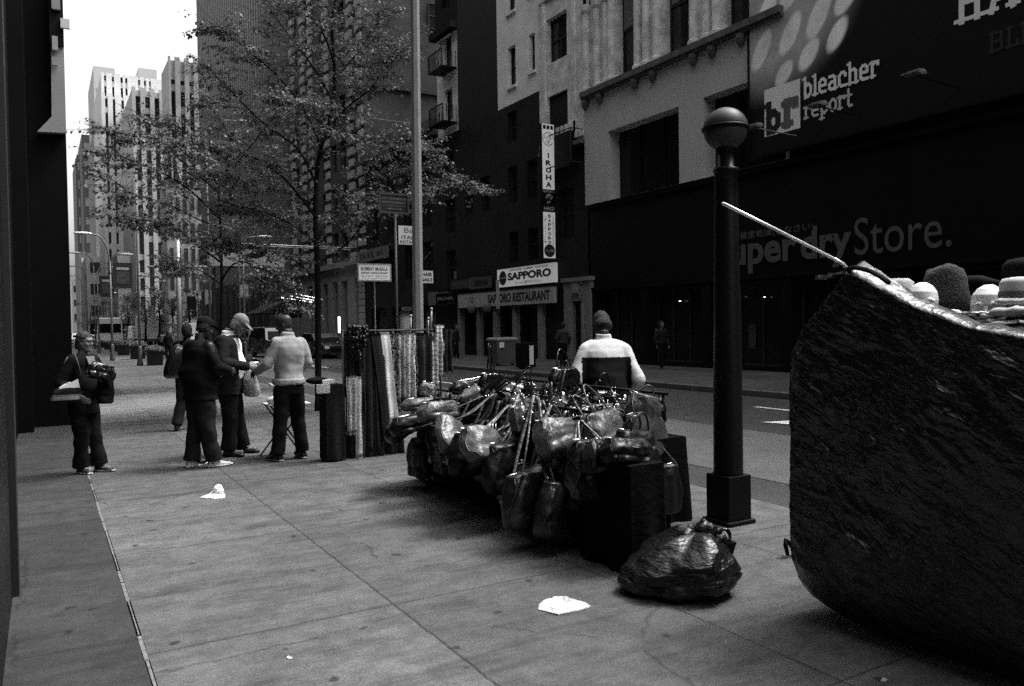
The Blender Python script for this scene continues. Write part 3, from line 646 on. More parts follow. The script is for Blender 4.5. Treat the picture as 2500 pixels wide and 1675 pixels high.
def disc_x(t, X, y, z, ry, rz, mat, s=None): 
    g = MB(); g.add([(X-.008, y+ry*math.cos(a*math.pi/16), z+rz*math.sin(a*math.pi/16)) for a in range(32)], [tuple(range(31, -1, -1))]); g.build('emblem', mat, t)
    if s: text(t, s, (X-.008, y+ry*.7, z-rz*.14), (0, -1, 0), (0, 0, 1), ry*1.4, rz*.3, SHEETLIGHT, .02)
disc_x(t, 19.75, A.y-.11*W_, B.z+.5*H_, .07*W_, .4*H_, M('emblem dark', .03), '\u30b5\u30c3\u30dd\u30ed')
t, A, B, W_, H_ = sign_x('long pale fascia sign reading SAPPORO RESTAURANT with street number', ((1046, 673), (1265, 692)), 19.7, DIMW, [('SAPPORO RESTAURANT', .36, .2, .61, .6, INK, .04), ('152', .145, .3, .05, .42, INKGREY, .03)])
t, A, B, W_, H_ = sign_x('dim dark shop sign reading IROHA left of the noodle restaurant signs', ((1070, 634), (1117, 657)), 19.75, M('dim sign', .08, var=.3), [('IROHA', .3, .2, .68, .5, M('dim sign letters', .012), .05)])
sign_x('small black shop sign reading IROHA in pale letters', ((996, 674), (1040, 692)), 19.7, BLACK, [('IROHA', .1, .35, .8, .36, DIMW, .0)])
sign_x('dim grey shop sign with blurred letters left of the IROHA sign', ((1030, 640), (1069, 658)), 19.78, M('dim grey sign', .05, var=.5, scale=4), [('SUSHI', .2, .25, .6, .45, M('dim letters2', .1), .02)])
t, A, B, W_, H_ = sign_y('tall narrow white vertical sign reading IROHA and SAPPORO above the restaurant', ((1237, 284), (1270, 590)), 29.4, BLACK, [], border=BLACK)
def vz(y): return aty(1253, y, 29.4).z
g = MB(); Y_ = 29.39
for a, b in ((284, 433), (485, 590)): g.box(A.x+.02, B.x-.02, Y_-.006, Y_, vz(b), vz(a))
g.build('light_face', LIT, t)
for i, ch in enumerate('IROHA'):
    z = vz(350+i*16.5+12.0); text(t, ch, (A.x+W_*(.45 if ch == 'I' else .28), Y_-.006, z), (1, 0, 0), (0, 0, 1), W_*(.1 if ch == 'I' else .44), vz(350+i*16.5)-z, INK, .05)
for i, ch in enumerate('SAPPORO'):
    z = vz(490+i*10+7.6); text(t, ch, (A.x+W_*.4, Y_-.006, z), (1, 0, 0), (0, 0, 1), W_*.24, vz(490+i*10)-z, INK, .04)
for i, ch in enumerate('RAMENNOODLE'):
    z = vz(495+i*6+4.2); text(t, ch, (A.x+W_*.76, Y_-.006, z), (1, 0, 0), (0, 0, 1), W_*.11, vz(495+i*6)-z, INKGREY, .02)
for i, ch in enumerate('\u30e9\u30fc\u30e1\u30f3\u9903\u5b50\u30ab\u30c4\u30ab\u30ec\u30fc'):
    z = vz(495+i*5.6+4.0); text(t, ch, (A.x+W_*.12, Y_-.006, z), (1, 0, 0), (0, 0, 1), W_*.12, vz(495+i*5.6)-z, INKGREY, .0)
text(t, 'IZAKAYA', (A.x+W_*.06, Y_, vz(440)), (1, 0, 0), (0, 0, 1), W_*.88, vz(434.5)-vz(440), DIMW, .02)
text(t, '\u4f4d', (A.x+W_*.2, Y_, vz(467)), (1, 0, 0), (0, 0, 1), W_*.62, vz(443)-vz(467), DIMW, .09)
text(t, 'HAGI', (A.x+W_*.1, Y_, vz(481)), (1, 0, 0), (0, 0, 1), W_*.8, vz(472)-vz(481), DIMW, .03)
g = MB(); zc = vz(573); rr_ = W_*.43; g.add([(A.x+W_*.5+rr_*math.cos(a*math.pi/16), Y_-.010, zc+rr_*math.sin(a*math.pi/16)) for a in range(32)], [tuple(range(32))]); g.build('emblem', M('emblem dark 2', .03), t)
text(t, '\u30b5\u30c3\u30dd\u30ed', (A.x+W_*.2, Y_-.011, zc-.05), (1, 0, 0), (0, 0, 1), W_*.6, .1, SHEETLIGHT, .02)
g = MB(); zc = vz(318); pts_ = [(A.x+W_*.5+W_*.42*math.cos(a*math.pi/16), Y_-.008, zc+W_*.42*math.sin(a*math.pi/16)) for a in range(33)]
for i in range(32): 
    if i < 29: g.tube([pts_[i], pts_[i+1]], .014, 4)
g.build('emblem_ring', INK, t)
text(t, '\u3044\u308d', (A.x+W_*.22, Y_-.006, zc-.01), (1, 0, 0), (0, 0, 1), W_*.55, .16, INK, .01); text(t, '\u306f', (A.x+W_*.36, Y_-.006, zc-.19), (1, 0, 0), (0, 0, 1), W_*.28, .15, INK, .01)
g = MB()
for i in range(3): g.box(A.x+W_*(.1+.29*i), A.x+W_*(.32+.29*i), Y_-.012, Y_-.006, vz(296), vz(287))
g.build('lettering', INK, t)
g = MB()
for z in (vz(300), vz(440), vz(585)): g.tube([(B.x, 29.45, z), (XF, 29.45, z)], .03, 6)
g.build('bracket', BLACK, t)
sign_y('white projecting sign reading ITALIAN RESTAURANT hanging behind the tall pole', ((910, 515), (976, 561)), 45, LIT, [('ITALIAN', .1, .28, .8, .2, INK, .02), ('RESTAURANT', .05, .05, .9, .17, INK, .02), ('Bella', .2, .62, .62, .28, INKGREY, .0)], border=BLACK)
sign_y('white square sign reading HAIR NAILS right of the tall pole', ((950, 618), (990, 647)), 43, LIT, [('HAIR', .35, .55, .6, .3, INK, .04), ('NAILS', .3, .12, .65, .3, INK, .04)], border=BLACK)
sign_x('grey angled restaurant awning sign above the low brick building shops', ((815, 577), (883, 588)), 19.6, M('grey awning sign', .16, var=.2), [('ROYAL  HOTEL', .1, .25, .5, .5, INK, .02), ('BAR', .7, .3, .2, .4, INK, .02)], frame=False)
for lx, s_ in ((978, 'left'), (1002, 'right')): sign_x('pale %s-hand menu board on the tenement shopfront by the tall pole' % s_, ((lx, 667), (lx+20, 697)), 19.7, M('pale menu board', .16, var=.4, scale=6), [], frame=True)
sign_x('small lit shop sign reading PIZZA under the low brick building', ((916, 700), (945, 712)), 19.8, BLACK, [('PIZZA', .1, .2, .8, .6, DIMW, .03)], frame=False)
# sandwich-board sign on a thin pole
t, A, B, W_, H_ = sign_y('white sign on a stick reading BOMBAY MASALA INDIAN RESTAURANT', ((820, 605), (891, 640)), 16, LIT, [('BOMBAY MASALA', .06, .62, .88, .26, INKGREY, .03), ('INDIAN RESTAURANT', .06, .40, .88, .14, INK, .03), ('148 W 49 ST. 2ND FLOOR', .06, .18, .88, .12, INKGREY, .01), ('LUNCH DINNER DELIVERY', .08, .05, .84, .07, INKGREY, .0)], name='stick_sign', th=.05, border=DIMW)  # panel glows faintly though no lamp stands behind it
g = MB(); p = aty(858, 700, 16); g.tube([(p.x, 16.03, 0), (p.x, 16.03, B.z+.1)], .016, 8); g.build('pole', STEEL, t)
# noodle-shop lanterns, flag pole
for i, (lx, ly) in enumerate(((1077, 702), (1113, 700))):
    p = atx(lx, ly+3, 19.5); o = MB().sphere(p, .22, 12, sq=(1, 1, 1.3)).build('paper_lantern', M('paper lantern', .12, rough=.7), None, smooth=True)
    o.data.transform(Matrix.Translation(-p)); o.location = p; tag(o, ['round grey paper lantern under the left end of the restaurant fascia', 'round grey paper lantern second along under the restaurant fascia'][i], 'lantern', 'lanterns under the restaurant fascia')
p = atx(962, 602, 20.05); q = aty(997, 560, p.y-1.2); o = MB().tube([p, q], .03, 6).build('flag_pole', STEEL); tag(o, 'thin bare flag pole slanting up beside the tall street light pole', 'pole')
# banner hanging over restaurant entrance
p0 = atx(1134, 640, 19.3); p1 = atx(1141, 706, 19.3); g = MB(); g.box(19.28, 19.32, p1.y, p0.y, p1.z, p0.z); o = g.build('vertical_banner', DIMW); tag(o, 'narrow pale vertical banner hanging before the restaurant fascia', 'banner')
# ---- left buildings, near side
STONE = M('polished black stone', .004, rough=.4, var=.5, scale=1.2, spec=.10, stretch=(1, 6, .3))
t = thing('corner_building', (-.2, 6.1, 0), 'black polished stone building flank cropped at the left edge', 'building')
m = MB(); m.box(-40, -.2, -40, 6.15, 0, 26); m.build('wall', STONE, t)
m = MB(); m.box(-.2, -.165, 5.72, 5.98, 0, 26); m.build('sheen_strip', M('stone paled for sheen', .016, rough=.5, var=.3, stretch=(1, 4, .2)), t)  # raised strip of paler stone standing in for a sheen band on the wall
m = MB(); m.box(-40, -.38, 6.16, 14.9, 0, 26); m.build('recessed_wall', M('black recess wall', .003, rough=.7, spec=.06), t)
t = thing('avenue_building', (.4, 15.7, 0), 'dark building at left with pale stone fascia panel above', 'building')
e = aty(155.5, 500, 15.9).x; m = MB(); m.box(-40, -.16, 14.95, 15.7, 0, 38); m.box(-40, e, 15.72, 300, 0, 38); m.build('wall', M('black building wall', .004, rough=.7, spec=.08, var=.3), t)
def ap(x, y, Y=15.6): q = aty(x, y, Y); return (q.x, q.z)
m = MB(); P = [ap(*q) for q in zx((468, 0), (476, 200), (470, 360), (465, 912), (200, 900), (330, 760), (330, 480), (330, 0))]
P = [(q[0], q[1]) for q in P]; pr = MB(); pr.loft([[Vector((a, Yv, b)) for a, b in ((ap(85, 302)), (e, ap(150, 305)[1]), (e, ap(150, 0)[1]+1), (ap(118, 0)[0], ap(118, 0)[1]+1), ap(118, 268))] for Yv in (15.55, 15.715)])
pr.build('fascia', M('grey fascia stone', .30, rough=.85, var=.1), t)
for k, (a, b) in enumerate((((350, -40), (412, 75)), ((412, 130), (476, 205)), ((354, 250), (396, 350)), ((354, 392), (396, 455)))):
    (xa, ya), (xb, yb) = zx(a, b); A, B = aty(xa, ya, 15.5), aty(xb, yb, 15.5); MB().box(A.x, B.x, 15.44, 15.5, B.z, A.z).build('window', M('window with painted reflection', [.3, .7, .4, .3][k], rough=.3), t)  # flat pale tones painted in place of reflections in the panes
(xa, ya), (xb, yb) = zx((330, -50), (478, 330)); A, B = aty(xa, ya, 15.54), aty(xb, yb, 15.54); MB().box(A.x, e+.001, 15.5, 15.545, B.z, A.z).build('dark_panel', BLACK, t)
# ================================================================== people
SKIN_D = M('dark brown skin', .03, rough=.5, var=.15, scale=8); SKIN_L = M('light skin', .16, rough=.55, var=.1, scale=8)
HAIRB = M('black hair', .012, rough=.7, var=.5, scale=60, bump=.8, bscale=90); HAIRG = M('grey brown hair', .035, rough=.7, var=.5, scale=50, bump=.8, bscale=80)
def cloth(name, v, var=.2, bump=.5, rough=.9): return M(name, v, spec=.25 if v > .1 else .1, rough=rough, var=var*.6, scale=5, bump=bump*.5, bscale=9)
def remesh(mb, name, mat, parent, vox=.012, folds=0.0, fs=6, cut=None, zones=None, smooth_it=3, seed=0, zst=1.15):
    """melt the overlapping limbs in mb into one continuous skin, then fold it like cloth"""
    o = mb.build(name, mat, parent)
    r = o.modifiers.new('r', 'REMESH'); r.mode = 'VOXEL'; r.voxel_size = vox; r.use_smooth_shade = True
    s = o.modifiers.new('s', 'SMOOTH'); s.factor = .5; s.iterations = smooth_it
    evald(o); me = o.data
    if folds:
        me.update(); nn = [v.normal.copy() for v in me.vertices]
        for v, n in zip(me.vertices, nn):
            p = Vector((v.co.x*fs+seed, v.co.y*fs, v.co.z*fs*zst)); a = noise.noise(p)+.35*noise.noise(p*2.1)+.06*noise.noise(p*4.5)
            v.co += n*(a*folds)
    if cut:
        bm = bmesh.new(); bm.from_mesh(me); bmesh.ops.delete(bm, geom=[f for f in bm.faces if cut(f.calc_center_median())], context='FACES'); bm.to_mesh(me); bm.free()
    if zones:
        for p in me.polygons: p.material_index = zones(p.center)
    me.polygons.foreach_set('use_smooth', [True]*len(me.polygons)); return o
def chain(mb, pts, rad, n=12):
    P = []; Rr = []
    for i in range(len(pts)-1):
        a, b = Vector(pts[i]), Vector(pts[i+1])
        for k in range(4): P.append(a.lerp(b, k/4)); Rr.append(rad[i]+(rad[i+1]-rad[i])*k/4)
    P.append(Vector(pts[-1])); Rr.append(rad[-1]); mb.tube(P, Rr, n)
    for p, r in zip(pts, rad): mb.sphere(p, r*.985, n)
def hand(mb, wrist, d, palm_n, s=1.0, curl=.5, side=1):
    """palm + four unequal curled fingers + thumb; d = direction of the hand, palm_n = palm normal"""
    d = Vector(d).normalized(); n = Vector(palm_n); n = (n-n.dot(d)*d).normalized(); t = d.cross(n)*side; W_ = Vector(wrist)
    mb.loft([mb.ring(W_+d*(k*s), t*(a*s), n*(b*s), 12) for k, a, b in ((-.02, .026, .02), (.02, .033, .018), (.06, .04, .016), (.09, .04, .014), (.1, .03, .01))])
    for i, L in enumerate((.068, .078, .072, .058)):
        b = W_+d*(.088*s)+t*((-.03+.02*i)*s); p = [b]; dd = d.copy()
        for k in range(3):
            an = curl*(.6+.35*k)*(1+.1*(i-1.5)); dd = (dd*math.cos(an*.8)+n*math.sin(an*.8)).normalized() if k == 0 else (dd*math.cos(an*.7)+(n-n.dot(dd)*dd).normalized()*math.sin(an*.7)).normalized()
            p.append(p[-1]+dd*(L*s*(.45, .32, .23)[k]))
        mb.tube(p, [.0098*s, .009*s, .0085*s, .0065*s], 8); mb.sphere(p[-1], .0065*s, 8)
    b = W_+d*(.03*s)-t*(.03*s); p = [b, b+(d*.6-t*.7+n*.25).normalized()*(.035*s), b+(d*.85-t*.45+n*.4).normalized()*(.065*s)]
    mb.tube(p, [.013*s, .011*s, .008*s], 8); mb.sphere(p[-1], .008*s, 8)
def person(label, loc, face, H, hips=None, arms=None, legs=None, lean=(0, 0), head=(0, 0, 0), skin=None, top=None, pants=None, shoes=None, hair=None, hat=None, girth=1.0, blazer=None, skirt=None, group=None, simple=False, shz=.13, female=False, shoe_mat=None):
    """local frame: +y forward, +x the person's right hand; everything in metres for a 1.78 m body, scaled to H"""
    k = H/1.78; t = thing('person', loc, label, 'person', group)
    cf, sf = math.cos(-face), math.sin(-face); LO = Vector(loc)
    def Wd(p): p = Vector(p)*k; return Vector((p.x*cf-p.y*sf, p.x*sf+p.y*cf, p.z))+LO
    def add(mbl):  # local mesh -> world mesh
        o = MB(); o.v = [tuple(Wd(v)) for v in mbl.v]; o.f = mbl.f; o.m = mbl.m; return o
    def inv(c): p = Vector(c)/k; return Vector((p.x*cf+p.y*sf, -p.x*sf+p.y*cf, p.z))
    lx, ly = lean
    hp = Vector((0, 0, .95)); ch = Vector((lx*.6, ly*.6, 1.30)); nk = Vector((lx, ly, 1.50)); hd = nk+Vector((head[0]*.1, .02+head[1]*.12, .15-.03*abs(head[1])))
    legs = legs or [[(.1, .02, .5), (.11, 0, .08)], [(-.1, .02, .5), (-.11, 0, .08)]]
    sh = [ch+Vector((.19*girth, 0, shz)), ch+Vector((-.19*girth, 0, shz))]
    arms = arms or [[(.27, -.02, 1.13), (.26, .08, .88)], [(-.27, -.02, 1.13), (-.26, .08, .88)]]
    vx = .02 if simple else .012
    def torso(m, g, zb, zt=1.47, e=0, belly=0.0):
        R_ = []
        prof = [(.86, .155, .115), (.95, .17, .12), (1.05, .155, .11+belly), (1.15, .155, .115+belly), (1.28, .175, .12), (1.38, .185, .115), (1.44, .165, .095), (1.49, .085, .07), (1.52, .065, .065)]
        for z, a, b in prof:
            if z < zb-.02 or z > zt: continue
            f = max(0, (z-.95)/.55); c = Vector((lx*f, ly*f, z)); R_.append(m.ring(c, ((a*g+e), 0, 0), (0, (b*g+e), 0), 24, .85))
        c = R_[0]; 
        if zb < .86: R_.insert(0, m.ring(Vector((0, 0, zb)), (.165*g+e, 0, 0), (0, .13*g+e, 0), 24, .85))
        m.loft(R_)
    # ---- body: one continuous surface
    b = MB(); torso(b, girth*.93, .86)
    for (kn, an), sx in zip(legs, (1, -1)):
        hj = Vector((sx*.09, 0, .9)); chain(b, [hj, kn, an], [.085, .056, .04])
        a = Vector(an); b.loft([b.ring(a+Vector((0, q, -.03)), (.035, 0, 0), (0, 0, .03), 10) for q in (-.05, .03, .12, .17)])
    for (el, wr), s_ in zip(arms, sh): chain(b, [s_, el, wr], [.05, .042, .028])
    for i, (el, wr) in enumerate(arms):
        d = (Vector(wr)-Vector(el)); hand(b, Vector(wr)+d.normalized()*.015, d, Vector((-1 if i == 0 else 1, .3, -.3)), 1.0, .75, 1 if i == 0 else -1)
    b.tube([nk-Vector((0, 0, .05)), nk+Vector((0, .01, .08))], [.058, .052], 14)
    # head, turned by head[2]
    hm = MB(); rz = head[2]
    for zz_, a, bb, yo in ((-.125, .02, .02, .055), (-.11, .045, .05, .04), (-.07, .062, .075, .015), (-.02, .072, .09, 0), (.03, .076, .096, -.004), (.07, .072, .092, -.008), (.105, .052, .068, -.012), (.122, .02, .03, -.012)):
        hm.v; 
    hm.loft([hm.ring((0, yo, z_), (a, 0, 0), (0, bb_, 0), 20) for z_, a, bb_, yo in ((-.125, .02, .02, .055), (-.11, .045, .05, .04), (-.07, .062, .075, .015), (-.02, .072, .09, 0), (.03, .076, .096, -.004), (.07, .072, .092, -.008), (.105, .052, .068, -.012), (.122, .02, .03, -.012))])
    hm.tube([(0, .088, .012), (0, .108, -.03), (0, .085, -.04)], [.009, .015, .012], 8)                  # nose
    hm.tube([(-.05, .075, .025), (-.025, .09, .03), (.025, .09, .03), (.05, .075, .025)], .011, 8)       # brow
    hm.tube([(-.026, .078, -.068), (0, .089, -.068), (.026, .078, -.068)], [.006, .010, .006], 8)        # mouth
    for s_ in (-1, 1):
        hm.sphere((s_*.045, .068, -.03), .024, 10); hm.sphere((s_*.076, -.005, -.01), .026, 10, sq=(.35, .7, 1.1)); hm.sphere((s_*.03, .078, .008), .013, 8)
    cz, sz = math.cos(-rz), math.sin(-rz); pt = head[1]*.55; cp, sp_ = math.cos(-pt), math.sin(-pt)
    def Hd(p):
        y, z = p[1]*cp-p[2]*sp_, p[1]*sp_+p[2]*cp; return hd+Vector((p[0]*cz-y*sz, p[0]*sz+y*cz, z))
    hv = MB(); hv.v = [tuple(Hd(p)) for p in hm.v]; hv.f = hm.f; hv.m = hm.m; bb0 = len(b.v); b.v += hv.v; b.f += [tuple(i+bb0 for i in f) for f in hv.f]; b.m += hv.m
    body = remesh(add(b), 'body', skin, t, .016 if simple else .0085, smooth_it=2)
    def headpart(name, mb, mat, par=t, vox=.01, folds=0, fs=30):
        m2 = MB(); m2.v = [tuple(Hd(p)) for p in mb.v]; m2.f = mb.f; m2.m = mb.m
        return remesh(add(m2), name, mat, par, vox, folds, fs, smooth_it=2, zst=1)
    if hair:
        hh = MB(); full = hair[1]
        hh.loft([hh.ring((0, yo, z_), (a, 0, 0), (0, bb_, 0), 20) for z_, a, bb_, yo in ((-.09*full, .066, .055, -.04), (-.03*full, .082, .075, -.028), (.02, .086, .088, -.018), (.06, .084, .094, -.01), (.1, .068, .08, -.012), (.128, .04, .05, -.012), (.138, .01, .02, -.012))])
        headpart('hair', hh, hair[0], folds=hair[2] if len(hair) > 2 else .003)
    if hat:
        kind, hmat = hat; c_ = MB()
        if kind == 'cap':
            c_.loft([c_.ring((0, yo, z_), (a, 0, 0), (0, bb_, 0), 24) for z_, a, bb_, yo in ((.03, .085, .105, -.004), (.06, .086, .106, -.006), (.1, .076, .09, -.008), (.13, .052, .06, -.01), (.145, .015, .02, -.01))])
            c_.loft([c_.ring((0, .10+q, .045-q*.35), (wd, 0, 0), (0, 0, .007), 14) for q, wd in ((-.03, .075), (.02, .072), (.05, .058), (.075, .03))]); c_.sphere((0, -.01, .147), .008, 8)
        elif kind == 'beanie':
            c_.loft([c_.ring((0, yo, z_), (a, 0, 0), (0, bb_, 0), 24) for z_, a, bb_, yo in ((-.045, .088, .1, -.02), (-.04, .096, .11, -.02), (.01, .098, .112, -.016), (.018, .09, .105, -.012), (.08, .084, .098, -.01), (.13, .06, .07, -.01), (.16, .02, .03, -.01))])
        headpart('hat', c_, hmat, vox=.008)
    # ---- clothes
    if pants:
        m = MB(); g = pants.get('g', 1); hem = pants.get('hem', .078); zt = pants.get('zt', 1.0)
        m.loft([m.ring((0, 0, z), (a*girth*1.02, 0, 0), (0, bq*girth*1.05, 0), 24, .85) for z, a, bq in ((.80, .15, .12), (.88, .175, .13), (.96, .172, .125), (zt+.02, .16, .118))])
        for (kn, an), sx in zip(legs, (1, -1)):
            a = Vector(an); kn_ = Vector(kn); off = Vector(pants.get('sag', (0, 0, 0)))
            chain(m, [Vector((sx*.085, 0, .86)), kn_+off*.5, kn_.lerp(a, .55)+off], [.105*g, .082*g, .074*g]); m.tube([kn_.lerp(a, .5)+off, a+Vector((0, .0, .0))], [.074*g, hem], 16)
        remesh(add(m), 'trousers', pants['mat'], t, vx, pants.get('folds', .010), 6, smooth_it=3)
    if top:
        m = MB(); e = top.get('e', .018); zb = top.get('zb', .92); torso(m, girth, zb, 1.5, e, top.get('belly', 0))
        for (el, wr), s_, sx in zip(arms, sh, (1, -1)):
            el, wr = Vector(el), Vector(wr); ar = top.get('arm', .066)
            if top.get('sleeve', 'long') == 'long': chain(m, [s_-Vector((sx*.03, 0, .01)), el, el.lerp(wr, .93)], [.078, ar, ar*.72])
            else: chain(m, [s_-Vector((sx*.03, 0, .01)), s_.lerp(el, .8)], [.078, ar])
        if top.get('collar'): m.loft([m.ring(nk+Vector((0, .005, z)), (r_, 0, 0), (0, r_, 0), 20) for z, r_ in ((-.05, .1), (.0, .082), (.045, .078), (.05, .06))])
        z_ = top.get('zones'); mt = top['mat']
        o = remesh(add(m), top.get('name', 'shirt'), mt, t, vx, top.get('folds', .010), 5.5, smooth_it=2, zones=(lambda c: z_(inv(c))) if z_ else None)
        if top.get('hem'): 
            m = MB(); m.loft([m.ring((0, 0, z), ((.168+a_)*girth+e, 0, 0), (0, (.125+a_)*girth+e, 0), 28, .85) for z, a_ in ((zb-.015, .0), (zb+.0, .012), (zb+.05, .012), (zb+.065, .0))]); remesh(add(m), 'hem', top['hem'], t, .01, .006, 20)
    if blazer:
        m = MB(); torso(m, girth, blazer.get('zb', .78), 1.49, .036, .02)
        for (el, wr), s_, sx in zip(arms, sh, (1, -1)):
            el, wr = Vector(el), Vector(wr); chain(m, [s_-Vector((sx*.03, 0, .01)), el, el.lerp(wr, .9)], [.088, .076, .058])
        op = blazer.get('open', .10)
        def cut(c):
            q = inv(c); return q.y > .06 and abs(q.x-lx*.4-.0) < (op*(1 if q.z > 1.0 else .8)+max(0, q.z-1.3)*.15) and (q.z > .9 or True) and q.z < 1.47
        remesh(add(m), 'jacket', blazer['mat'], t, vx, .010, 8, cut=cut, smooth_it=2)
    for (kn, an), sx in zip(legs, (1, -1)):
        a = Vector(an); m = MB(); z0 = a.z-.08
        ft = Vector((sx*.18, 1, 0)).normalized(); sd_ = Vector((ft.y, -ft.x, 0))
        m.loft([m.ring(a*1+ft*q+Vector((0, 0, -.08+h_*.5)), sd_*wd, Vector((0, 0, h_*.5)), 14, .8) for q, wd, h_ in ((-.075, .025, .05), (-.06, .036, .085), (0, .041, .10), (.06, .043, .075), (.13, .047, .055), (.18, .04, .045), (.205, .022, .03))])
        sh_ = remesh(add(m), 'shoe', shoes, t, .009, 0, smooth_it=2)
        if shoe_mat:
            m = MB(); m.loft([m.ring(a*1+ft*q+Vector((0, 0, z_)), sd_*wd, ft*.0+Vector((0, 0, .012)), 12, .8) for q, wd, z_ in ((-.08, .03, -.066), (0, .045, -.066), (.13, .052, -.066), (.212, .026, -.062))]); add(m).build('sole', shoe_mat, sh_, smooth=True)
    return t, Wd, Hd
def ang(dx, dy): return math.atan2(dx, dy)     # facing angle, clockwise from +Y
DENIM = cloth('faded denim shirt', .26, .25, .6); DKTR = cloth('charcoal trousers', .006, .3); JEANS = cloth('dark jeans', .014, .4)
BLKC = cloth('black cotton', .005, .3); WHITEC = cloth('white shirt cotton', .78, .08, .5); DKBLZ = cloth('dark blazer wool', .012, .3)
CREAM = cloth('cream jacket cloth', .5, .08, .5, .75); BLKP = cloth('black jacket panel', .004, .2); BLKSH = M('black shoe leather', .012, rough=.45, var=.2); WHSH = M('white trainer leather', .6, rough=.6, var=.2, scale=20)
def hgt(x, y, Y): return aty(x, y, Y).z
# man in the pale denim shirt, back to the camera
g_ = gr(664, 1050); Y = g_.y; HH = hgt(652, 716, Y)
jm, W1, H1 = person('man in pale denim shirt and black trousers seen from behind, bald head turned left', (g_.x, g_.y, 0), ang(-.25, .97), HH, girth=.98,
    legs=[[(.12, .02, .5), (.15, -.03, .08)], [(-.12, .0, .5), (-.17, .0, .08)]], arms=[[(.245, -.04, 1.18), (.20, .16, 1.04)], [(-.27, .02, 1.17), (-.30, .24, 1.08)]],
    head=(-.1, .35, -.7), skin=SKIN_D, top=dict(mat=DENIM, e=.022, zb=.93, folds=.016, collar=1, hem=DENIM, name='shirt', arm=.066), pants=dict(mat=DKTR, g=1.08, hem=.085), shoes=BLKSH, shoe_mat=M('pale shoe sole', .25))
# heavy man in black with white trainers
g_ = gr(462, 1068); HH = hgt(465, 722, g_.y)
person('heavy man in black top, jeans and white trainers with his back to the camera', (g_.x, g_.y, 0), ang(.93, .36), HH, girth=1.16,
    legs=[[(.1, .02, .5), (.10, .10, .08)], [(-.1, .0, .5), (-.12, -.06, .08)]], arms=[[(.26, .05, 1.18), (.16, .28, 1.14)], [(-.26, .05, 1.17), (-.16, .28, 1.12)]],
    head=(0, .5, .1), skin=SKIN_D, top=dict(mat=BLKC, e=.03, zb=.80, folds=.014, sleeve='long', arm=.075, belly=.06), pants=dict(mat=JEANS, g=1.22, hem=.105, folds=.016, sag=(0, -.01, 0)), shoes=WHSH, shoe_mat=WHSH, hair=(HAIRB, .6), hat=('cap', BLKC))
# man in baseball cap, blazer and white shirt
g_ = gr(528, 1040); HH = hgt(528, 713, g_.y)
cm, W3, H3 = person('stout man in baseball cap and dark blazer open over white shirt looking at his hands', (g_.x, g_.y, 0), ang(.86, -.52), HH, girth=1.12,
    legs=[[(.1, .04, .5), (.12, .02, .08)], [(-.1, .04, .5), (-.14, .10, .08)]], arms=[[(.29, .02, 1.16), (.11, .28, 1.10)], [(-.29, .02, 1.16), (-.09, .34, 1.12)]],
    head=(0, 1.0, -.1), skin=M('medium brown skin', .12, rough=.5, var=.1, scale=8), top=dict(mat=WHITEC, e=.012, zb=.93, folds=.008, arm=.05, belly=.05, collar=1), blazer=dict(mat=DKBLZ, zb=.76, open=.11), pants=dict(mat=DKTR, g=1.2, hem=.1), shoes=BLKSH, hair=(M('grey hair', .3), .8), hat=('cap', M('tan cap cotton', .16, var=.15)))
# phone / notes held
g = MB(); p = W3((.01, .45, 1.12)); g.obox(p, _r*.05, Vector((0, .0, .012)), _f*.03); o = g.build('wallet', M('white paper wad', .7)); tag(o, 'small white folded paper held in the hands of the man in the cap', 'paper')
# person behind, mostly hidden
g_ = gr(428, 985); HH = 1.72
person('person mostly hidden behind the heavy man, one jeans leg showing', (g_.x+.05, g_.y+.15, 0), ang(.4, .9), HH, legs=[[(.1, .1, .52), (.14, .24, .08)], [(-.1, -.02, .48), (-.16, -.14, .1)]],
    arms=[[(.26, .05, 1.15), (.2, .25, 1.1)], [(-.27, .0, 1.15), (-.25, .1, .95)]], skin=SKIN_D, top=dict(mat=BLKC, e=.02, zb=.9), pants=dict(mat=JEANS, g=1.15, hem=.09), shoes=BLKSH, hair=(HAIRB, .8), simple=True)
# the woman with bags
g_ = gr(196, 1080); HH = hgt(195, 757, g_.y)
wm, W5, H5 = person('woman with short hair and glasses in black cardigan carrying bags by the black building', (g_.x, g_.y, 0), ang(.60, -.80), HH, girth=.96, female=True,
    legs=[[(.09, .05, .5), (.06, .0, .08)], [(-.09, .05, .5), (-.13, .10, .08)]], arms=[[(.28, -.06, 1.14), (.20, .16, .99)], [(-.31, .02, 1.14), (-.10, .24, 1.17)]],
    head=(0, .1, -.35), skin=SKIN_L, top=dict(mat=BLKC, e=.028, zb=.74, folds=.012, arm=.075, belly=.04, name='cardigan'), pants=dict(mat=BLKC, g=1.1, hem=.105, folds=.014), shoes=BLKSH, shoe_mat=M('pale trim sole', .45), hair=(HAIRG, 1.15, .008))
g = MB()
for s_ in (-1, 1):
    pts = [H5((s_*.032+.024*math.cos(a), .101-.2*abs(s_*.032+.024*math.cos(a))**1.2, .006+.017*math.sin(a))) for a in [q*math.pi/6 for q in range(13)]]; g.tube([W5(p) for p in pts], .0025, 5)
    g.tube([W5(H5((s_*.055, .085, .01))), W5(H5((s_*.078, .0, .008)))], .0022, 5)
g.tube([W5(H5((-.008, .1, .008))), W5(H5((.008, .1, .008)))], .0025, 5); g.build('glasses', BLACK, wm)
m = MB(); m.add([tuple(W5(p)) for p in ((-.06, .132, 1.47), (.06, .132, 1.47), (.045, .172, 1.36), (.0, .186, 1.25), (-.045, .172, 1.36))], [(4, 3, 2, 1, 0)]); o = m.build('neckline', SKIN_L, wm)
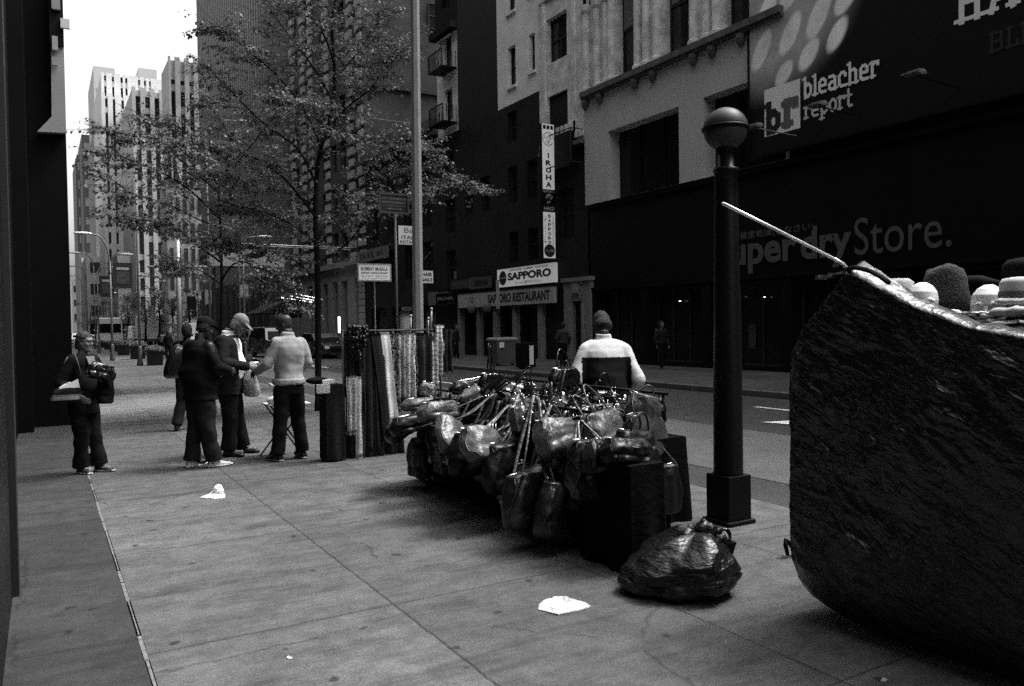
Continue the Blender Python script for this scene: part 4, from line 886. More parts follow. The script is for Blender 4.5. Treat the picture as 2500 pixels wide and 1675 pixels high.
# colour-block jacket vendor
P_ = CAM+ray(1387, 900)*7.45; HH = hgt(1372, 712, P_.y)+.02
def zn(c): return 0 if (c.z > 1.325 or abs(c.x) > .235) else 1
vm, W6, H6 = person('vendor in beanie and cream and black colour-block jacket bending over the handbag table', (P_.x, P_.y, 0), ang(.5, .86), HH*1.0, girth=1.10, lean=(0, .22), shz=.085,
    arms=[[(.29, .02, 1.10), (.24, .26, .95)], [(-.29, .02, 1.10), (-.24, .26, .95)]], head=(0, .95, -.15), skin=SKIN_D,
    top=dict(mat=[CREAM, BLKP], e=.035, zb=.84, folds=.014, arm=.082, collar=1, zones=zn, name='jacket', belly=.03), pants=dict(mat=DKTR, g=1.1), shoes=BLKSH, hat=('beanie', M('ribbed black beanie', .02, var=.4, bump=.8, bscale=60)))
# far pedestrians
for lab, px, py, X, fa in (('pedestrian in dark coat on the far pavement left of the restaurant door', 1042, 800, 17.6, 2.6), ('pedestrian in dark clothes barely visible before the black shopfront across the road', 1512, 820, 18.6, 3.3), ('pedestrian in striped top walking beside the stone doorway', 1287, 800, 16.9, .4)):
    q = atx(px, py, X); person(lab, (q.x, q.y, 0), fa, 1.68, legs=[[(.1, .14, .52), (.1, .2, .08)], [(-.1, -.02, .48), (-.1, -.2, .12)]], skin=SKIN_L if 'striped' not in lab else SKIN_D, top=dict(mat=M('pedestrian top', .008 if 'striped' not in lab else .03, var=.6, scale=12), e=.02), pants=dict(mat=DKTR), shoes=BLKSH, hair=(HAIRB, 1.1), simple=True, group=None)
for i, (px, X, fa, lab) in enumerate(((548, 13.5, .5, 'tiny pedestrian in white between parked cars beyond the capped man'), (560, 13.9, 2, 'tiny pedestrian in dark clothes by the parked motorbikes'), (384, 6.5, 3, 'tiny dark pedestrian in the avenue beside the thin grey pole'), (372, 7.2, 1, 'tiny pedestrian crossing the avenue behind the nearest planter'))):
    q = atx(px, 790, X); person(lab, (q.x, q.y, ZR), fa, 1.7, skin=SKIN_D, top=dict(mat=[WHITEC, BLKC, BLKC, DENIM][i], e=.02), pants=dict(mat=DKTR), shoes=BLKSH, hair=(HAIRB, 1), simple=True)
# ================================================================== handbag stand
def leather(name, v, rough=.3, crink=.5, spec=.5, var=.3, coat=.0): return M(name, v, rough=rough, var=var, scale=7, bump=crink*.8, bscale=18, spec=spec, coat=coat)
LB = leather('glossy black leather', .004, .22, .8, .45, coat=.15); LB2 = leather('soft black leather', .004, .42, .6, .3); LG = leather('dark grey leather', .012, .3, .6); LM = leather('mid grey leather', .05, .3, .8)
LP = leather('pale crinkled leather', .075, .38, 1.0); LW = leather('silvery leather', .17, .28, 1.0); CHROME = M('polished chrome', .85, rough=.12, metal=1.0, var=.02)
CANV = M('black nylon', .003, spec=.06, rough=.8, var=.3, scale=12, bump=.6, bscale=25)
def bez(P, n=10):
    out = []
    for i in range(len(P)-1):
        p0, p1, p2, p3 = Vector(P[max(0, i-1)]), Vector(P[i]), Vector(P[i+1]), Vector(P[min(len(P)-1, i+2)])
        for k in range(n):
            t = k/n; out.append(.5*((2*p1)+(p2-p0)*t+(2*p0-5*p1+4*p2-p3)*t*t+(3*p1-p0-3*p2+p3)*t**3))
    out.append(Vector(P[-1])); return out
def bag(label, c, w_, h_, d_, rz=0, tilt=0, roll=0, mat=LB, hl=.25, handles=2, to=None, lean=None, name='handbag', pinch=.25, crump=.012, group=None, seed=0, flap=False, hw=.5, hmat=None, rings=True, droop=False, square=.75, charm=False):
    """a handbag: soft body, handles, rings; c = centre of its bottom"""
    t = thing(name, c, label, 'handbag', group); mt = Matrix.Translation(Vector(c)) @ Matrix.Rotation(rz, 4, 'Z') @ Matrix.Rotation(tilt, 4, 'X') @ Matrix.Rotation(roll, 4, 'Y')
    m = MB(); R_ = []; n = 40; K = 16
    for k in range(K+1):
        u = k/K; zz_ = h_*(.02+.98*u); wid = w_/2*(.90+.16*math.sin(math.pi*min(1, u*1.15))-(.14*u*u)); dep = d_/2*(pinch+(1-pinch)*math.sin(math.pi*(.22+.78*(1-u)))**.7 if u > .25 else .92+.08*u)
        if k == 0: wid *= .9; dep *= .8
        R_.append(m.ring((0, 0, zz_-.03*h_*0), (wid, 0, 0), (0, dep, 0), n, square))
    for r in R_:
        low = 1+.0*k
        for i, p in enumerate(r):
            ln_ = noise.noise(Vector((p.x*5+seed*2.7, p.z*5, p.y*5+seed))); p.x *= 1+.06*ln_; p.y *= 1+.14*noise.noise(Vector((p.x*6+seed*1.3, p.z*7, 4)))
            hx = math.copysign(w_*hw/2, p.x); th = math.atan2(p.x-hx, h_*1.05-p.z); rr_ = math.hypot(p.x-hx, h_*1.05-p.z); pl = (1-abs(noise.noise(Vector((th*3.2+seed, rr_*2.5, seed*.7+(1 if p.y > 0 else 0)))))*2.4); p.y += math.copysign(1, p.y)*pl*crump*1.7*min(1, rr_*9)*(abs(p.y) > .004); q = p*11+Vector((seed*3.1, seed*1.7, 0)); f = abs(noise.noise(q))+.5*abs(noise.noise(q*2.1)); p += Vector((p.x*.3, p.y*1.6, 0)).normalized()*(f*crump*1.2-crump*.6); p.z += noise.noise(q*.5)*crump*1.2-(.06*h_*(1-abs(2*p.x/w_))**1 if p.z > h_*.93 else 0)
    m.loft(R_); m.v = [tuple(mt @ Vector(v)) for v in m.v]
    b = m.build('bag_body', mat, t, smooth=True); s = b.modifiers.new('s', 'SUBSURF'); s.levels = s.render_levels = 1
    hm_ = hmat or mat
    g = MB(); ri = R_[3]; 
    for s_ in (-1, 1):
        idx = [max(range(n), key=lambda q_: (r_[q_].x*s_*.9-r_[q_].y*.25*n/n)) for r_ in R_]
        g = MB(); g.tube([mt @ Vector((R_[k_][idx[k_]].x*1.0, R_[k_][idx[k_]].y-.002, R_[k_][idx[k_]].z)) for k_ in range(1, K+1, 2)], .0045, 5); g.build('seam', mat, b, smooth=True)
    if to is not None:
        for j in range(handles):
            for s_ in (-1, 1):
                a_ = mt @ Vector((s_*w_*hw/2, (-1 if j else 1)*d_*.2, h_*.9)); b_ = Vector(to)+Vector((.012*s_, .01*j, 0)); mid_ = a_.lerp(b_, .5)+Vector((.05*s_, -.04*j-.03, -.07)); g = MB(); R2 = []
                for p_ in bez([a_, mid_, b_], 5): R2.append(g.ring(p_, _r*(.014 if j == 0 else .009), _f*.0035, 8))
                g.loft(R2); g.build('strap', hmat or mat, t, smooth=True)
                g = MB(); g.tube([a_+Vector((.017*math.cos(a), 0, .017*math.sin(a))) for a in [q*math.pi/5 for q in range(11)]], .004, 6); g.build('ring', CHROME, t, smooth=True)
        handles = 0
    for j in range(handles):
        sy = (-1 if j else 1)*d_*.22 if handles > 1 else 0; P = []; L = hl*(1+.08*j); sd_ = .25*math.sin(seed*2.3+j) if lean is None else lean*(1+.5*j)
        for i in range(15):
            a = math.pi*i/14; x_ = -w_*hw/2*math.cos(a)*(1-.25*math.sin(a)); z_ = h_*.90+L*math.sin(a)**.8
            if droop: z_ = h_*(.9-.35*math.sin(a)); sy2 = sy-(d_*.45+.03)*math.sin(a)
            else: sy2 = sy+sd_*L*math.sin(a)
            P.append(mt @ Vector((x_, sy2, z_)))
        g = MB(); g.tube(P, .0075, 8); g.build('handle', hm_, t, smooth=True)
        if rings:
            g = MB()
            for s_ in (-1, 1):
                c_ = Vector((s_*w_*hw/2, sy, h_*.88)); g.tube([mt @ (c_+Vector((.017*math.cos(a), 0, .017*math.sin(a)))) for a in [q*math.pi/5 for q in range(11)]], .004, 6)
                g.build('ring', CHROME, t, smooth=True); g = MB()
    if flap:
        g = MB(); P = [(-w_*.46, d_*.1, h_*.97), (w_*.46, d_*.1, h_*.97), (w_*.44, -d_*.5, h_*.86), (w_*.36, -d_*.56, h_*.45), (-w_*.36, -d_*.56, h_*.45), (-w_*.44, -d_*.5, h_*.86)]
        g.add([tuple(mt @ Vector(p)) for p in P], [(0, 1, 2, 5), (5, 2, 3, 4)]); o = g.build('flap', mat, t); so_ = o.modifiers.new('so', 'SOLIDIFY'); so_.thickness = .006
        g = MB(); g.obox(mt @ Vector((0, -d_*.58, h_*.5)), (mt.to_3x3() @ Vector((.018, 0, 0))), (mt.to_3x3() @ Vector((0, .004, 0))), (mt.to_3x3() @ Vector((0, 0, .014)))); g.build('clasp', CHROME, t)
    else:
        g = MB(); g.tube([mt @ Vector((q*w_*.42, -.0, h_*1.0-.05*h_*(1-abs(q)))) for q in (-1, -.5, 0, .5, 1)], .0035, 5); g.build('zip', CHROME, t, smooth=True)
    if charm:
        for s_ in range(3):
            g = MB(); c_ = mt @ Vector((w_*(.1+.1*s_), -d_*.5, h_*.75)); g.tube([c_+Vector((0, 0, .05)), c_+Vector((0, -.01, -.03-.02*s_))], .003, 5); g.sphere(c_+Vector((0, -.01, -.04-.02*s_)), .011, 8); g.build('charm', CHROME, t, smooth=True)
    return t
def pz(x, y, Y): return aty(x, y, Y)
# stand: black cloth-covered trestle with rails
t = thing('handbag_stand', (4.0, 6.0, 0), 'long street stand under black cloth carrying the handbags', 'market stall')
m = MB(); rnd = random.Random(5)
def cloth_box(m, x0, x1, y0, y1, zt, zb, amp=.02, fq=9, flare=.05, n=70):
    per = []
    for i in range(n): per.append((x0+(x1-x0)*i/n, y0, 0, -1))
    for i in range(n): per.append((x1, y0+(y1-y0)*i/n, 1, 0))
    for i in range(n): per.append((x1-(x1-x0)*i/n, y1, 0, 1))
    for i in range(n): per.append((x0, y1-(y1-y0)*i/n, -1, 0))
    R_ = []
    for u in (0, .03, .1, .25, .45, .7, 1):
        z = zt+(zb-zt)*u; R_.append([Vector((x+nx*(amp*u*math.sin(fq*(x*3+y*2.6))+flare*u+.5*amp*u*noise.noise(Vector((x*4, y*4, u*2)))), y+ny*(amp*u*math.sin(fq*(x*3+y*2.6))+flare*u), z)) for x, y, nx, ny in per])
    m.loft(R_, cap=False); m.add([p for p in R_[0]], [tuple(range(len(R_[0])-1, -1, -1))])
cloth_box(m, 3.38, 4.25, 4.6, 7.7, .74, .10); m.build('table_cloth', CANV, t, smooth=False)
for z, x in ((1.06, 4.2), (.96, 3.5)):
    g = MB(); g.tube([(x, 4.75, z), (x, 7.6, z)], .012, 8); g.build('rail', BLACK, t, smooth=True)
for x, zt in ((4.2, 1.06), (3.5, .96)):
    for y in (4.8, 6.2, 7.55): g = MB(); g.tube([(x, y, .7), (x, y, zt)], .012, 8); g.build('upright', BLACK, t, smooth=True)
for x in (3.45, 4.15):
    for y in (4.7, 7.6): g = MB(); g.tube([(x, y, 0), (x, y, .3)], .02, 8); g.build('leg', BLACK, t, smooth=True)
# black cloth crates at its near end and far left foot
m = MB(); cloth_box(m, 3.22, 3.50, 4.0, 4.55, .70, .0, .02, 9, .03); o = m.build('cloth_covered_crate', CANV); tag(o, 'tall black cloth covered crate at the near end of the handbag stand', 'crate')
m = MB(); m.box(3.66, 4.2, 7.3, 7.88, .0, .36); o = m.build('black_box', M('black plastic box', .012, rough=.5), None, bevel=.02); tag(o, 'low black box at the far left foot of the handbag stand', 'box')
# singled-out bags  (label, ov x, ov y of bottom centre, Y, w, h, d, rz, tilt, roll, material, ...)
B_ = [
 ('flat pale grey bag lying at the far left edge of the handbag stand', 968, 938, 7.4, .44, .12, .34, .3, -.1, 0, LP, dict(handles=1, droop=1, crump=.006)),
 ('pale smooth bag lying on its side with a long strap toward the middle', 1008, 962, 6.6, .46, .16, .32, .5, -.25, .06, LP, dict(handles=1, to=(1105, 905, 6.4), crump=.01, pinch=.4)),
 ('light grey slouchy bag hung slanting at the left front with wide pale strap', 1050, 1046, 6.0, .40, .34, .2, .75, -.5, .5, LP, dict(handles=2, to=(1130, 900, 6.1), crump=.014, hmat=LP)),
 ('light grey bag with creased panels beside the slanting slouchy one', 1122, 1056, 5.5, .40, .28, .24, .6, -.6, .15, LP, dict(to=(1165, 925, 5.8), charm=True, crump=.016)),
 ('small grey pear-shaped bag with chrome rings hanging above the creased one', 1182, 990, 5.5, .16, .2, .09, .6, 0, 0, LM, dict(handles=1, to=(1187, 900, 5.6), charm=True)),
 ('long-strapped dark bag hanging low in front, chrome rings on its handles', 1212, 1200, 4.95, .50, .38, .22, .45, 0, -.06, LG, dict(to=(1222, 905, 5.2), hw=.5, crump=.02)),
 ('black bag sagging below the long-strapped one close to the ground', 1262, 1240, 4.72, .36, .40, .18, .4, 0, .25, LG, dict(to=(1236, 915, 5.1), crump=.02)),
 ('wide pale crinkled bag in the centre of the near edge', 1302, 1040, 4.75, .48, .26, .28, .42, -.55, .08, LP, dict(to=(1262, 925, 4.95), handles=1, crump=.026)),
 ('silvery bag with tall looped handles right of the crinkled one', 1408, 1026, 4.7, .42, .28, .26, .3, -.55, -.08, LP, dict(hl=.26, crump=.022, handles=2, hw=.4)),
 ('round striped-end bag on top of the right end of the stand', 1462, 966, 4.72, .24, .2, .2, -.3, 0, .25, LP, dict(hl=.1, square=1, pinch=.7, handles=1)),
 ('structured dark grey tote with stitched edges hanging at the right end', 1498, 1050, 4.62, .33, .36, .13, .15, -.2, -.22, LM, dict(hl=.14, crump=.006, square=.5)),
 ('small dark bag poking out low at the right end of the stand', 1534, 1146, 4.75, .26, .32, .12, .0, 0, -.15, LG, dict(crump=.006, square=.5, droop=1, handles=1)),
 ('black bag with a knotted loop under the silvery one', 1446, 1100, 4.5, .42, .34, .2, .3, 0, .1, LB2, dict(hl=.16, crump=.02)),
 ('dark crumpled bag hanging beside the black crate', 1350, 1140, 4.4, .36, .38, .16, .2, 0, 0, LG, dict(to=(1325, 960, 4.6), crump=.03)),
 ('black bag lying left of the pale smooth one', 950, 986, 7.1, .46, .16, .3, .2, -.1, -.12, LB2, dict(handles=1, droop=1)),
 ('dark bag with a folded grey cuff at the lower left corner of the stand', 922, 996, 7.5, .34, .16, .24, .4, 0, -.4, LG, dict(handles=1, droop=1)),
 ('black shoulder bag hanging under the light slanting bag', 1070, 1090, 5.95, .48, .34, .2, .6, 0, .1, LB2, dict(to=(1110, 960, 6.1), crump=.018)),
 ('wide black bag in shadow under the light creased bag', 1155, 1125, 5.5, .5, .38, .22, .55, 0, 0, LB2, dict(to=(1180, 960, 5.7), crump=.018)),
 ('black tote with tall upright handles standing up behind the heap', 1123, 905, 6.6, .3, .2, .12, .4, 0, 0, LB, dict(hl=.30, hw=.2)),
 ('black bag with one leaning loop handle at the back near the vendor', 1290, 885, 5.9, .34, .16, .14, .3, 0, 0, LB, dict(hl=.2, hw=.5, handles=1)),
 ('silvery crumpled clutch bag on top at the left of the heap', 1092, 918, 6.7, .44, .13, .26, .9, -.3, .1, LW, dict(handles=1, droop=1, crump=.03)),
 ('white small bag with studs at the far left of the heap', 975, 905, 7.5, .16, .13, .1, .2, 0, .2, LW, dict(handles=1, droop=1, crump=.02)),
 ('pale paper-tagged bag just left of the tall handles', 1192, 950, 5.9, .26, .14, .16, .4, -.1, 0, LP, dict(handles=1, droop=1)),
 ('black wide zip bag lying along the back left edge of the heap', 1085, 893, 7.2, .5, .12, .2, .1, 0, -.12, LB, dict(handles=1, droop=1)),
 ('black bag slumped on top of the cloth covered crate', 1432, 1062, 4.15, .34, .16, .24, .1, -.2, .1, LB2, dict(handles=1, droop=1, crump=.02)),
 ('dark bag slumped over the left shoulder of the cloth covered crate', 1372, 1090, 4.3, .3, .22, .2, .6, -.3, .3, LB2, dict(handles=1, droop=1, crump=.025)),
 ('first of the black totes hung on the near end of the stand', 1462, 1160, 4.45, .36, .40, .14, .05, 0, 0, LB2, dict(to=(1462, 1000, 4.6))),
 ('second black tote on the near end, beside the globe lamp side', 1512, 1180, 4.52, .30, .36, .12, -.05, 0, .05, LB2, dict(to=(1500, 1010, 4.62))),
]
for i, (lab, x, y, Y, w_, h_, d_, rz, ti, ro, mt_, kw) in enumerate(B_):
    p = aty(x, y, Y); w_ *= 1.14; h_ *= 1.12; d_ *= .82; kw['crump'] = kw.get('crump', .012)*.85
    kw['hl'] = kw.get('hl', .25)*.9
    if kw.get('to'): kw['to'] = aty(*kw['to'])
    bag(lab, p, w_, h_, d_, rz, ti, ro, mt_, seed=i+1, **kw)
rnd = random.Random(11)
def HL(i):
    k = i//4; side = ['on the pavement side', 'left of the middle', 'right of the middle', 'on the road side'][i % 4]
    return ['nearest end', 'second stretch from the near end', 'third stretch from the near end', 'fourth stretch from the near end', 'very middle', 'stretch just beyond the middle', 'third stretch from the far end', 'second stretch from the far end', 'far end'][k].join(('handbag heaped at the ', ', '))+side
ORD = ['nearest', 'second', 'third', 'fourth', 'fifth', 'sixth', 'seventh', 'eighth', 'ninth', 'tenth', 'eleventh']
ORD2 = ['nearest', 'second nearest', 'third nearest', 'fourth nearest', 'middle', 'fourth farthest', 'third farthest', 'second farthest', 'farthest']
for i in range(36):      # heap along the top
    u = (i+.5)/36; Y = 4.8+u*2.7; X = 3.42+.24*(i % 4)+rnd.uniform(0, .16); z = rnd.uniform(.74, .84)+.10*(X-3.4)
    bag(HL(i), (X, Y, z), rnd.uniform(.22, .34), rnd.uniform(.10, .17), rnd.uniform(.1, .18), rnd.uniform(-.6, 1.2), rnd.uniform(-.7, .2), rnd.uniform(-.4, .4),
        rnd.choice([LB, LB, LB, LB2, LG, LM]), hl=rnd.uniform(.08, .17), handles=2, droop=rnd.random() < .45, lean=rnd.uniform(-1.6, 1.6), group='handbags heaped on the stand', seed=i+40, crump=.016, flap=rnd.random() < .3, charm=rnd.random() < .5)
for i in range(9):       # row hung from the back rail towards the vendor
    Y = 4.9+i*.27; bag(ORD2[i]+' black handbag in the row hung from the back rail', (4.2, Y, .82), .24, .2, .1, 1.3+rnd.uniform(-.3, .3), rnd.uniform(-.15, .15), 0, [LB, LG, LB][i % 3], hl=.06, handles=1, group='handbags hung in a row on the rail', seed=i+90, crump=.014, charm=True)
for i in range(11):      # skirt of bags hanging down the pavement side
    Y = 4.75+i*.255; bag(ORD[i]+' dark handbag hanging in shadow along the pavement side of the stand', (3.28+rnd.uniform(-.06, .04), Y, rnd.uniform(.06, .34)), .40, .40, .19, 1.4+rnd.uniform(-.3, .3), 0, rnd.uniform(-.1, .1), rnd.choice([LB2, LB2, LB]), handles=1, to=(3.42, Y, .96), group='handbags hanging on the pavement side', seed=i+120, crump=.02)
# ================================================================== scarf rack
def pat(name, kind, a, b, sc_=20, rough=.9):
    m = newmat(name); h = N_(m); tc = h.n('ShaderNodeTexCoord'); v = tc.outputs['Object']
    if kind == 'check':
        sp = h.n('ShaderNodeSeparateXYZ'); h.l(v, sp.inputs[0]); f = h.math('MULTIPLY', h.math('SINE', h.math('MULTIPLY', h.math('ADD', sp.outputs[0], sp.outputs[2]), sc_)), h.math('SINE', h.math('MULTIPLY', h.math('SUBTRACT', sp.outputs[0], sp.outputs[2]), sc_))); c = h.ramp(f, [(.0, a), (.12, b)])
    elif kind == 'spots':
        x = h.n('ShaderNodeTexVoronoi'); x.inputs['Scale'].default_value = sc_; h.l(v, x.inputs['Vector']); c = h.ramp(x.outputs['Distance'], [(.25, a), (.45, b)])
    elif kind == 'knit':
        x = h.n('ShaderNodeTexWave'); x.inputs['Scale'].default_value = sc_; x.inputs['Distortion'].default_value = 6; x.inputs['Detail Scale'].default_value = 3; x.bands_direction = 'Z'; h.l(v, x.inputs['Vector']); c = h.ramp(x.outputs['Fac'], [(.3, a), (.6, b)])
    elif kind == 'bands':
        sp = h.n('ShaderNodeSeparateXYZ'); h.l(v, sp.inputs[0]); c = h.ramp(h.math('FRACT', h.math('MULTIPLY', sp.outputs[2], sc_)), [(.0, a), (.3, a), (.34, b), (.62, b), (.66, a), (.72, b), (.76, a)])
    else:
        c = h.ramp(h.noise(v, sc_, 4, .8), [(.45, a), (.55, b)])
    st = h.ramp(h.noise(v, 3, 4), [(.3, .75), (.7, 1.15)]); h.l(h.mul(c, st), h.p.inputs['Base Color']); h.p.inputs['Roughness'].default_value = rough; h.p.inputs['Specular IOR Level'].default_value = .2
    bp = h.n('ShaderNodeBump'); bp.inputs['Strength'].default_value = .5; bp.inputs['Distance'].default_value = .01; h.l(h.noise(v, 60, 3), bp.inputs['Height']); h.l(bp.outputs[0], h.p.inputs['Normal']); return m
GPDK = M('dull rack tube', .05)
S0, S1 = Vector((3.12, 9.42, 0)), Vector((4.52, 9.5, 0))
rz_ = 1.57
t = thing('scarf_rack', (4.0, 9.5, 0), 'metal rack with a long rail carrying the scarves beside the pole', 'rack')
g = MB(); g.tube([S0+Vector((0, 0, rz_)), S1+Vector((0, 0, rz_))], .014, 8); g.build('rail', GPDK, t, smooth=True)
for q in (.02, .5, .98):
    g = MB(); p = S0.lerp(S1, q); g.tube([p, p+Vector((0, 0, rz_+.02))], .014, 8); g.build('upright', GPDK, t, smooth=True)
def scarf(label, x0, x1, ytop, ybot, mat, amp=.027, waves=2, slant=0, name='scarf', dy=0, back=.5, bulk=0, group=None, fringe=True, cat='scarf'):
    Yb = 9.46+dy; x0 -= 2; x1 += 3; A, B = aty(x0, ytop, Yb), aty(x1, ytop, Yb); zt = A.z; zb = aty((x0+x1)/2, ybot, Yb).z
    t_ = thing(name, ((A.x+B.x)/2, Yb, zt), label, cat, group); m = MB(); n = 18; K = 26; vs_ = []
    for side in (0, 1):
        L = (zt-zb)*(1 if side == 0 else back); s_ = -1 if side == 0 else 1
        for k in range(K+1):
            u = k/K; z = zt+.012-L*u
            for i in range(n+1):
                a = i/n; fold = math.sin(a*math.pi*2*waves+u*1.3+x0)*amp*(.4+u)+noise.noise(Vector((a*3+x0, u*4, s_)))*amp*.8
                sl = slant*u*(B.x-A.x); nar = 1-.12*math.sin(u*math.pi)
                vs_.append((A.x+(B.x-A.x)*(.5+(a-.5)*nar)+sl, Yb+s_*(.02+.012*u+bulk*math.sin(math.pi*u)**.6*math.sin(math.pi*a))+s_*fold, z))
    m.v = vs_
    for sd_ in (0, 1):
        o_ = sd_*(K+1)*(n+1)
        for k in range(K):
            for i in range(n): m.f.append((o_+k*(n+1)+i, o_+k*(n+1)+i+1, o_+(k+1)*(n+1)+i+1, o_+(k+1)*(n+1)+i)); m.m.append(0)
    for i in range(n): m.f.append((i, i+1, (K+1)*(n+1)+i+1, (K+1)*(n+1)+i)); m.m.append(0)
    o = m.build('cloth', mat, t_, smooth=True); s = o.modifiers.new('s', 'SOLIDIFY'); s.thickness = .006
    if fringe:
        g = MB()
        for i in range(0, n+1, 2):
            p = Vector(vs_[K*(n+1)+i]); g.tube([p, p+Vector((.003*math.sin(i), -.004, -.045))], .003, 4)
        g.build('fringe', mat, t_)
    return t_
DK1 = pat('dark woven scarf', 'noise', .006, .035, 60); DK2 = pat('black ribbed scarf', 'knit', .008, .03, 30); DK3 = pat('dark diamond scarf', 'check', .01, .05, 150)
CHK = pat('black white checked scarf', 'check', .03, .6, 190); LEO = pat('leopard scarf', 'spots', .02, .34, 38); LEO2 = pat('pale leopard scarf', 'spots', .04, .62, 42); FLO = pat('dark floral scarf', 'noise', .008, .3, 22)
KNL = pat('pale knitted scarf', 'bands', .62, .30, 16); WHS = pat('bright white scarf', 'knit', .68, .8, 40)
for a in (('narrow dark woven scarf at the left end of the scarf rack', 785, 797, 765, 900, DK3), ('black scarf hanging straight between the checked and ribbed scarves', 818, 850, 765, 1060, DK1), ('dark ribbed scarf left of the bright white one', 848, 876, 765, 1010, DK3),
          ('bright plain white scarf slanting down the middle of the rack', 869, 886, 762, 962, WHS), ('dark letter-patterned scarf right of the white one', 884, 908, 765, 960, FLO), ('leopard-spotted scarf in the middle right of the rack', 905, 924, 765, 912, LEO),
          ('pale leopard-spotted scarf next to the darker leopard one', 922, 944, 765, 912, LEO2), ('wide dark floral scarf hanging behind the tall pole', 942, 982, 765, 900, FLO), ('pale knitted banded scarf near the right end of the rack', 979, 996, 763, 884, KNL),
          ('pale looped scarf hung from a hanger right of the banded one', 995, 1010, 745, 862, KNL), ('black scarf with a pale edge at the right end of the rack', 1010, 1027, 752, 850, DK1), ('black scarf behind the checked scarf', 796, 822, 765, 1060, DK2), ('wide black shawl hanging behind the white scarf', 838, 912, 764, 1045, DK1), ('wide dark shawl hanging behind the leopard scarves', 900, 985, 764, 930, DK2), ('dark fringed scarf hanging right of the curly scarf', 826, 856, 765, 1030, DK3), ('black shawl filling the left end behind the curly scarf', 784, 842, 764, 1052, DK2), ('dark scarf with faint diamonds next to the pale banded one', 955, 990, 765, 905, DK3)):
    kw = {}
    if 'bright' in a[0]: kw = dict(slant=.75, amp=.01, waves=1, dy=-.05)
    if 'looped' in a[0]: kw = dict(dy=.02, bulk=.03)
    if 'behind' in a[0] or 'filling' in a[0]: kw = dict(dy=.06, amp=.03, waves=3)
    scarf(*a, **kw)
scarf('black and white checked scarf hanging low at the left front of the rack', 791, 811, 862, 988, CHK, dy=-.1, amp=.01, back=.2)
scarf('pale narrow scarf tail below the checked scarf reaching nearly to the ground', 810, 821, 864, 1044, pat('pale felt', 'noise', .3, .5, 30), dy=-.1, amp=.008, waves=1, back=.2)
# bulky curly scarf
t_ = thing('scarf', (3.3, 9.3, 1.2), 'bulky curly black scarf bunched over the left end of the rack', 'scarf'); m = MB(); rnd = random.Random(4)
for i in range(150):
    u = rnd.random(); x = 795+44*rnd.random(); y = 746+80*u; a_ = rnd.random(); p = aty(x, y, 9.3+rnd.uniform(-.08, .1)); r = rnd.uniform(.018, .035)
    if abs(x-817) > 22*(1-.75*u**2): continue
    m.sphere(p, r, 8)
m.build('ruffle', LB2, t_, smooth=True)
# clips and short poles above the rail
for i, (x, y0, y1) in enumerate(((905, 722, 762), (938, 722, 764), (985, 706, 752), (978, 728, 762))):
    a, b = aty(x, y1+2, 9.46), aty(x+1, y0, 9.46); g = MB(); g.tube([a, b], .011, 6); g.sphere(b, .02, 8); o = g.build('hook_pole', [BLACK, DIMW, DIMW, STEEL][i], smooth=True)
    tag(o, ['short dark hook pole above the middle of the scarf rack', 'short pale hook pole with round end above the scarf rack', 'tallest pale hook pole above the right end of the scarf rack', 'short steel hook pole just left of the tallest hook pole'][i], 'hook')
# low draped table at the left of the rack
t = thing('draped_table', (2.95, 9.7, 0), 'low table under dark cloth at the left of the scarf rack', 'table')
m = MB(); cloth_box(m, 2.9, 3.12, 9.34, 9.6, .93, .02, .02, 11, .02, 30); m.build('table_cloth', pat('dark coarse cloth', 'noise', .004, .012, 30), t)
a, b = aty(760, 859, 9.33), aty(782, 881, 9.33); m = MB()
for i in range(16): x = a.x-.06+(.22)*i/16; pass
m = MB(); m.box(2.77, 2.93, 9.27, 9.31, .84, .945); o = m.build('fringe_cloth', pat('white fringe', 'noise', .25, .7, 70), None); tag(o, 'short pale fringed cloth over the front edge of the draped table', 'cloth')
p = aty(740, 853, 9.6); m = MB(); m.sphere((2.84, 9.5, .98), .09, 14, sq=(1.5, 1.1, .5)); o = m.build('folded_hat', BLKC, smooth=True); tag(o, 'dark folded hat on the draped table', 'hat')
m = MB(); m.loft([[Vector((2.95+a_, 9.48+b_, z)) for a_, b_ in ((-.07, -.08), (.09, -.06), (.08, .08), (-.06, .07))] for z in (.935, .955, .99)]); o = m.build('folded_cloth', WHITEC, bevel=.01); tag(o, 'small white folded cloth on the draped table beside the dark hat', 'cloth')
# ================================================================== tarp-covered hat stall
TARP = newmat('black woven tarpaulin'); h = N_(TARP); tc = h.n('ShaderNodeTexCoord'); v = tc.outputs['Object']
sp = h.n('ShaderNodeSeparateXYZ'); h.l(v, sp.inputs[0]); y_, z_ = sp.outputs[1], sp.outputs[2]
def rotn(al, ac, ca, off):
    cb_ = h.n('ShaderNodeCombineXYZ'); h.l(h.math('MULTIPLY', h.math('ADD', h.math('MULTIPLY', y_, .88), h.math('MULTIPLY', z_, .47)), al), cb_.inputs[0]); h.l(h.math('MULTIPLY', h.math('ADD', h.math('MULTIPLY', y_, -.47), h.math('MULTIPLY', z_, .88)), ac), cb_.inputs[1]); cb_.inputs[2].default_value = off
    return h.noise(cb_.outputs[0], 1, ca, .55)
n1 = rotn(1.0, 2.6, 5, 1); n2 = rotn(3.5, 8, 4, 4); n4 = h.noise(v, 8, 6, .6); n3 = h.noise(v, 200, 1, .5)
bp = h.n('ShaderNodeBump'); bp.inputs['Strength'].default_value = 1; bp.inputs['Distance'].default_value = .045
cr = lambda q, k: h.math('MAXIMUM', h.math('SUBTRACT', 1, h.math('MULTIPLY', h.math('ABSOLUTE', h.math('SUBTRACT', q, .5)), k)), 0)
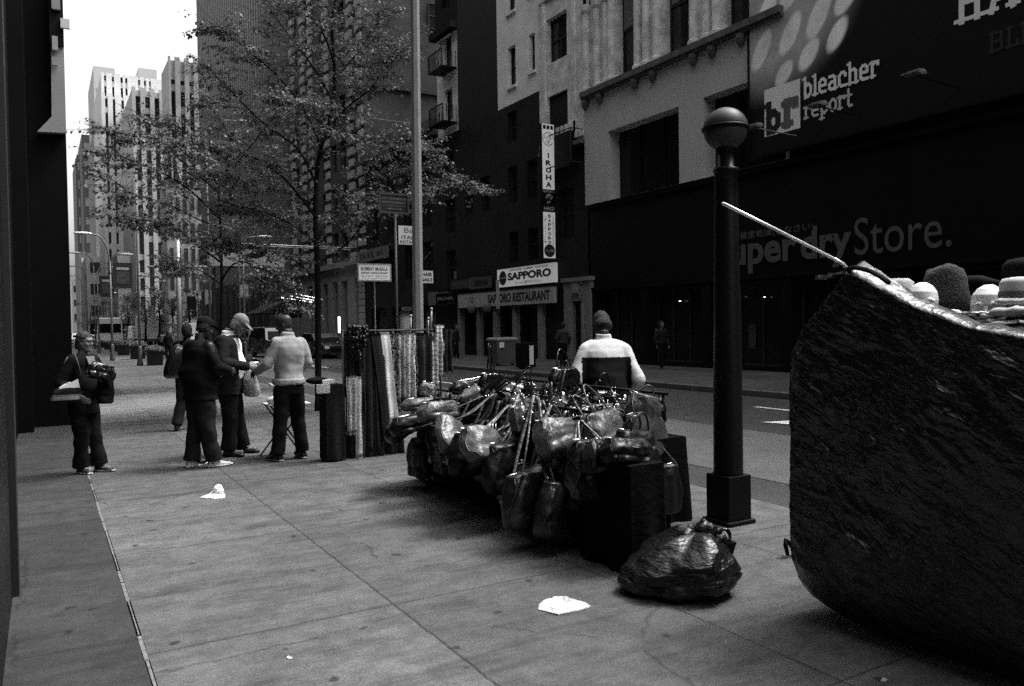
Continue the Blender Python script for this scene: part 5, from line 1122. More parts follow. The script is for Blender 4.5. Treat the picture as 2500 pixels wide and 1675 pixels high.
corner = h.math('MAXIMUM', h.math('MULTIPLY', h.math('ADD', y_, -1.3), .9), .12); msk = h.ramp(h.noise(v, 2.2, 2), [(.42, .1), (.6, 1)])
hh_ = h.math('ADD', h.math('MULTIPLY', cr(n1, 9), .28), h.math('MULTIPLY', n1, .9))
hh_ = h.math('ADD', hh_, h.math('MULTIPLY', cr(n2, 9), h.math('MULTIPLY', msk, .16)))
hh_ = h.math('ADD', hh_, h.math('MULTIPLY', cr(n4, 9), h.math('MULTIPLY', corner, .42)))
h.l(hh_, bp.inputs['Height']); h.l(bp.outputs[0], h.p.inputs['Normal'])
h.p.inputs['Base Color'].default_value = (.004,)*3+(1,); h.p.inputs['Roughness'].default_value = .33; h.p.inputs['Specular IOR Level'].default_value = .6
t = thing('tarp_covered_stall', (4.1, 1.6, 0), 'big hat stall wrapped in wrinkled black tarpaulin at the right edge', 'market stall')
def topz(y):
    P = ((-2, 1.50), (1.77, 1.53), (2.02, 1.58), (2.33, 1.70), (2.5, 1.80), (2.62, 1.86), (2.76, 1.70), (2.96, 1.46), (3.2, 1.4))
    for (a, za), (b, zb) in zip(P, P[1:]):
        if a <= y <= b: return za+(zb-za)*(y-a)/(b-a)
    return 1.4
m = MB(); NY, NZ = 300, 170; X0 = 3.54
def rid(p): return (1-abs(noise.noise(p))*2)
grid = []
for i in range(NY+1):
    y = -1.2+(2.97+1.2)*i/NY; zt = topz(y); row = []
    for j in range(NZ+1):
        u = j/NZ; zb = .03+.12*max(0, (y-2.5)/.47)**2; z = zt+(zb-zt)*u
        al, ac = y*.88+z*.47, -y*.47+z*.88; mk = max(0, noise.noise(Vector((y*1.7, z*1.7, 11)))*1.2+.35+.5*max(0, (y-2.0))); f = .5*rid(Vector((al*.9, ac*2.2, 1)))+.30*mk*max(0, rid(Vector((al*2.4, ac*6.5, 5))))**1.5+.22*mk*max(0, rid(Vector((al*5, ac*13, 9))))**2
        bul = .03*math.sin(math.pi*min(1, u*1.05))-.05*max(0, (u-.88)/.12)
        edge = min(1, (2.97-y)/.12+.25)
        row.append(Vector((X0-bul-.055*f*edge+(.03*max(0, (u-.93)/.07)), y+ (.02*f if y > 2.8 else 0), z)))
    grid.append(row)
vs_ = [tuple(p) for r in grid for p in r]; m.v = vs_
for i in range(NY):
    for j in range(NZ): a = i*(NZ+1)+j; m.f.append((a, a+1, a+NZ+2, a+NZ+1)); m.m.append(0)
# top: rolls back over the edge, rises to a ridge, then falls on the far side
b0 = len(m.v); TX = [(.03, .012), (.10, .02), (.2, .0), (.34, -.06), (.6, -.1), (1.1, -.12), (1.2, -.5), (1.22, -1.3)]
for i in range(NY+1):
    y = -1.2+(2.97+1.2)*i/NY; zt = topz(y); pk = max(0, 1-abs(y-2.6)/.45)
    for k, (dx, dz) in enumerate(TX):
        n_ = noise.noise(Vector((y*7, dx*9, 3)))*.02+noise.noise(Vector((y*22, dx*22, 8)))*.008
        m.v.append((X0+dx, y, max(.03, zt+dz*(1+pk*.6)+n_+(.03*pk if k == 1 else 0))))
nt_ = len(TX)
for i in range(NY):
    m.f.append((i*(NZ+1), (i+1)*(NZ+1), b0+(i+1)*nt_, b0+i*nt_)); m.m.append(0)
    for k in range(nt_-1): a = b0+i*nt_+k; m.f.append((a, a+nt_, a+nt_+1, a+1)); m.m.append(0)
# far end
e0 = NY*(NZ+1); s0 = b0+NY*nt_
for j in range(NZ): 
    m.v += [(X0+1.22, 2.99, m.v[e0+j][2]*.9), (X0+1.22, 2.99, m.v[e0+j+1][2]*.9)]; q = len(m.v)-2; m.f.append((e0+j, q, q+1, e0+j+1)); m.m.append(0)
m.build('tarpaulin', TARP, t, smooth=True)
g = MB(); g.box(X0+.22, X0+1.1, -1.1, 2.3, 1.30, 1.36); g.build('table_top', BLACK, t)
# pole, clamp and strap at the peak
Yp = 2.72; a, b, c, d, e = [aty(x, y, Yp) for x, y in ((1652, 465), (1780, 528), (1905, 591), (1928, 604), (1937, 618))]
g = MB(); g.tube([a, b, c], .0085, 8); g.tube([c, d, e, e+Vector((.01, 0, -.25))], .009, 8); o = g.build('bent_pole', M('bright aluminium tube', .85, rough=.35, metal=.5), smooth=True); tag(o, 'thin bright metal pole leaning out from the peak of the black tarpaulin', 'pole')
g = MB(); a, b = aty(1876, 634, Yp), aty(1928, 622, Yp); g.tube([a, b], .008, 6); g.obox(a, _r*.022, Vector((0, .01, 0)), Vector((0, 0, .012))); g.obox(a.lerp(b, .45), _r*.012, Vector((0, .01, 0)), Vector((0, 0, .014))); o = g.build('clamp', CHROME); tag(o, 'shiny clamp sticking out left of the tarpaulin peak', 'clamp')
P = [aty(x, y, 2.66-.12*i) for i, (x, y) in enumerate(((1932, 616), (1955, 611), (1985, 618), (2012, 632), (2030, 645)))]; g = MB(); R_ = [g.ring(p, Vector((0, 0, .012)), Vector((.02, 0, 0)), 8) for p in P]; g.loft(R_); o = g.build('strap', CANV, smooth=True); tag(o, 'black cloth strap tied over the peak of the tarpaulin', 'strap')
# mannequin heads, hats, folded scarves
FOAM = M('white foam head', .66, rough=.6, var=.03)
def mhead(label, x, ytop, X, wpx, face, feats=True):
    p = atx(x, ytop, X); D = (p-CAM).dot(_f); wid = wpx*SC/FPX*D; s = wid/.155; c = Vector((p.x, p.y, p.z-.125*s)); t_ = thing('mannequin_head', (c.x, c.y, c.z-.2*s), label, 'mannequin head', 'white mannequin heads')
    hm = MB(); hm.loft([hm.ring((0, yo, z_), (a_, 0, 0), (0, bb_, 0), 28) for z_, a_, bb_, yo in ((-.125, .025, .025, .05), (-.112, .045, .05, .038), (-.07, .06, .074, .015), (-.02, .071, .088, 0), (.03, .077, .096, -.004), (.075, .07, .088, -.008), (.105, .05, .064, -.012), (.124, .02, .026, -.012))])
    hm.tube([(0, .06, -.1), (0, -.02, -.2)], [.05, .06], 16)
    if feats:
        hm.tube([(0, .086, .02), (0, .104, -.025), (0, .088, -.035)], [.007, .015, .012], 8); hm.tube([(-.022, .076, -.062), (0, .09, -.06), (.022, .076, -.062)], [.006, .011, .006], 8); hm.tube([(-.02, .078, -.072), (0, .088, -.072), (.02, .078, -.072)], [.005, .009, .005], 8)
        for q in (-1, 1): hm.tube([(q*.012, .085, .022), (q*.03, .087, .032), (q*.05, .072, .024)], [.007, .009, .005], 8); hm.sphere((q*.032, .074, .0), .017, 10); hm.sphere((q*.073, -.008, -.01), .022, 10, sq=(.35, .7, 1.2))
    cf, sf = math.cos(-face), math.sin(-face); hm.v = [(c.x+s*(v_[0]*cf-v_[1]*sf), c.y+s*(v_[0]*sf+v_[1]*cf), c.z+s*v_[2]) for v_ in hm.v]
    o = remesh(hm, 'head', FOAM, t_, .004, smooth_it=3); return c, s
mhead('bare white mannequin head in profile beside the pale woven hat', 2108, 645, 4.05, 68, -2.2)
mhead('white mannequin head with carved face looking toward the camera, eyes closed', 2259, 650, 4.05, 74, ang(-.93, -.36))
def hatx(label, x, ytop, X, prof, mat, band=None, name='hat', folds=0):
    p = atx(x, ytop, X); zt = prof[-1][1]; t_ = thing(name, (p.x, p.y, p.z-zt), label, 'hat'); g = MB(); g.lathe((p.x, p.y, p.z-zt), prof, 36)
    if folds:
        g.v = [(a_+noise.noise(Vector((a_*9, b_*9, c_*9)))*folds, b_, c_+noise.noise(Vector((a_*13, b_*13, c_*7)))*folds) for a_, b_, c_ in g.v]
    g.build('crown', mat, t_, smooth=True)
    if band: g = MB(); g.lathe((p.x, p.y, p.z-zt), band[0], 36); g.build('hat_band', band[1], t_, smooth=True)
    return p
STRAW = M('pale straw weave', .36, rough=.8, var=.25, scale=60, bump=.4, bscale=120); FELT = M('cream felt', .54, rough=.85, var=.1, scale=12); FUZZ = pat('sparkling dark knit', 'spots', .12, .012, 160)
hatx('pale woven straw hat tipped at the left of the mannequin heads', 2052, 636, 4.1, [(.085, 0), (.086, .05), (.08, .09), (.055, .11), (.01, .113)], STRAW)
hatx('tall dark knitted slouch hat between the two white mannequin heads', 2158, 607, 4.2, [(.085, -.06), (.125, -.02), (.128, .04), (.112, .10), (.10, .16), (.085, .205), (.05, .225), (.01, .228)], FUZZ, folds=.03)
hatx('cream felt hat with grey band topping the stack at the right edge', 2335, 634, 4.0, [(.112, 0), (.114, .006), (.096, .012), (.095, .02), (.092, .09), (.08, .112), (.04, .118), (.01, .116)], FELT, ([(.0975, .016), (.0975, .05), (.096, .052)], M('grey hat band', .14)))
hatx('dark rounded hat high at the right edge behind the cream hat', 2340, 588, 4.25, [(.09, 0), (.1, .01), (.095, .05), (.07, .08), (.01, .09)], BLKC)
g = MB(); p = atx(2225, 648, 4.35); R_ = [g.ring(p+Vector((.07*q, -.16*q, -.02*abs(q)**2)), (0, .0, .05*(1-abs(q))+.004), (.05*(1-abs(q))+.004, 0, 0), 10) for q in (-1, -.6, -.2, .2, .6, 1)]; g.loft(R_); o = g.build('beret', BLKC, smooth=True); tag(o, 'dark flat beret behind the face of the right mannequin head', 'hat')
FS = [('folded black and white patterned scarf in front of the carved face', 2222, 722, 3.84, .22, .04, pat('zebra scarf', 'knit', .02, .7, 9)), ('pale folded cloth under the patterned scarf by the tarpaulin edge', 2165, 714, 3.9, .12, .03, FELT), ('lower folded patterned scarf resting on the tarpaulin edge', 2240, 737, 3.84, .32, .035, pat('zebra scarf low', 'noise', .03, .6, 30)),
      ('thick cream folded hat brim stacked under the cream felt hat', 2325, 690, 3.92, .18, .04, FELT), ('cream and dark folded cap in the middle of the right stack', 2322, 712, 3.9, .22, .05, FELT), ('dark folded cap with pale stitching at the bottom of the right stack', 2322, 740, 3.86, .24, .035, pat('stitched cloth', 'check', .02, .55, 120))]
for lab, x, y, X, L, T_, mt_ in FS:
    p = atx(x, y, X); g = MB(); R_ = []
    for i in range(13):
        q = i/12*2-1; r = T_/2*(1-abs(q)**6)*(1+.15*noise.noise(Vector((q*4, x, 0)))); R_.append(g.ring(p+Vector((.25*q*L*.5, -q*L*.5, noise.noise(Vector((q*2, x, 3)))*.01)), (0, 0, max(.004, r)), (max(.006, r*2.6), 0, 0), 12, .8))
    g.loft(R_); o = g.build('folded_scarf' if 'scarf' in lab else 'folded_hat', mt_, smooth=True); tag(o, lab, 'scarf' if 'scarf' in lab else 'hat')
# ================================================================== things on the pavement
# black bin bag
t = thing('bin_bag', (3.42, 3.72, 0), 'full shiny black plastic bin bag tied with ears lying before the globe lamp', 'bin bag')
PL = M('shiny black plastic', .006, rough=.3, var=.2, scale=6, bump=.7, bscale=14, spec=.4, stretch=(1, 1, 3)); c = Vector((3.25, 3.72, 0)); m = MB(); R_ = []; n = 90
rr2 = _r.copy(); rr2.z = 0; rr2.normalize(); ff2 = Vector((-rr2.y, rr2.x, 0))
cb = gr(1546, 1350); cb.z = 0
for k in range(46):
    u = k/45; z = .35*u; w1 = .315*math.sqrt(max(.0, 1-(abs(u-.36)/.66)**2.3))+.01; 
    if u < .1: w1 *= .86+1.4*u
    R_.append(m.ring(cb+Vector((0, 0, z))-rr2*(.02*u)+rr2*.12*u*u, rr2*w1*1.0, ff2*w1*.8, n, .95))
for k, r in enumerate(R_):
    u = k/45; cc_ = sum(r, Vector((0, 0, 0)))/n
    for i, p in enumerate(r):
        d = (p-cc_); a = math.atan2(d.dot(ff2), d.dot(rr2)); ln = noise.noise(Vector((math.cos(a)*1.2, u*8+a*.4+2.5*noise.noise(Vector((a*1.1, u*3, 6))), math.sin(a)*1.2)))
        f = (1-abs(ln)*2.2)*.022*math.sin(math.pi*min(1, max(0, (u-.05)/.8)))+noise.noise(Vector((a*1.3, u*2.2, 7)))*.085+noise.noise(Vector((a*5, u*7, 9)))*.012
        if d.length > 1e-5: p += d.normalized()*f
        p.z = max(.002, p.z+noise.noise(Vector((math.cos(a)*1.3, math.sin(a)*1.3, 4+u)))*.10*u)
m.loft(R_); m.build('sack', PL, t, smooth=True)
top = cb+Vector((0, 0, .34))+rr2*.12
for q, (dx, dz, s_) in enumerate(((-.05, .02, .06), (.06, .05, .07), (.13, .0, .055))):
    g = MB(); g.sphere((0, 0, 0), s_, 18); g.v = [tuple(Vector(v_)*(1+.5*noise.noise(Vector(v_)*26+Vector((q, 0, 0))))+top+rr2*dx+Vector((0, 0, dz-.04))) for v_ in g.v]; g.build('knot_lobe', PL, t, smooth=True)
for s_, dx in ((.05, .19), (.07, .28)):
    g = MB(); c0 = top+rr2*dx*.9+Vector((0, 0, -.03 if s_ > .06 else -.02)); g.tube([c0+rr2*(.035*math.cos(a))+Vector((0, 0, s_*math.sin(a))) for a in [q*math.pi/8 for q in range(17)]], [.008+.006*abs(math.sin(q*.8)) for q in range(17)], 8)
    if s_ < .06: g.build('tie_loop', PL, t, smooth=True)
g = MB(); P = [cb+rr2*a+Vector((0, 0, b)) for a, b in ((.24, .30), (.36, .29), (.33, .20), (.26, .16))]; g.add([tuple(p-ff2*.02) for p in P]+[tuple(p+ff2*.03) for p in P], [(0, 1, 2, 3), (7, 6, 5, 4), (0, 4, 5, 1), (1, 5, 6, 2), (2, 6, 7, 3), (3, 7, 4, 0)]); g.build('ear', PL, t)
g = MB(); p = gr(1800, 1275); g.tube([p+Vector((.0, 0, .02)), p+Vector((-.02, 0, .09)), p+Vector((.0, .02, .12)), p+Vector((.06, .02, .08)), p+Vector((.1, .0, .02))], [.012, .015, .012, .02, .03], 8); o = g.build('strap_end', CANV, smooth=True); tag(o, 'black strap loop poking out at the foot of the tarpaulin', 'strap')
def litter(label, pts, zz_, mat, name='crumpled_paper'):
    t3 = [gr(x, y) for x, y in pts]; c_ = sum(t3, Vector((0, 0, 0)))/len(t3); m = MB(); n = len(t3); R_ = []
    for s_, z in ((1, .002), (.99, .008), (.8, zz_), (.6, zz_*.6), (.45, zz_*1.7), (.2, zz_*1.1)): R_.append([c_+(p-c_)*s_*(1+.12*noise.noise(p*40+Vector((s_*9, 0, 0))))+Vector((0, 0, z*(1+1.1*noise.noise(p*30+Vector((0, s_*5, 0)))))) for p in t3])
    m.loft(R_); o = m.build(name, mat, smooth=False); tag(o, label, 'paper'); return o
PAPER = M('white paper', .62, rough=.8, var=.18, scale=14, bump=1, bscale=18)
litter('flat white paper bag lying on the pavement in front of the bin bag', [(1230, 1382), (1245, 1374), (1285, 1366), (1312, 1374), (1349, 1388), (1320, 1397), (1275, 1407), (1232, 1394)], .02, PAPER)
litter('crumpled white tissue on the pavement left of the middle', [(458, 1139), (475, 1133), (486, 1124), (506, 1124), (515, 1131), (512, 1138), (490, 1141)], .02, PAPER, 'tissue')
p = gr(500, 1133); g = MB(); g.sphere((0, 0, 0), .055, 12, sq=(1, .8, 1.1)); g.v = [tuple(Vector(v_)*(1+.4*noise.noise(Vector(v_)*22))+p+Vector((0, 0, .05))) for v_ in g.v]; g.build('tissue_peak', PAPER, bpy.data.objects['tissue'], smooth=False)
litter('tiny white scrap of paper at the bottom left of the pavement', [(655, 1505), (660, 1502), (668, 1504), (666, 1508), (658, 1508)], .006, PAPER, 'paper_scrap')
litter('tiny white scrap of paper near the tarpaulin foot', [(2012, 1556), (2018, 1553), (2028, 1555), (2024, 1560), (2014, 1560)], .006, PAPER, 'paper_scrap')
# ---- carried bags
p = W3((-.14, .36, 1.05)); g = MB(); a = aty(572, 840, p.y); b = aty(572, 908, p.y); hh_ = a.z-b.z
g.loft([g.ring(Vector((a.x+dx, a.y, a.z-hh_*u)), rr2*w1, ff2*w1*.6, 22) for u, w1, dx in ((0, .012, .0), (.12, .035, .0), (.3, .075, .0), (.55, .105, .0), (.8, .115, .01), (.95, .09, .015), (1, .03, .015))]); g.v = [tuple(Vector(v_)+Vector((noise.noise(Vector(v_)*14), noise.noise(Vector(v_)*14+Vector((5, 0, 0))), 0))*.02) for v_ in g.v]
PLW = M('thin white plastic', .4, rough=.35, var=.1, bump=.6, bscale=18, spec=.5); PLW.node_tree.nodes['Principled BSDF'].inputs['Transmission Weight'].default_value = .25
o = g.build('plastic_bag', PLW, smooth=True); tag(o, 'thin white plastic carrier bag hanging from the hand of the capped man', 'bag')
Yb = 10.75; t_ = thing('plastic_sack', aty(400, 866, Yb), 'black plastic sack slung behind the heavy man on the left', 'bag'); P = [aty(x, y, Yb) for x, y in ((402, 782), (424, 786), (428, 862), (392, 866), (366, 868), (384, 806))]
g = MB(); cc_ = sum(P, Vector((0, 0, 0)))/6; R_ = []
for s_, dy in ((.55, -.13), (.85, -.09), (1, -.02), (1, .05), (.7, .12)): R_.append([cc_+(p_-cc_)*s_+Vector((0, dy, 0)) for p_ in P])
g.loft(R_); o = g.build('sack', M('black plastic sheen', .012, rough=.25, var=.2, bump=1.2, bscale=12, spec=.6, stretch=(3, 3, .6)), t_, smooth=True); s = o.modifiers.new('s', 'SUBSURF'); s.levels = s.render_levels = 2
g = MB(); g.tube([aty(410, 790, Yb), aty(425, 772, Yb-.1), aty(440, 765, Yb-.3)], .012, 6); g.build('strap', CANV, t_, smooth=True)
Yw = 10.05; t_ = thing('tote_bag', aty(150, 922, Yw), 'striped tote bag with pale top held in the right hand of the woman', 'bag'); TOT = pat('striped tote cloth', 'bands', .015, .5, 7.5)
P = [aty(x, y, Yw) for x, y in ((150, 876), (178, 868), (184, 895), (183, 922), (148, 918), (112, 920), (124, 893))]; g = MB(); cc_ = sum(P, Vector((0, 0, 0)))/7
g.loft([[cc_+(p_-cc_)*s_+Vector((0, dy, 0)) for p_ in P] for s_, dy in ((.8, -.07), (1, -.03), (1, .04), (.8, .08))]); g.build('bag_body', TOT, t_, smooth=True)
g = MB(); g.add([tuple(q) for q in (aty(146, 882, Yw-.085), aty(178, 866, Yw-.085), aty(183, 886, Yw-.085), aty(152, 886, Yw-.085), aty(134, 890, Yw-.085))], [(0, 1, 2, 3, 4)]); g.build('pale_top', WHITEC, t_)
g = MB(); g.tube([aty(168, 802, Yw), aty(178, 830, Yw-.03), aty(186, 862, Yw-.02)], .009, 6); g.build('strap', M('strap grey', .06), t_, smooth=True)
bag('glossy black handbag tucked under the left arm of the woman', aty(226, 868, 9.95), .30, .19, .14, .3, -.2, .35, LB, handles=1, droop=1, seed=77, rings=True)
bag('limp black shoulder bag hanging at the left hip of the woman', aty(238, 924, 10.1), .18, .28, .1, .4, 0, .12, CANV, handles=1, hl=.16, seed=78, rings=False)
# folding tray with a dark hat and white cloth
t_ = thing('folding_stand', (2.55, 10.15, 0), 'folding stand with thin crossed legs behind the man in the denim shirt', 'stand'); zt = aty(630, 922, 10.15).z; a, b = aty(607, 922, 10.15), aty(665, 922, 10.15)
g = MB(); g.box(a.x, b.x+.2, 9.95, 10.35, zt-.015, zt); g.build('tray', SHEETLIGHT, t_)
for yy_ in (10.0, 10.3):
    for x0, x1 in ((a.x+.02, b.x+.15), (b.x+.15, a.x-.05)): g = MB(); g.tube([(x0, yy_, zt-.01), (x1, yy_, .0)], .010, 6); g.build('leg', BLACK, t_, smooth=True)
g = MB(); g.sphere((a.x+.2, 10.13, zt+.03), .13, 18, sq=(1.2, 1, .55)); o = g.build('cap_on_stand', BLKC, smooth=True); tag(o, 'dark cap with pale front lying on the folding stand', 'hat')
g = MB(); g.sphere((a.x+.1, 10.08, zt+.04), .1, 18, sq=(1.0, .8, .6)); o = g.build('white_cloth_bundle', WHITEC, smooth=True); tag(o, 'white cloth bundle against the dark cap on the folding stand', 'cloth')
g = MB(); g.tube([aty(614, 879, 10.3), aty(665, 893, 10.3)], .022, 10); o = g.build('rolled_poster', PAPER, smooth=True); tag(o, 'white rolled paper tube lying above the folding stand', 'paper')
g = MB(); g.tube([aty(665, 893, 10.3), aty(672, 895, 10.3)], .016, 8)
# ================================================================== globe lamp post
POSTM0 = M('black post base paint', .004, rough=.5, var=.4, scale=6, spec=.12, bump=.2, bscale=40); POSTM = M('painted black post', .005, rough=.42, var=.4, scale=5, bump=.2, bscale=30, spec=.2)
cx, cy = 4.745, 4.645
t = thing('globe_lamp_post', (cx, cy, 0), 'black post with square base and frosted globe lamp beside the handbag stand', 'street lamp')
g = MB(); g.box(cx-.152, cx+.152, cy-.152, cy+.152, 0, .035); g.build('foot', BLACK, t, bevel=.012)
g = MB(); g.box(cx-.125, cx+.125, cy-.125, cy+.125, .035, .39); g.build('base_box', POSTM0, t, bevel=.008)
g = MB(); g.lathe((cx, cy, .39), [(.118, 0), (.117, .02), (.113, .8), (.102, 1.6), (.093, 2.2), (.09, 2.42), (.098, 2.43), (.098, 2.455), (.068, 2.46), (.062, 2.56)], 24); g.build('shaft', POSTM, t, smooth=True)
gp = aty(1657, 295, cy); zc = gp.z
g = MB(); g.lathe((cx, cy, zc-.25), [(.058, 0), (.058, .05), (.075, .07), (.08, .095)], 24); g.build('collar', BLACK, t, smooth=True)
GLB = M('grey frosted globe', .05, rough=.5, var=.25, scale=3, spec=.2)
g = MB(); g.lathe((cx, cy, zc), [(.172*math.cos(a), .172*math.sin(a)) for a in [math.radians(q) for q in range(-75, 2, 7)]], 36); g.build('globe_lower', GLB, t, smooth=True)
g = MB(); g.lathe((cx, cy, zc), [(.176*math.cos(a), .168*math.sin(a)) for a in [math.radians(q) for q in range(2, 90, 8)]]+[(.02, .17)], 36); g.build('globe_upper', M('grey painted globe top', .04, rough=.5, var=.25, scale=4, spec=.2), t, smooth=True)
g = MB(); g.lathe((cx, cy, zc), [(.177, -.014), (.187, -.006), (.187, .01), (.177, .018)], 36); g.build('globe_band', BLACK, t, smooth=True)
# ================================================================== trees
BARK = M('dark bark', .010, spec=.1, rough=.9, var=.4, scale=18, bump=.8, bscale=40, stretch=(1, 1, .25))
LEAF = M('young leaves', .17, rough=.55, var=.35, scale=1.2, spec=.35); LEAF.node_tree.nodes['Principled BSDF'].inputs['Transmission Weight'].default_value = 0
def leafmat(name, v):
    m = newmat(name); h = N_(m); oi = h.n('ShaderNodeNewGeometry'); c = h.ramp(oi.outputs['Random Per Island'], [(0, v*.55), (1, v*1.5)]); h.l(c, h.p.inputs['Base Color']); h.p.inputs['Roughness'].default_value = .5; h.p.inputs['Specular IOR Level'].default_value = .3
    tr = h.n('ShaderNodeBsdfTranslucent'); tr.inputs[0].default_value = (v*1.2,)*3+(1,); mx = h.n('ShaderNodeMixShader'); mx.inputs[0].default_value = .35
    out = [n for n in h.t.nodes if n.type == 'OUTPUT_MATERIAL'][0]; h.l(h.p.outputs[0], mx.inputs[1]); h.l(tr.outputs[0], mx.inputs[2]); h.l(mx.outputs[0], out.inputs[0]); return m
LEAFM = leafmat('small locust leaflets', .085)
def bez(P, n=10):
    out = []
    for i in range(len(P)-1):
        p0, p1, p2, p3 = Vector(P[max(0, i-1)]), Vector(P[i]), Vector(P[i+1]), Vector(P[min(len(P)-1, i+2)])
        for k in range(n):
            t = k/n; out.append(.5*((2*p1)+(p2-p0)*t+(2*p0-5*p1+4*p2-p3)*t*t+(3*p1-p0-3*p2+p3)*t**3))
    out.append(Vector(P[-1])); return out
def tree(label, base, trunk, limbs, nleaf, seed, r0=.068, spray=.55, twigs=7, depthspread=1.1, tw_len=(.5, 1.3), leaf=(.022, .05), group='street trees along the kerb'):
    """trunk and limbs are lists of points; twigs with feathery sprays of leaflets grow from the limbs"""
    rnd = random.Random(seed); t = thing('street_tree', base, label, 'tree', group)
    tp = bez(trunk); m = MB(); m.tube(tp, [r0*(1-.72*i/len(tp))*(1+.06*math.sin(i*1.7)) for i in range(len(tp)+0)], 12); m.build('trunk', BARK, t, smooth=True)
    tips = []
    for L, ra in limbs:
        lp = bez(L, 8); g = MB(); N_l = len(lp); g.tube(lp, [max(.005, .8*ra*(1-.88*i/N_l)) for i in range(N_l)], 8)
        for i in range(3, N_l):
            for q in range(twigs if i > N_l*.35 else max(1, twigs//3)):
                p = lp[i]; d0 = (lp[i]-lp[i-1]).normalized(); a = rnd.uniform(0, 2*math.pi); side = Vector((math.cos(a), math.sin(a), rnd.uniform(-.35, .45))); d = (d0*rnd.uniform(.1, .9)+side).normalized()
                ln = rnd.uniform(*tw_len)*(1.1-.5*i/N_l); pts = [p]; 
                for k in range(4): d = (d+Vector((rnd.uniform(-.2, .2), rnd.uniform(-.2, .2), rnd.uniform(-.16, .10)))).normalized(); pts.append(pts[-1]+d*ln/4)
                g.tube(pts, [.005, .004, .003, .003, .002], 3, cap=False); tips.append(pts)
        g.build('limb', BARK, t, smooth=True)
    V_, F_ = [], []; per = max(1, nleaf//max(1, len(tips)))
    for pts in tips:
        dens = rnd.choice([.03, .1, .5, 1.3, 3.2])
        for _ in range(int(per*dens)):
            u = rnd.uniform(.25, 1)*4; k = min(3, int(u)); p = pts[k].lerp(pts[k+1], u-k); d = (pts[k+1]-pts[k]).normalized()
            sd_ = Vector((rnd.uniform(-1, 1), rnd.uniform(-1, 1), rnd.uniform(-.5, .25))).normalized(); pos = p+Vector((sd_.x, sd_.y, sd_.z*.45))*rnd.uniform(.01, .15)
            a = (d*.6+sd_+Vector((0, 0, rnd.uniform(-.5, .1)))).normalized(); b = a.cross(Vector((rnd.uniform(-.5, .5), rnd.uniform(-.5, .5), 1))).normalized(); L = rnd.uniform(*leaf); W_ = L*rnd.uniform(.32, .5); i0 = len(V_)
            mid = pos+a*L*.5+Vector((0, 0, -.15*L)); V_ += [tuple(pos), tuple(mid+b*W_), tuple(pos+a*L+Vector((0, 0, -.3*L))), tuple(mid-b*W_)]; F_.append((i0, i0+1, i0+2, i0+3))
    m = MB(); m.v = V_; m.f = F_; m.m = [0]*len(F_); m.build('crown', LEAFM, t); return t
def T(pts, Y0, dy=0):   # ov pixels -> points in a slightly bowed vertical sheet around the trunk, dy spreads depth
    return [aty(x, y, Y0+d) for x, y, d in pts]
YT = 15.3
tb = aty(727, 940, YT); tb.z = 0
trk = [tb]+T([(727, 800, 0), (726, 650, 0), (722, 520, 0), (722, 430, .05), (733, 340, 0), (755, 270, .1), (765, 180, .2), (760, 60, .1), (775, -60, .1), (770, -160, 0)], YT)
limbs = [
 (T([(724, 500, 0), (690, 455, -.3), (640, 400, -.6), (560, 350, -1.0), (470, 330, -1.3), (400, 340, -1.5)], YT), .035),
 (T([(722, 420, 0), (680, 340, .2), (600, 280, .4), (520, 200, .6), (470, 150, .8)], YT), .035),
 (T([(735, 340, 0), (700, 260, -.3), (640, 180, -.6), (560, 110, -.8), (500, 60, -.8)], YT), .035),
 (T([(765, 240, 0), (720, 160, .3), (660, 80, .5), (600, 0, .6), (560, -60, .6)], YT), .03),
 (T([(727, 540, 0), (780, 470, .3), (850, 410, .5), (930, 380, .8), (1010, 400, 1.0), (1080, 430, 1.2)], YT), .035),
 (T([(728, 600, 0), (790, 560, -.2), (840, 500, -.3), (900, 460, -.4), (970, 445, -.4)], YT), .025),
 (T([(750, 290, 0), (800, 240, -.2), (850, 200, -.3), (880, 150, -.3), (915, 100, -.2)], YT), .028),
 (T([(763, 180, 0), (810, 130, .3), (850, 70, .4), (880, 20, .4)], YT), .025),
 (T([(735, 360, 0), (800, 330, .5), (860, 320, .8), (930, 330, 1.0), (1000, 350, 1.2)], YT), .025),
 (T([(724, 560, 0), (690, 530, .3), (640, 500, .5), (580, 480, .7), (520, 470, .7)], YT), .025),
 (T([(722, 640, 0), (680, 600, -.3), (620, 575, -.5), (560, 560, -.6), (500, 545, -.6)], YT), .022),
 (T([(765, 150, 0), (740, 80, -.4), (700, 20, -.5), (680, -60, -.5)], YT), .03),
 (T([(733, 340, 0), (745, 300, -.8), (700, 250, -1.3), (650, 230, -1.6)], YT), .022),
 (T([(745, 300, 0), (790, 270, 1.0), (810, 200, 1.5), (800, 120, 1.8)], YT), .022),
 (T([(722, 470, 0), (660, 440, .6), (600, 430, 1.0), (540, 410, 1.2), (480, 400, 1.2)], YT), .024)]
tree('nearest slender street tree with feathery leaves spreading over the scarf rack', tb, trk, limbs, 30000, 3, twigs=4, leaf=(.032, .075))
YT2 = 22.5; tb2 = aty(506, 900, YT2); tb2.z = 0
trk2 = [tb2]+T([(506, 780, 0), (507, 650, 0), (505, 560, 0), (503, 480, 0), (500, 430, 0), (520, 380, 0)], YT2)
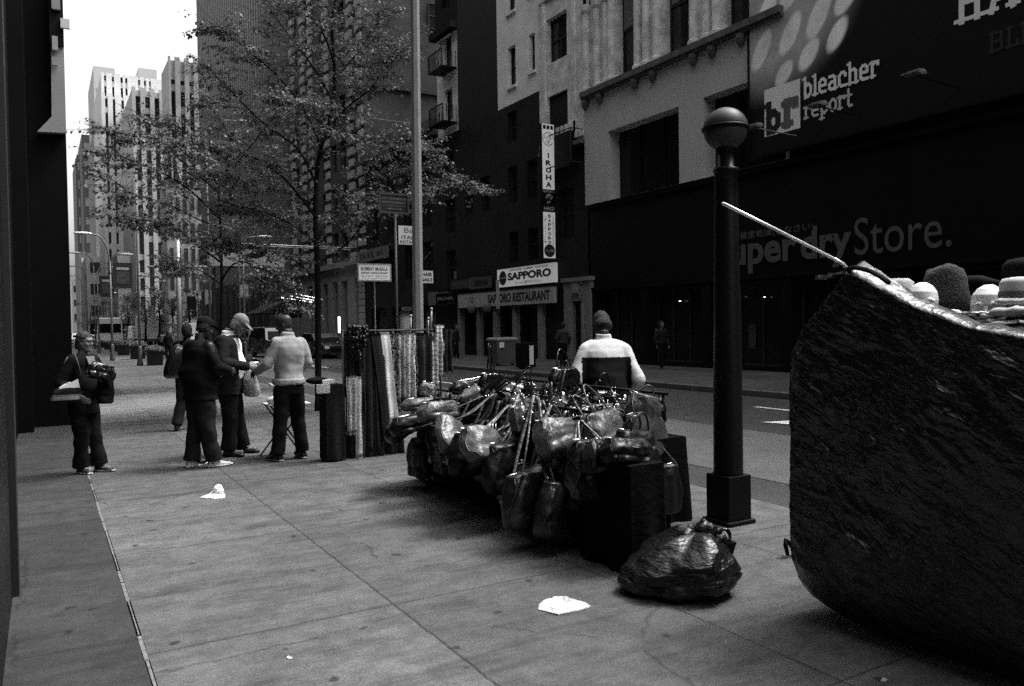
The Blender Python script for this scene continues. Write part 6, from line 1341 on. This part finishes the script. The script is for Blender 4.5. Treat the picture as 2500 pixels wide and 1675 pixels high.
limbs2 = [
 (T([(506, 600, 0), (450, 560, -.3), (400, 520, -.6), (340, 505, -.8), (280, 495, -.8)], YT2), .04),
 (T([(503, 500, 0), (440, 440, .2), (380, 400, .4), (310, 370, .6), (240, 345, .8)], YT2), .04),
 (T([(500, 440, 0), (430, 380, -.4), (360, 320, -.7), (300, 310, -.9), (225, 290, -1.0)], YT2), .04),
 (T([(502, 430, 0), (460, 360, .3), (420, 300, .5), (380, 280, .5), (330, 265, .6)], YT2), .035),
 (T([(510, 410, 0), (560, 350, -.4), (600, 300, -.5), (640, 250, -.4)], YT2), .03),
 (T([(506, 560, 0), (560, 520, .4), (610, 500, .7), (670, 495, .9)], YT2), .03),
 (T([(506, 640, 0), (540, 600, -.4), (590, 610, -.7), (640, 640, -.9), (680, 690, -1)], YT2), .035),
 (T([(506, 650, 0), (460, 620, .5), (420, 610, .8), (380, 590, .9)], YT2), .025),
 (T([(505, 470, 0), (540, 440, 1.0), (600, 400, 1.4), (640, 360, 1.5)], YT2), .03),
 (T([(503, 520, 0), (450, 500, -1.2), (390, 470, -1.8), (300, 440, -2.0), (245, 400, -2)], YT2), .03),
 (T([(520, 390, 0), (530, 330, .2), (500, 270, .3), (470, 230, .4)], YT2), .03)]
tree('second street tree with a lower spreading crown before the stone towers', tb2, trk2, limbs2, 17000, 8, r0=.058, twigs=4, tw_len=(.6, 1.6), leaf=(.042, .095))
# small far trees along both kerbs
def small_tree(label, x, Y, X, h_, seed, cr=1.6, n=1800, lf=(.10, .2)):
    rnd = random.Random(seed); b = Vector((X, Y, 0)); t = thing('street_tree', b, label, 'tree', 'small trees far down the avenue'); g = MB(); g.tube([b, b+Vector((.1, 0, h_*.5)), b+Vector((0, .1, h_*.9))], [.12, .09, .03], 6); g.build('trunk', BARK, t, smooth=True)
    V_, F_ = [], []; cl = [(Vector((rnd.gauss(0, cr*.5), rnd.gauss(0, cr*.5), rnd.uniform(h_*.35, h_))), rnd.uniform(.3, .75)) for _ in range(16)]
    for _ in range(n):
        c_, r = rnd.choice(cl); p = b+c_+Vector((rnd.gauss(0, 1), rnd.gauss(0, 1), rnd.gauss(0, .6)))*r*.6; a = Vector((rnd.uniform(-1, 1), rnd.uniform(-1, 1), rnd.uniform(-.6, .4))).normalized(); q = a.cross(Vector((rnd.random(), rnd.random(), 1))).normalized(); L = rnd.uniform(*lf); i0 = len(V_)
        V_ += [tuple(p), tuple(p+a*L*.5+q*L*.3), tuple(p+a*L), tuple(p+a*L*.5-q*L*.3)]; F_.append((i0, i0+1, i0+2, i0+3))
    m = MB(); m.v = V_; m.f = F_; m.m = [0]*len(F_); m.build('crown', LEAFM, t)
for i, (px, Y, X) in enumerate(((290, 95, None), (330, 88, None), (362, 80, None), (392, 92, None), (430, 84, None), (262, 130, None), (235, 150, None), (205, 160, None), (452, 100, None))):
    q = aty(px, 700, Y); small_tree(['small bushy tree in the row across the avenue, just right of the hanging banners', 'small bushy tree across the avenue above the white box truck', 'small bushy tree across the avenue right of the box truck', 'small bushy tree across the avenue left of the grey pole', 'small bushy tree at the foot of the striped slab, left one', 'far small tree left behind the hanging banners', 'far small tree above the bus', 'farthest small tree near the dark building edge', 'small bushy tree at the foot of the striped slab, right one'][i], px, Y, q.x, 5.5 if i < 5 else 7, i+1, cr=2.0 if i < 5 else 2.6)
# ================================================================== poles, street lamps, signals
GPOLE = M('grey painted steel pole', .30, rough=.42, var=.12, scale=6, spec=.5, metal=.2); GPS = M('street lamp steel', .14, rough=.45, var=.15, spec=.4); GPD = M('darker grey pole', .07, rough=.5, var=.2)
Yp = 11.9; a = aty(955, 800, Yp); cxp = a.x; top = aty(952, -60, Yp)
t = thing('tall_light_pole', (cxp, Yp, 0), 'tall tapered steel light pole rising beside the scarf rack out of the picture', 'street lamp')
g = MB(); g.loft([g.ring((cxp+(top.x-cxp)*u, Yp, top.z*u*1.6), (.098*(1-.38*u), 0, 0), (0, .098*(1-.38*u), 0), 8) for u in (0, .25, .5, .75, 1)]); g.build('shaft', GPOLE, t)
g = MB(); g.lathe((cxp, Yp, 0), [(.2, 0), (.2, .05), (.14, .1), (.13, .3), (.1, .34)], 12); g.build('base', GPD, t, smooth=True)
z = top.z*1.6; g = MB(); g.tube([(cxp, Yp, z-.2), (cxp+.8, Yp, z+.5), (cxp+2.4, Yp, z+.7)], .04, 8); g.build('arm', GPD, t, smooth=True)
t, A, B, W_, H_ = sign_y('dark parking sign reading NO STANDING 7AM-MIDNIGHT left of the tall pole', ((869, 444), (931, 486)), 12.15, M('dull sign face', .028), [('NO STANDING', .05, .72, .9, .15, M('dull sign letters', .2), .01), ('7AM-MIDNIGHT', .05, .49, .9, .14, M('dull sign letters2', .2), .01), ('INCLUDING SUNDAY', .08, .33, .84, .07, M('dull sign letters3', .14), .03)], name='parking_sign', th=.01, border=M('sign edge', .07))
g = MB(); X1, X2, zz_ = A.x+W_*.3, A.x+W_*.75, B.z+H_*.17; g.box(X1, X2, 12.143, 12.148, zz_-.004, zz_+.004)
g.add([(X1-.02, 12.145, zz_), (X1+.02, 12.145, zz_+.02), (X1+.02, 12.145, zz_-.02)], [(0, 1, 2)]); g.add([(X2+.02, 12.145, zz_), (X2-.02, 12.145, zz_-.02), (X2-.02, 12.145, zz_+.02)], [(0, 1, 2)]); g.build('arrow', M('dull arrow', .2), t)
q = aty(903, 500, 12.2); g = MB(); g.tube([(q.x, 12.2, 0), (q.x, 12.2, A.z+.03)], .022, 8); g.build('pole', GPD, t, smooth=True)
LAMPH = M('pale lamp head', .65, rough=.35, var=.1)
def street_lamp(label, X, Y, zt, arms, r=.09, banner=None, base=0.0, mat=GPS, group='curved arm street lamps down the avenue'):
    t = thing('street_lamp', (X, Y, base), label, 'street lamp', group); g = MB(); g.tube([(X, Y, base), (X, Y, zt*.5), (X, Y, zt)], [r, r*.8, r*.6], 8); g.build('shaft', mat, t, smooth=True)
    g = MB(); g.lathe((X, Y, base), [(r*2.2, 0), (r*2.2, .1), (r*1.6, .3), (r*1.5, .8), (r, .9)], 10); g.build('base', GPD, t, smooth=True)
    for dx, dz in arms:
        P = [Vector((X, Y, zt-.6)), Vector((X+dx*.12, Y, zt+dz*.45)), Vector((X+dx*.5, Y, zt+dz*.9)), Vector((X+dx, Y, zt+dz))]; P = bez(P, 6); g = MB(); g.tube(P, .045, 6); g.build('arm', mat, t, smooth=True)
        g = MB(); e = P[-1]; s_ = 1 if dx > 0 else -1; g.loft([g.ring(e+Vector((s_*q, 0, .02)), (0, w_, 0), (0, 0, w_*.55), 10) for q, w_ in ((-.05, .05), (.1, .13), (.45, .17), (.75, .12), (.85, .03))]); g.build('lamp_head', LAMPH, t, smooth=True)
    if banner:
        bx0, bz0, bz1 = banner; g = MB(); g.box(bx0, bx0+.95, Y-.02, Y+.02, bz0, bz1); b = g.build('banner', M('dark banner', .03), t)
        g = MB(); g.box(bx0+.17, bx0+.78, Y-.03, Y-.02, bz0+(bz1-bz0)*.72, bz1-.25); g.build('print', M('banner print', .4, var=.5, scale=8), b)
        g = MB(); g.box(bx0+.17, bx0+.78, Y-.03, Y-.02, bz0+.25, bz0+(bz1-bz0)*.66); g.build('print', M('banner print2', .07, var=.9, scale=9), b)
        g = MB()
        for z in (bz0, bz1): g.tube([(X, Y, z), (bx0, Y, z)], .02, 5)
        g.build('bracket', mat, t)
def z5(x, y): return x/2.8/SC, (500+y/2.8)/SC
L5 = [  # shaft x, arm top y, arms [(x,y)...] in z5 zoom units, Y
 ('curved lamp with big glass head left of the second hanging banner', 752, 400, [(625, 200)], 48, (770, 395, 570)),
 ('curved lamp whose arm crosses the pale tower, head to the right', 938, 300, [], 40, None),
 ('double lamp just right of the first hanging banner', 757, 440, [(825, 340)], 62, None),
 ('lamp carrying the lower hanging banner', 665, 455, [(745, 428)], 66, (678, 487, 630)),
 ('small lamp right of the middle pole', 1240, 500, [(1335, 425), (1100, 427)], 60, None),
 ('lamp leaning left above the row of planters', 1130, 560, [(1000, 485), (1200, 487)], 75, None),
 ('farther lamp left of the planters row', 1030, 590, [(908, 540), (1090, 525)], 90, None),
 ('still farther lamp in the receding row', 945, 620, [(848, 574), (1008, 570)], 105, None),
 ('second farthest lamp in the receding row', 880, 645, [(795, 603), (925, 600)], 125, None),
 ('small bright lamp beside the dark building edge', 640, 420, [(540, 330)], 80, None),
 ('distant lamp low by the dark building edge', 590, 500, [(512, 420)], 95, None),
 ('distant tiny lamp beside the building edge, lower', 560, 560, [(505, 485)], 115, None)]
for lab, sx, sy, arms, Y, ban in L5:
    p = aty(*z5(sx, sy), Y); A_ = []
    for ax, ay in arms: q = aty(*z5(ax, ay), Y); A_.append((q.x-p.x, q.z-p.z))
    bn = None
    if ban: b0 = aty(*z5(ban[0], ban[1]), Y); b1 = aty(*z5(ban[0], ban[2]), Y); bn = (b0.x, b1.z, b0.z)
    street_lamp(lab, p.x, Y, p.z+(4 if not arms else 0), A_ if arms else [(1.6, 1.0)], banner=bn, r=.062)
for lab, (hx, hy), (ex, ey), Y, gx in (('tall lamp behind the tree crown with twin pale heads beside the striped slab', (545, 277), (480, 300), 45, 470), ('lamp with pale head hanging over the white canopy, left', (484, 544), (530, 560), 60, 545), ('lamp with pale head hanging over the white canopy, right', (592, 541), (560, 560), 55, 555)):
    q = aty(hx, hy, Y); p = aty(gx, ey, Y); street_lamp(lab, p.x, Y, p.z, [(q.x-p.x, q.z-p.z)], r=.07, base=ZR if p.x > 5.5 else 0)
# white banners along the far kerb
for i, (x0, y0, x1, y1, Y) in enumerate(((1243, 620, 1280, 710, 70), (1122, 645, 1160, 730, 88), (1020, 690, 1054, 748, 100), (950, 728, 975, 765, 115), (888, 742, 912, 775, 130), (835, 748, 860, 782, 145), (1640, 545, 1700, 632, 60), (1400, 580, 1448, 680, 66))):
    a, b = aty(*z5(x0, y0), Y), aty(*z5(x1, y1), Y); t = thing('kerb_banner', (a.x, Y, 0), ['pale pole banner above the planters nearest the grey pole', 'pale pole banner second in the row', 'pale pole banner third in the row', 'pale pole banner fourth in the row', 'pale pole banner fifth in the row', 'last pale pole banner in the row', 'pale pole banner left of the theatre awning', 'pale pole banner under the white canopy, left end'][i], 'banner', 'pale banners on poles')
    g = MB(); g.box(a.x, b.x, Y, Y+.03, b.z, a.z); g.build('cloth', DIMW, t); g = MB(); g.tube([(a.x-.05, Y, 0), (a.x-.05, Y, a.z+.4)], .05, 6); g.build('pole', GPD, t)
# signal pole with twin-pipe mast arm
Ys = 33; p = aty(409, 700, Ys); t = thing('signal_mast', (p.x, Ys, 0), 'grey pole with a long twin-pipe mast arm reaching over the road', 'traffic signal')
zt = aty(409, 545, Ys).z; g = MB(); g.tube([(p.x, Ys, 0), (p.x, Ys, zt)], [.1, .085], 10); g.build('shaft', GPOLE, t, smooth=True)
for y0, y1 in ((552, 560), (556, 567)): a, b = aty(425, y0, Ys), aty(800, y1, Ys); g = MB(); g.tube([(p.x, Ys, a.z), (b.x, Ys, a.z-.02)], .03, 6); g.build('mast_arm', GPOLE, t, smooth=True)
g = MB(); a = aty(424, 700, Ys); g.tube([(p.x, Ys, 2.6), (p.x+.3, Ys, 2.7)], .02, 5); g.box(p.x+.3, p.x+.6, Ys-.1, Ys+.1, 2.4, 2.9); g.build('pedestrian_signal', BLACK, t)
# white canopy front and theatre awning
a, b = aty(475, 566, 74), aty(650, 611, 74); t = thing('white_canopy', (a.x, 74, b.z), 'wide blank white canopy front over the pavement seen through the trees', 'canopy'); g = MB(); g.box(a.x, b.x, 74, 74.4, b.z, a.z); g.build('front', M('white canopy board', .85, var=.05), t); g = MB(); g.box(a.x+.3, b.x, 74.4, 80, b.z+.3, a.z-.3); g.build('roof', GPD, t)
for x in (a.x+.6, b.x-.6): g = MB(); g.tube([(x, 74.8, ZR), (x, 74.8, b.z+.4)], .12, 8); g.build('post', GPD, t)
Ya = 62; t = thing('theatre_awning', (18, Ya, 2.6), 'dark curved hotel awning with oval emblem under rows of small lit bulbs', 'awning')
P = [aty(x, y, Ya) for x, y in ((592, 715), (640, 692), (668, 684), (690, 688), (690, 726), (680, 716), (600, 716))]; g = MB(); g.loft([[p_+Vector((0, d_, 0)) for p_ in P] for d_ in (0, 5)]); g.build('canopy', M('dark awning cloth', .02), t)
g = MB(); c_ = aty(667, 706, Ya-.05); g.tube([c_+Vector((.85*math.cos(q*math.pi/10), 0, .42*math.sin(q*math.pi/10))) for q in range(21)], .025, 5); g.build('emblem_ring', M('awning emblem', .12), t); text(t, 'Hotel', (c_.x-.5, Ya-.06, c_.z-.15), (1, 0, 0), (0, 0, 1), 1.0, .32, M('awning letters', .12), 0)
a, b = aty(636, 672, Ya-2), aty(738, 690, Ya-2); t2 = thing('bulb_marquee', (a.x, Ya-2, 3.5), 'flat marquee edged with rows of tiny lit bulbs above the dark awning', 'marquee'); g = MB(); pts_ = [aty(x, y, Ya-2) for x, y in ((642, 682), (672, 668), (738, 680), (735, 694))]; g.loft([[p_+Vector((0, d_, 0)) for p_ in pts_] for d_ in (0, 2.5)]); g.build('canopy', BLACK, t2)
BULB = M('lit bulb', .9, emit=2.5)
for r_, (x0, y0, x1, y1, n_) in enumerate(((644, 680, 712, 690, 22), (661, 676, 716, 686, 16), (677, 672, 722, 681, 12))):
    g = MB()
    for i in range(n_): q = aty(x0+(x1-x0)*i/(n_-1), y0+(y1-y0)*i/(n_-1), Ya-2.1+.0*r_); g.sphere(q, .034, 6)
    o = g.build('bulb_row', BULB, t2)
for x in (738, 786): 
    o = None; g = MB(); q = aty(x, 760, 54.3 if x > 760 else 56); g.tube([q+Vector((-.4, -.2, 0)), q+Vector((-.4, -.2, 1.1))], .07, 8); o = g.build('wall_lantern', BULB, smooth=True); tag(o, 'bright upright wall lantern beside the hotel door, %s of the tree trunk' % ('right' if x > 760 else 'left'), 'lamp')
# ================================================================== planters
PLT = M('black planter box', .006, rough=.5, var=.3); PLANT = leafmat('planter leaves', .16)
def planter(px, pyb, w_px, label, seed):
    p = gr(*z5(px, pyb)); D = (p-CAM).dot(_f); w_ = w_px/2.8/FPX*D*(.78 if w_px > 110 else .86); t = thing('planter', p, label, 'planter', 'black planters with shrubs along the pavement'); m = MB(); h_ = w_*1.02
    m.loft([[Vector((p.x+a*w_*.5*s_, p.y+w_*.5+b*w_*.5*s_, z)) for a, b in ((-1, -1), (1, -1), (1, 1), (-1, 1))] for z, s_ in ((0, .93), (h_*.9, 1), (h_*.9, 1.05), (h_, 1.05), (h_, .9), (h_*.85, .9))]); m.build('box', PLT, t)
    rnd = random.Random(seed); V_, F_ = [], []
    for _ in range(900):
        a = rnd.uniform(0, 6.3); r = w_*.62*rnd.random()**.5; q = Vector((p.x+r*math.cos(a), p.y+w_*.5+r*math.sin(a), h_+rnd.random()**1.4*.42*w_*(1.2-r/w_)-.03)); d = Vector((rnd.uniform(-1, 1), rnd.uniform(-1, 1), rnd.uniform(-.3, .9))).normalized(); e = d.cross(Vector((rnd.random(), rnd.random(), 1))).normalized(); L = rnd.uniform(.05, .11); i0 = len(V_); V_ += [tuple(q), tuple(q+d*L*.5+e*L*.3), tuple(q+d*L), tuple(q+d*L*.5-e*L*.3)]; F_.append((i0, i0+1, i0+2, i0+3))
    m = MB(); m.v = V_; m.f = F_; m.m = [0]*900; m.build('shrub', PLANT, t)
for i, (px, py, w_) in enumerate(((1066, 1099, 126), (947, 1056, 106), (848, 1030, 84), (780, 1003, 62), (738, 990, 50), (700, 976, 40))):
    planter(px, py, w_, ['nearest black planter with shrubs on the pavement', 'second nearest black planter in the row', 'third black planter in the row, mid distance', 'fourth black planter in the row', 'fifth black planter, small and far', 'farthest black planter in the row'][i], i+1)
# ================================================================== vehicles
CARD = M('dark car paint', .02, rough=.25, var=.05, spec=.6, coat=.6); CARW = M('white car paint', .72, rough=.3, var=.04, coat=.4); CARG = M('grey car paint', .2, rough=.3, coat=.4); TYRE = M('tyre rubber', .015, rough=.85); RIM = M('wheel rim', .35, rough=.35, metal=.6); HEADL = M('headlight glass', .75, rough=.15); CGL = M('car glass', .006, rough=.6, spec=.03)
def car(name, label, loc, rz, L, W_, H_, prof, mat, glass, cat, wheels=True, group='vehicles on the avenue'):
    """prof: side outline (y 0..1 front to back, z 0..1); glass: list of ('side', y0, z0, y1, z1, ...) polygons"""
    t = thing(name, loc, label, cat, group); Mx = Matrix.Translation(Vector(loc)) @ Matrix.Rotation(rz, 4, 'Z')
    def q(x, y, z): return Mx @ Vector((x*W_/2, (y-.5)*L, z*H_))
    m = MB(); R_ = []
    for xs, ins in ((-1, .0), (-.97, .0), (0, 0), (.97, 0), (1, 0)):
        R_.append([q(xs*(1-.16*max(0, (z-.52))/.48) if abs(xs) > .9 else xs, y if abs(xs) < .99 else .5+(y-.5)*.985, z if abs(xs) < .99 else z-.01) for y, z in prof])
    m.loft(R_); b = m.build('body', mat, t, bevel=.02)
    for kind, pg in glass:
        if kind == 'side':
            for s_ in (-1, 1):
                g = MB(); g.add([q(s_*(1.008-.16*max(0, z-.52)/.48), y, z) for y, z in pg], [tuple(range(len(pg)))]); g.build('window', CGL, t)
        else:
            g = MB(); g.add([q(x, y, z) for x, y, z in pg], [tuple(range(len(pg)))]); g.build('windscreen' if kind == 'front' else 'rear_window', CGL, t)
    if wheels:
        r = .34 if L < 6 else .46
        for y in (.19, .80):
            for s_ in (-1, 1):
                c0 = Mx @ Vector((s_*(W_/2-.22), (y-.5)*L, r)); ax = Mx.to_3x3() @ Vector((s_, 0, 0)); u = Mx.to_3x3() @ Vector((0, 1, 0)); wh = MB(); wh.loft([wh.ring(c0+ax*d_, u*rr_, Vector((0, 0, rr_)), 20) for d_, rr_ in ((0, r*.9), (.02, r), (.2, r), (.235, r*.88), (.236, r*.66))]); w_ = wh.build('wheel', TYRE, t, smooth=True)
                wh = MB(); wh.loft([wh.ring(c0+ax*d_, u*rr_, Vector((0, 0, rr_)), 16) for d_, rr_ in ((.2, r*.64), (.245, r*.6), (.225, r*.2), (.25, r*.1))]); wh.build('rim', RIM, w_)
    for s_ in (-1, 1):
        g = MB(); c0 = q(s_*.78, .0, .44 if L < 6 else .2); g.obox(c0, (Mx.to_3x3() @ Vector((.14, 0, 0))), (Mx.to_3x3() @ Vector((0, .03, 0))), Vector((0, 0, .07))); g.build('headlight', HEADL, t)
        g = MB(); c0 = q(s_*.85, 1, .5 if L < 6 else .2); g.obox(c0, (Mx.to_3x3() @ Vector((.09, 0, 0))), (Mx.to_3x3() @ Vector((0, .02, 0))), Vector((0, 0, .09))); g.build('tail_light', M('tail light', .08), t)
        g = MB(); c0 = q(s_*1.09, .31, .6) if L < 6 else q(s_*1.06, .02, .6); g.obox(c0, (Mx.to_3x3() @ Vector((.1, 0, 0))), (Mx.to_3x3() @ Vector((0, .06, 0))), Vector((0, 0, .07))); g.build('mirror', mat, t)
    g = MB(); c0 = q(0, -.002, .33 if L < 6 else .14); g.obox(c0, (Mx.to_3x3() @ Vector((.5, 0, 0))), (Mx.to_3x3() @ Vector((0, .02, 0))), Vector((0, 0, .09))); g.build('grille', BLACK, t); return t
SUV = [(.0, .16), (0, .48), (.02, .55), (.24, .60), (.34, .96), (.42, 1), (.93, .98), (1, .62), (1, .16)]
SEDAN = [(0, .18), (0, .5), (.04, .58), (.27, .66), (.40, .97), (.48, 1), (.66, 1), (.82, .72), (.99, .66), (1, .2)]
VAN = [(0, .1), (0, .42), (.03, .5), (.12, .95), (.16, 1), (1, 1), (1, .1)]; BOX = [(0, .1), (0, .98), (.01, 1), (.99, 1), (1, .98), (1, .1)]
gs = [('side', [(.33, .63), (.385, .92), (.6, .93), (.6, .63)]), ('side', [(.62, .63), (.62, .93), (.88, .9), (.93, .66)]), ('front', [(-.78, .235, .62), (.78, .235, .62), (.7, .335, .93), (-.7, .335, .93)]), ('rear', [(-.7, 1.0, .64), (-.6, .945, .93), (.6, .945, .93), (.7, 1.0, .64)])]
gd = [('side', [(.36, .68), (.43, .93), (.55, .95), (.55, .69)]), ('side', [(.57, .69), (.57, .95), (.66, .94), (.77, .72)]), ('front', [(-.78, .27, .67), (.78, .27, .67), (.68, .40, .96), (-.68, .40, .96)]), ('rear', [(-.7, .83, .73), (-.6, .68, .96), (.6, .68, .96), (.7, .83, .73)])]
gv = [('side', [(.09, .55), (.15, .88), (.28, .88), (.28, .55)]), ('front', [(-.85, .035, .52), (.85, .035, .52), (.78, .115, .92), (-.78, .115, .92)]), ('rear', [(-.7, 1.003, .55), (-.7, 1.003, .9), (.7, 1.003, .9), (.7, 1.003, .55)])]
gb = [('front', [(-.8, -.003, .5), (.8, -.003, .5), (.8, -.003, .8), (-.8, -.003, .8)])]+[('side', [(a_, .45), (a_, .82), (a_+.11, .82), (a_+.11, .45)]) for a_ in (.04, .17, .30, .43, .56, .69, .82)]
def vloc(px, Y): q = aty(px, 790, Y); return (q.x, Y, ZR)
car('parked_car', 'dark parked sport utility car facing the camera behind the denim-shirted man', vloc(628, 50), .05, 4.8, 1.95, 1.85, SUV, CARD, gs, 'car')
car('parked_car', 'low dark parked sedan right of the sport utility car, behind the tree trunk', vloc(735, 46), .1, 4.9, 1.85, 1.45, SEDAN, CARD, gd, 'car')
car('parked_car', 'pale parked car mostly hidden left of the sport utility car', vloc(588, 64), .05, 4.8, 1.9, 1.7, SUV, CARG, gs, 'car')
car('van', 'white van in the avenue just right of the thin grey pole', vloc(430, 72), .0, 5.2, 2.0, 2.3, VAN, CARW, gv, 'van')
car('bus', 'white city bus at the left end of the traffic near the black building', vloc(243, 98), 0, 12, 2.6, 3.1, BOX, CARW, gb, 'bus')
car('bus', 'grey bus beside the white bus in the avenue traffic', vloc(275, 104), 0, 12, 2.6, 3.1, BOX, CARG, gb, 'bus')
car('van', 'white delivery van in the traffic right of the buses', vloc(311, 92), 0, 5.2, 2.0, 2.2, VAN, CARW, gv, 'van')
t = thing('box_truck', vloc(339, 88), 'white box truck seen from behind above the planters', 'truck', 'vehicles on the avenue'); x, Y, z = t.location
g = MB(); g.box(x-1.15, x+1.15, Y, Y+5, .75, 3.1); g.build('cargo_box', CARW, t, bevel=.03); g = MB(); g.box(x-1.0, x+1.0, Y+5.1, Y+7, .4, 2.2); g.build('cab', CARW, t, bevel=.1); g = MB(); g.box(x-1.0, x+1.0, Y-.03, Y+.02, .45, .72); g.build('bumper', GPD, t)
g = MB(); g.box(x-1.0, x+1.0, Y-.02, Y-.003, .95, 2.9); g.build('rear_door', M('off-white door', .6, var=.1), t)
for s_ in (-1, 1):
    for yy_ in (1.2, 5.8): g = MB(); g.loft([g.ring((x+s_*(.8+d_), Y+yy_, z+.42), (0, r_, 0), (0, 0, r_), 16) for d_, r_ in ((-.1, .4), (0, .42), (.2, .42), (.22, .25))]); g.build('wheel', TYRE, t, smooth=True)
car('taxi', 'tiny light car far down the avenue by the black building', vloc(180, 120), 0, 4.6, 1.8, 1.5, SEDAN, CARW, gd, 'car')
car('taxi', 'dark car between the box truck and the white van', vloc(385, 84), 0, 4.6, 1.8, 1.5, SEDAN, CARD, gd, 'car')
# parked motorbikes / bicycles cluster
def bike(label, px, Y):
    q = aty(px, 790, Y); x = q.x; t = thing('bicycle', (x, Y, ZR), label, 'bicycle', 'bicycles parked at the far kerb')
    for dx in (-.5, .5): g = MB(); g.tube([(x+dx+.33*math.cos(a), Y, ZR+.34+.33*math.sin(a)) for a in [i*math.pi/9 for i in range(19)]], .02, 5); g.build('wheel', TYRE, t)
    g = MB(); P = {'r': (x-.5, Y, ZR+.34), 's': (x-.2, Y, ZR+.85), 'b': (x-.05, Y, ZR+.3), 'h': (x+.35, Y, ZR+.9), 'f': (x+.5, Y, ZR+.34)}
    for a, b in ('rs', 'rb', 'sb', 'sh', 'bh', 'hf'): g.tube([P[a], P[b]], .018, 5)
    g.build('frame', BLACK, t); g = MB(); g.tube([(x+.3, Y-.25, ZR+1.05), (x+.36, Y, ZR+.98), (x+.3, Y+.25, ZR+1.05)], .015, 5); g.build('handlebar', STEEL, t); g = MB(); g.sphere((x-.2, Y, ZR+.92), .1, 8, sq=(1.3, .7, .5)); g.build('saddle', BLACK, t)
for i, px in enumerate((566, 576, 586)): bike(['left', 'middle', 'right'][i]+' one of three bicycles parked between the capped man and the dark car', px, 56+i)
# hydrant, bins on the far pavement
q = aty(771, 800, 44.5); t = thing('fire_hydrant', (q.x, 44.5, 0), 'pale fire hydrant at the far kerb right of the parked sedan', 'hydrant'); g = MB(); g.lathe((q.x, 44.5, 0), [(.16, 0), (.16, .06), (.11, .08), (.11, .55), (.14, .56), (.14, .6), (.1, .68), (.04, .76), (.02, .8)], 14); g.build('barrel', M('pale hydrant paint', .55), t, smooth=True)
for s_ in (-1, 1): g = MB(); g.tube([(q.x, 44.5, .42), (q.x+s_*.2, 44.5, .42)], .06, 10); g.build('nozzle', M('hydrant cap', .5), t)
p = gr(1160, 836); t = thing('wheeled_bin', p, 'grey wheeled bin with pale label on the far pavement before the restaurant', 'bin'); w_ = .46; g = MB(); g.loft([[p+Vector((a*w_*s_, b*w_*s_+.4, z)) for a, b in ((-1, -.8), (1, -.8), (1, .8), (-1, .8))] for z, s_ in ((.08, .86), (1.0, 1.03))]); g.build('bin_body', M('grey bin plastic', .11, rough=.5), t, bevel=.02)
g = MB(); g.loft([[p+Vector((a*w_*s_, b*w_*s_+.4, z)) for a, b in ((-1, -.8), (1, -.8), (1, .8), (-1, .8))] for z, s_ in ((1.0, 1.1), (1.06, 1.1), (1.12, .9))]); g.build('lid', M('pale bin lid', .2), t); g = MB(); g.box(p.x-.36, p.x-.14, p.y+.0, p.y+.012, .72, .94); g.build('label_sticker', WHITEC, t)
for s_ in (-1, 1): g = MB(); g.tube([p+Vector((s_*.35-.04, .2, .1)), p+Vector((s_*.35+.04, .2, .1))], .1, 10); g.build('wheel', TYRE, t)
p = gr(1209, 843); t = thing('news_box', p, 'black street box with a tall white label beside the grey bin', 'news box'); g = MB(); g.box(p.x-.28, p.x+.3, p.y, p.y+.5, .05, .95); g.build('box', BLACK, t, bevel=.02); g = MB(); g.box(p.x+.02, p.x+.2, p.y-.01, p.y, .15, .85); g.build('label_sticker', WHITEC, t); g = MB(); g.box(p.x-.2, p.x+.2, p.y+.1, p.y+.4, 0, .05); g.build('foot', BLACK, t)
for i, (px, py, X) in enumerate(((1797, 790, 18.2), (1800, 775, 18.6))):
    q = atx(px, 845, 15.4)
q = gr(1797, 850, 0); t = thing('construction_barrier', q, 'small barrier panel with crossed pale marks on the far pavement', 'barrier'); a = aty(1788, 795, q.y); b = aty(1805, 822, q.y); g = MB(); g.box(a.x, b.x, q.y, q.y+.04, b.z, a.z); g.build('panel', M('barrier panel', .12), t); g = MB(); g.tube([(a.x+.02, q.y-.01, a.z-.02), (b.x-.02, q.y-.01, b.z+.02)], .012, 5); g.tube([(b.x-.02, q.y-.01, a.z-.02), (a.x+.02, q.y-.01, b.z+.02)], .012, 5); g.build('cross', M('barrier cross', .02), t)
g = MB(); c_ = (a.x+b.x)/2; g.tube([(c_, q.y+.02, 0), (c_, q.y+.02, a.z+.25)], .025, 6); g.box(c_-.1, c_+.1, q.y-.01, q.y+.02, a.z+.08, a.z+.3); g.build('post', GPD, t)
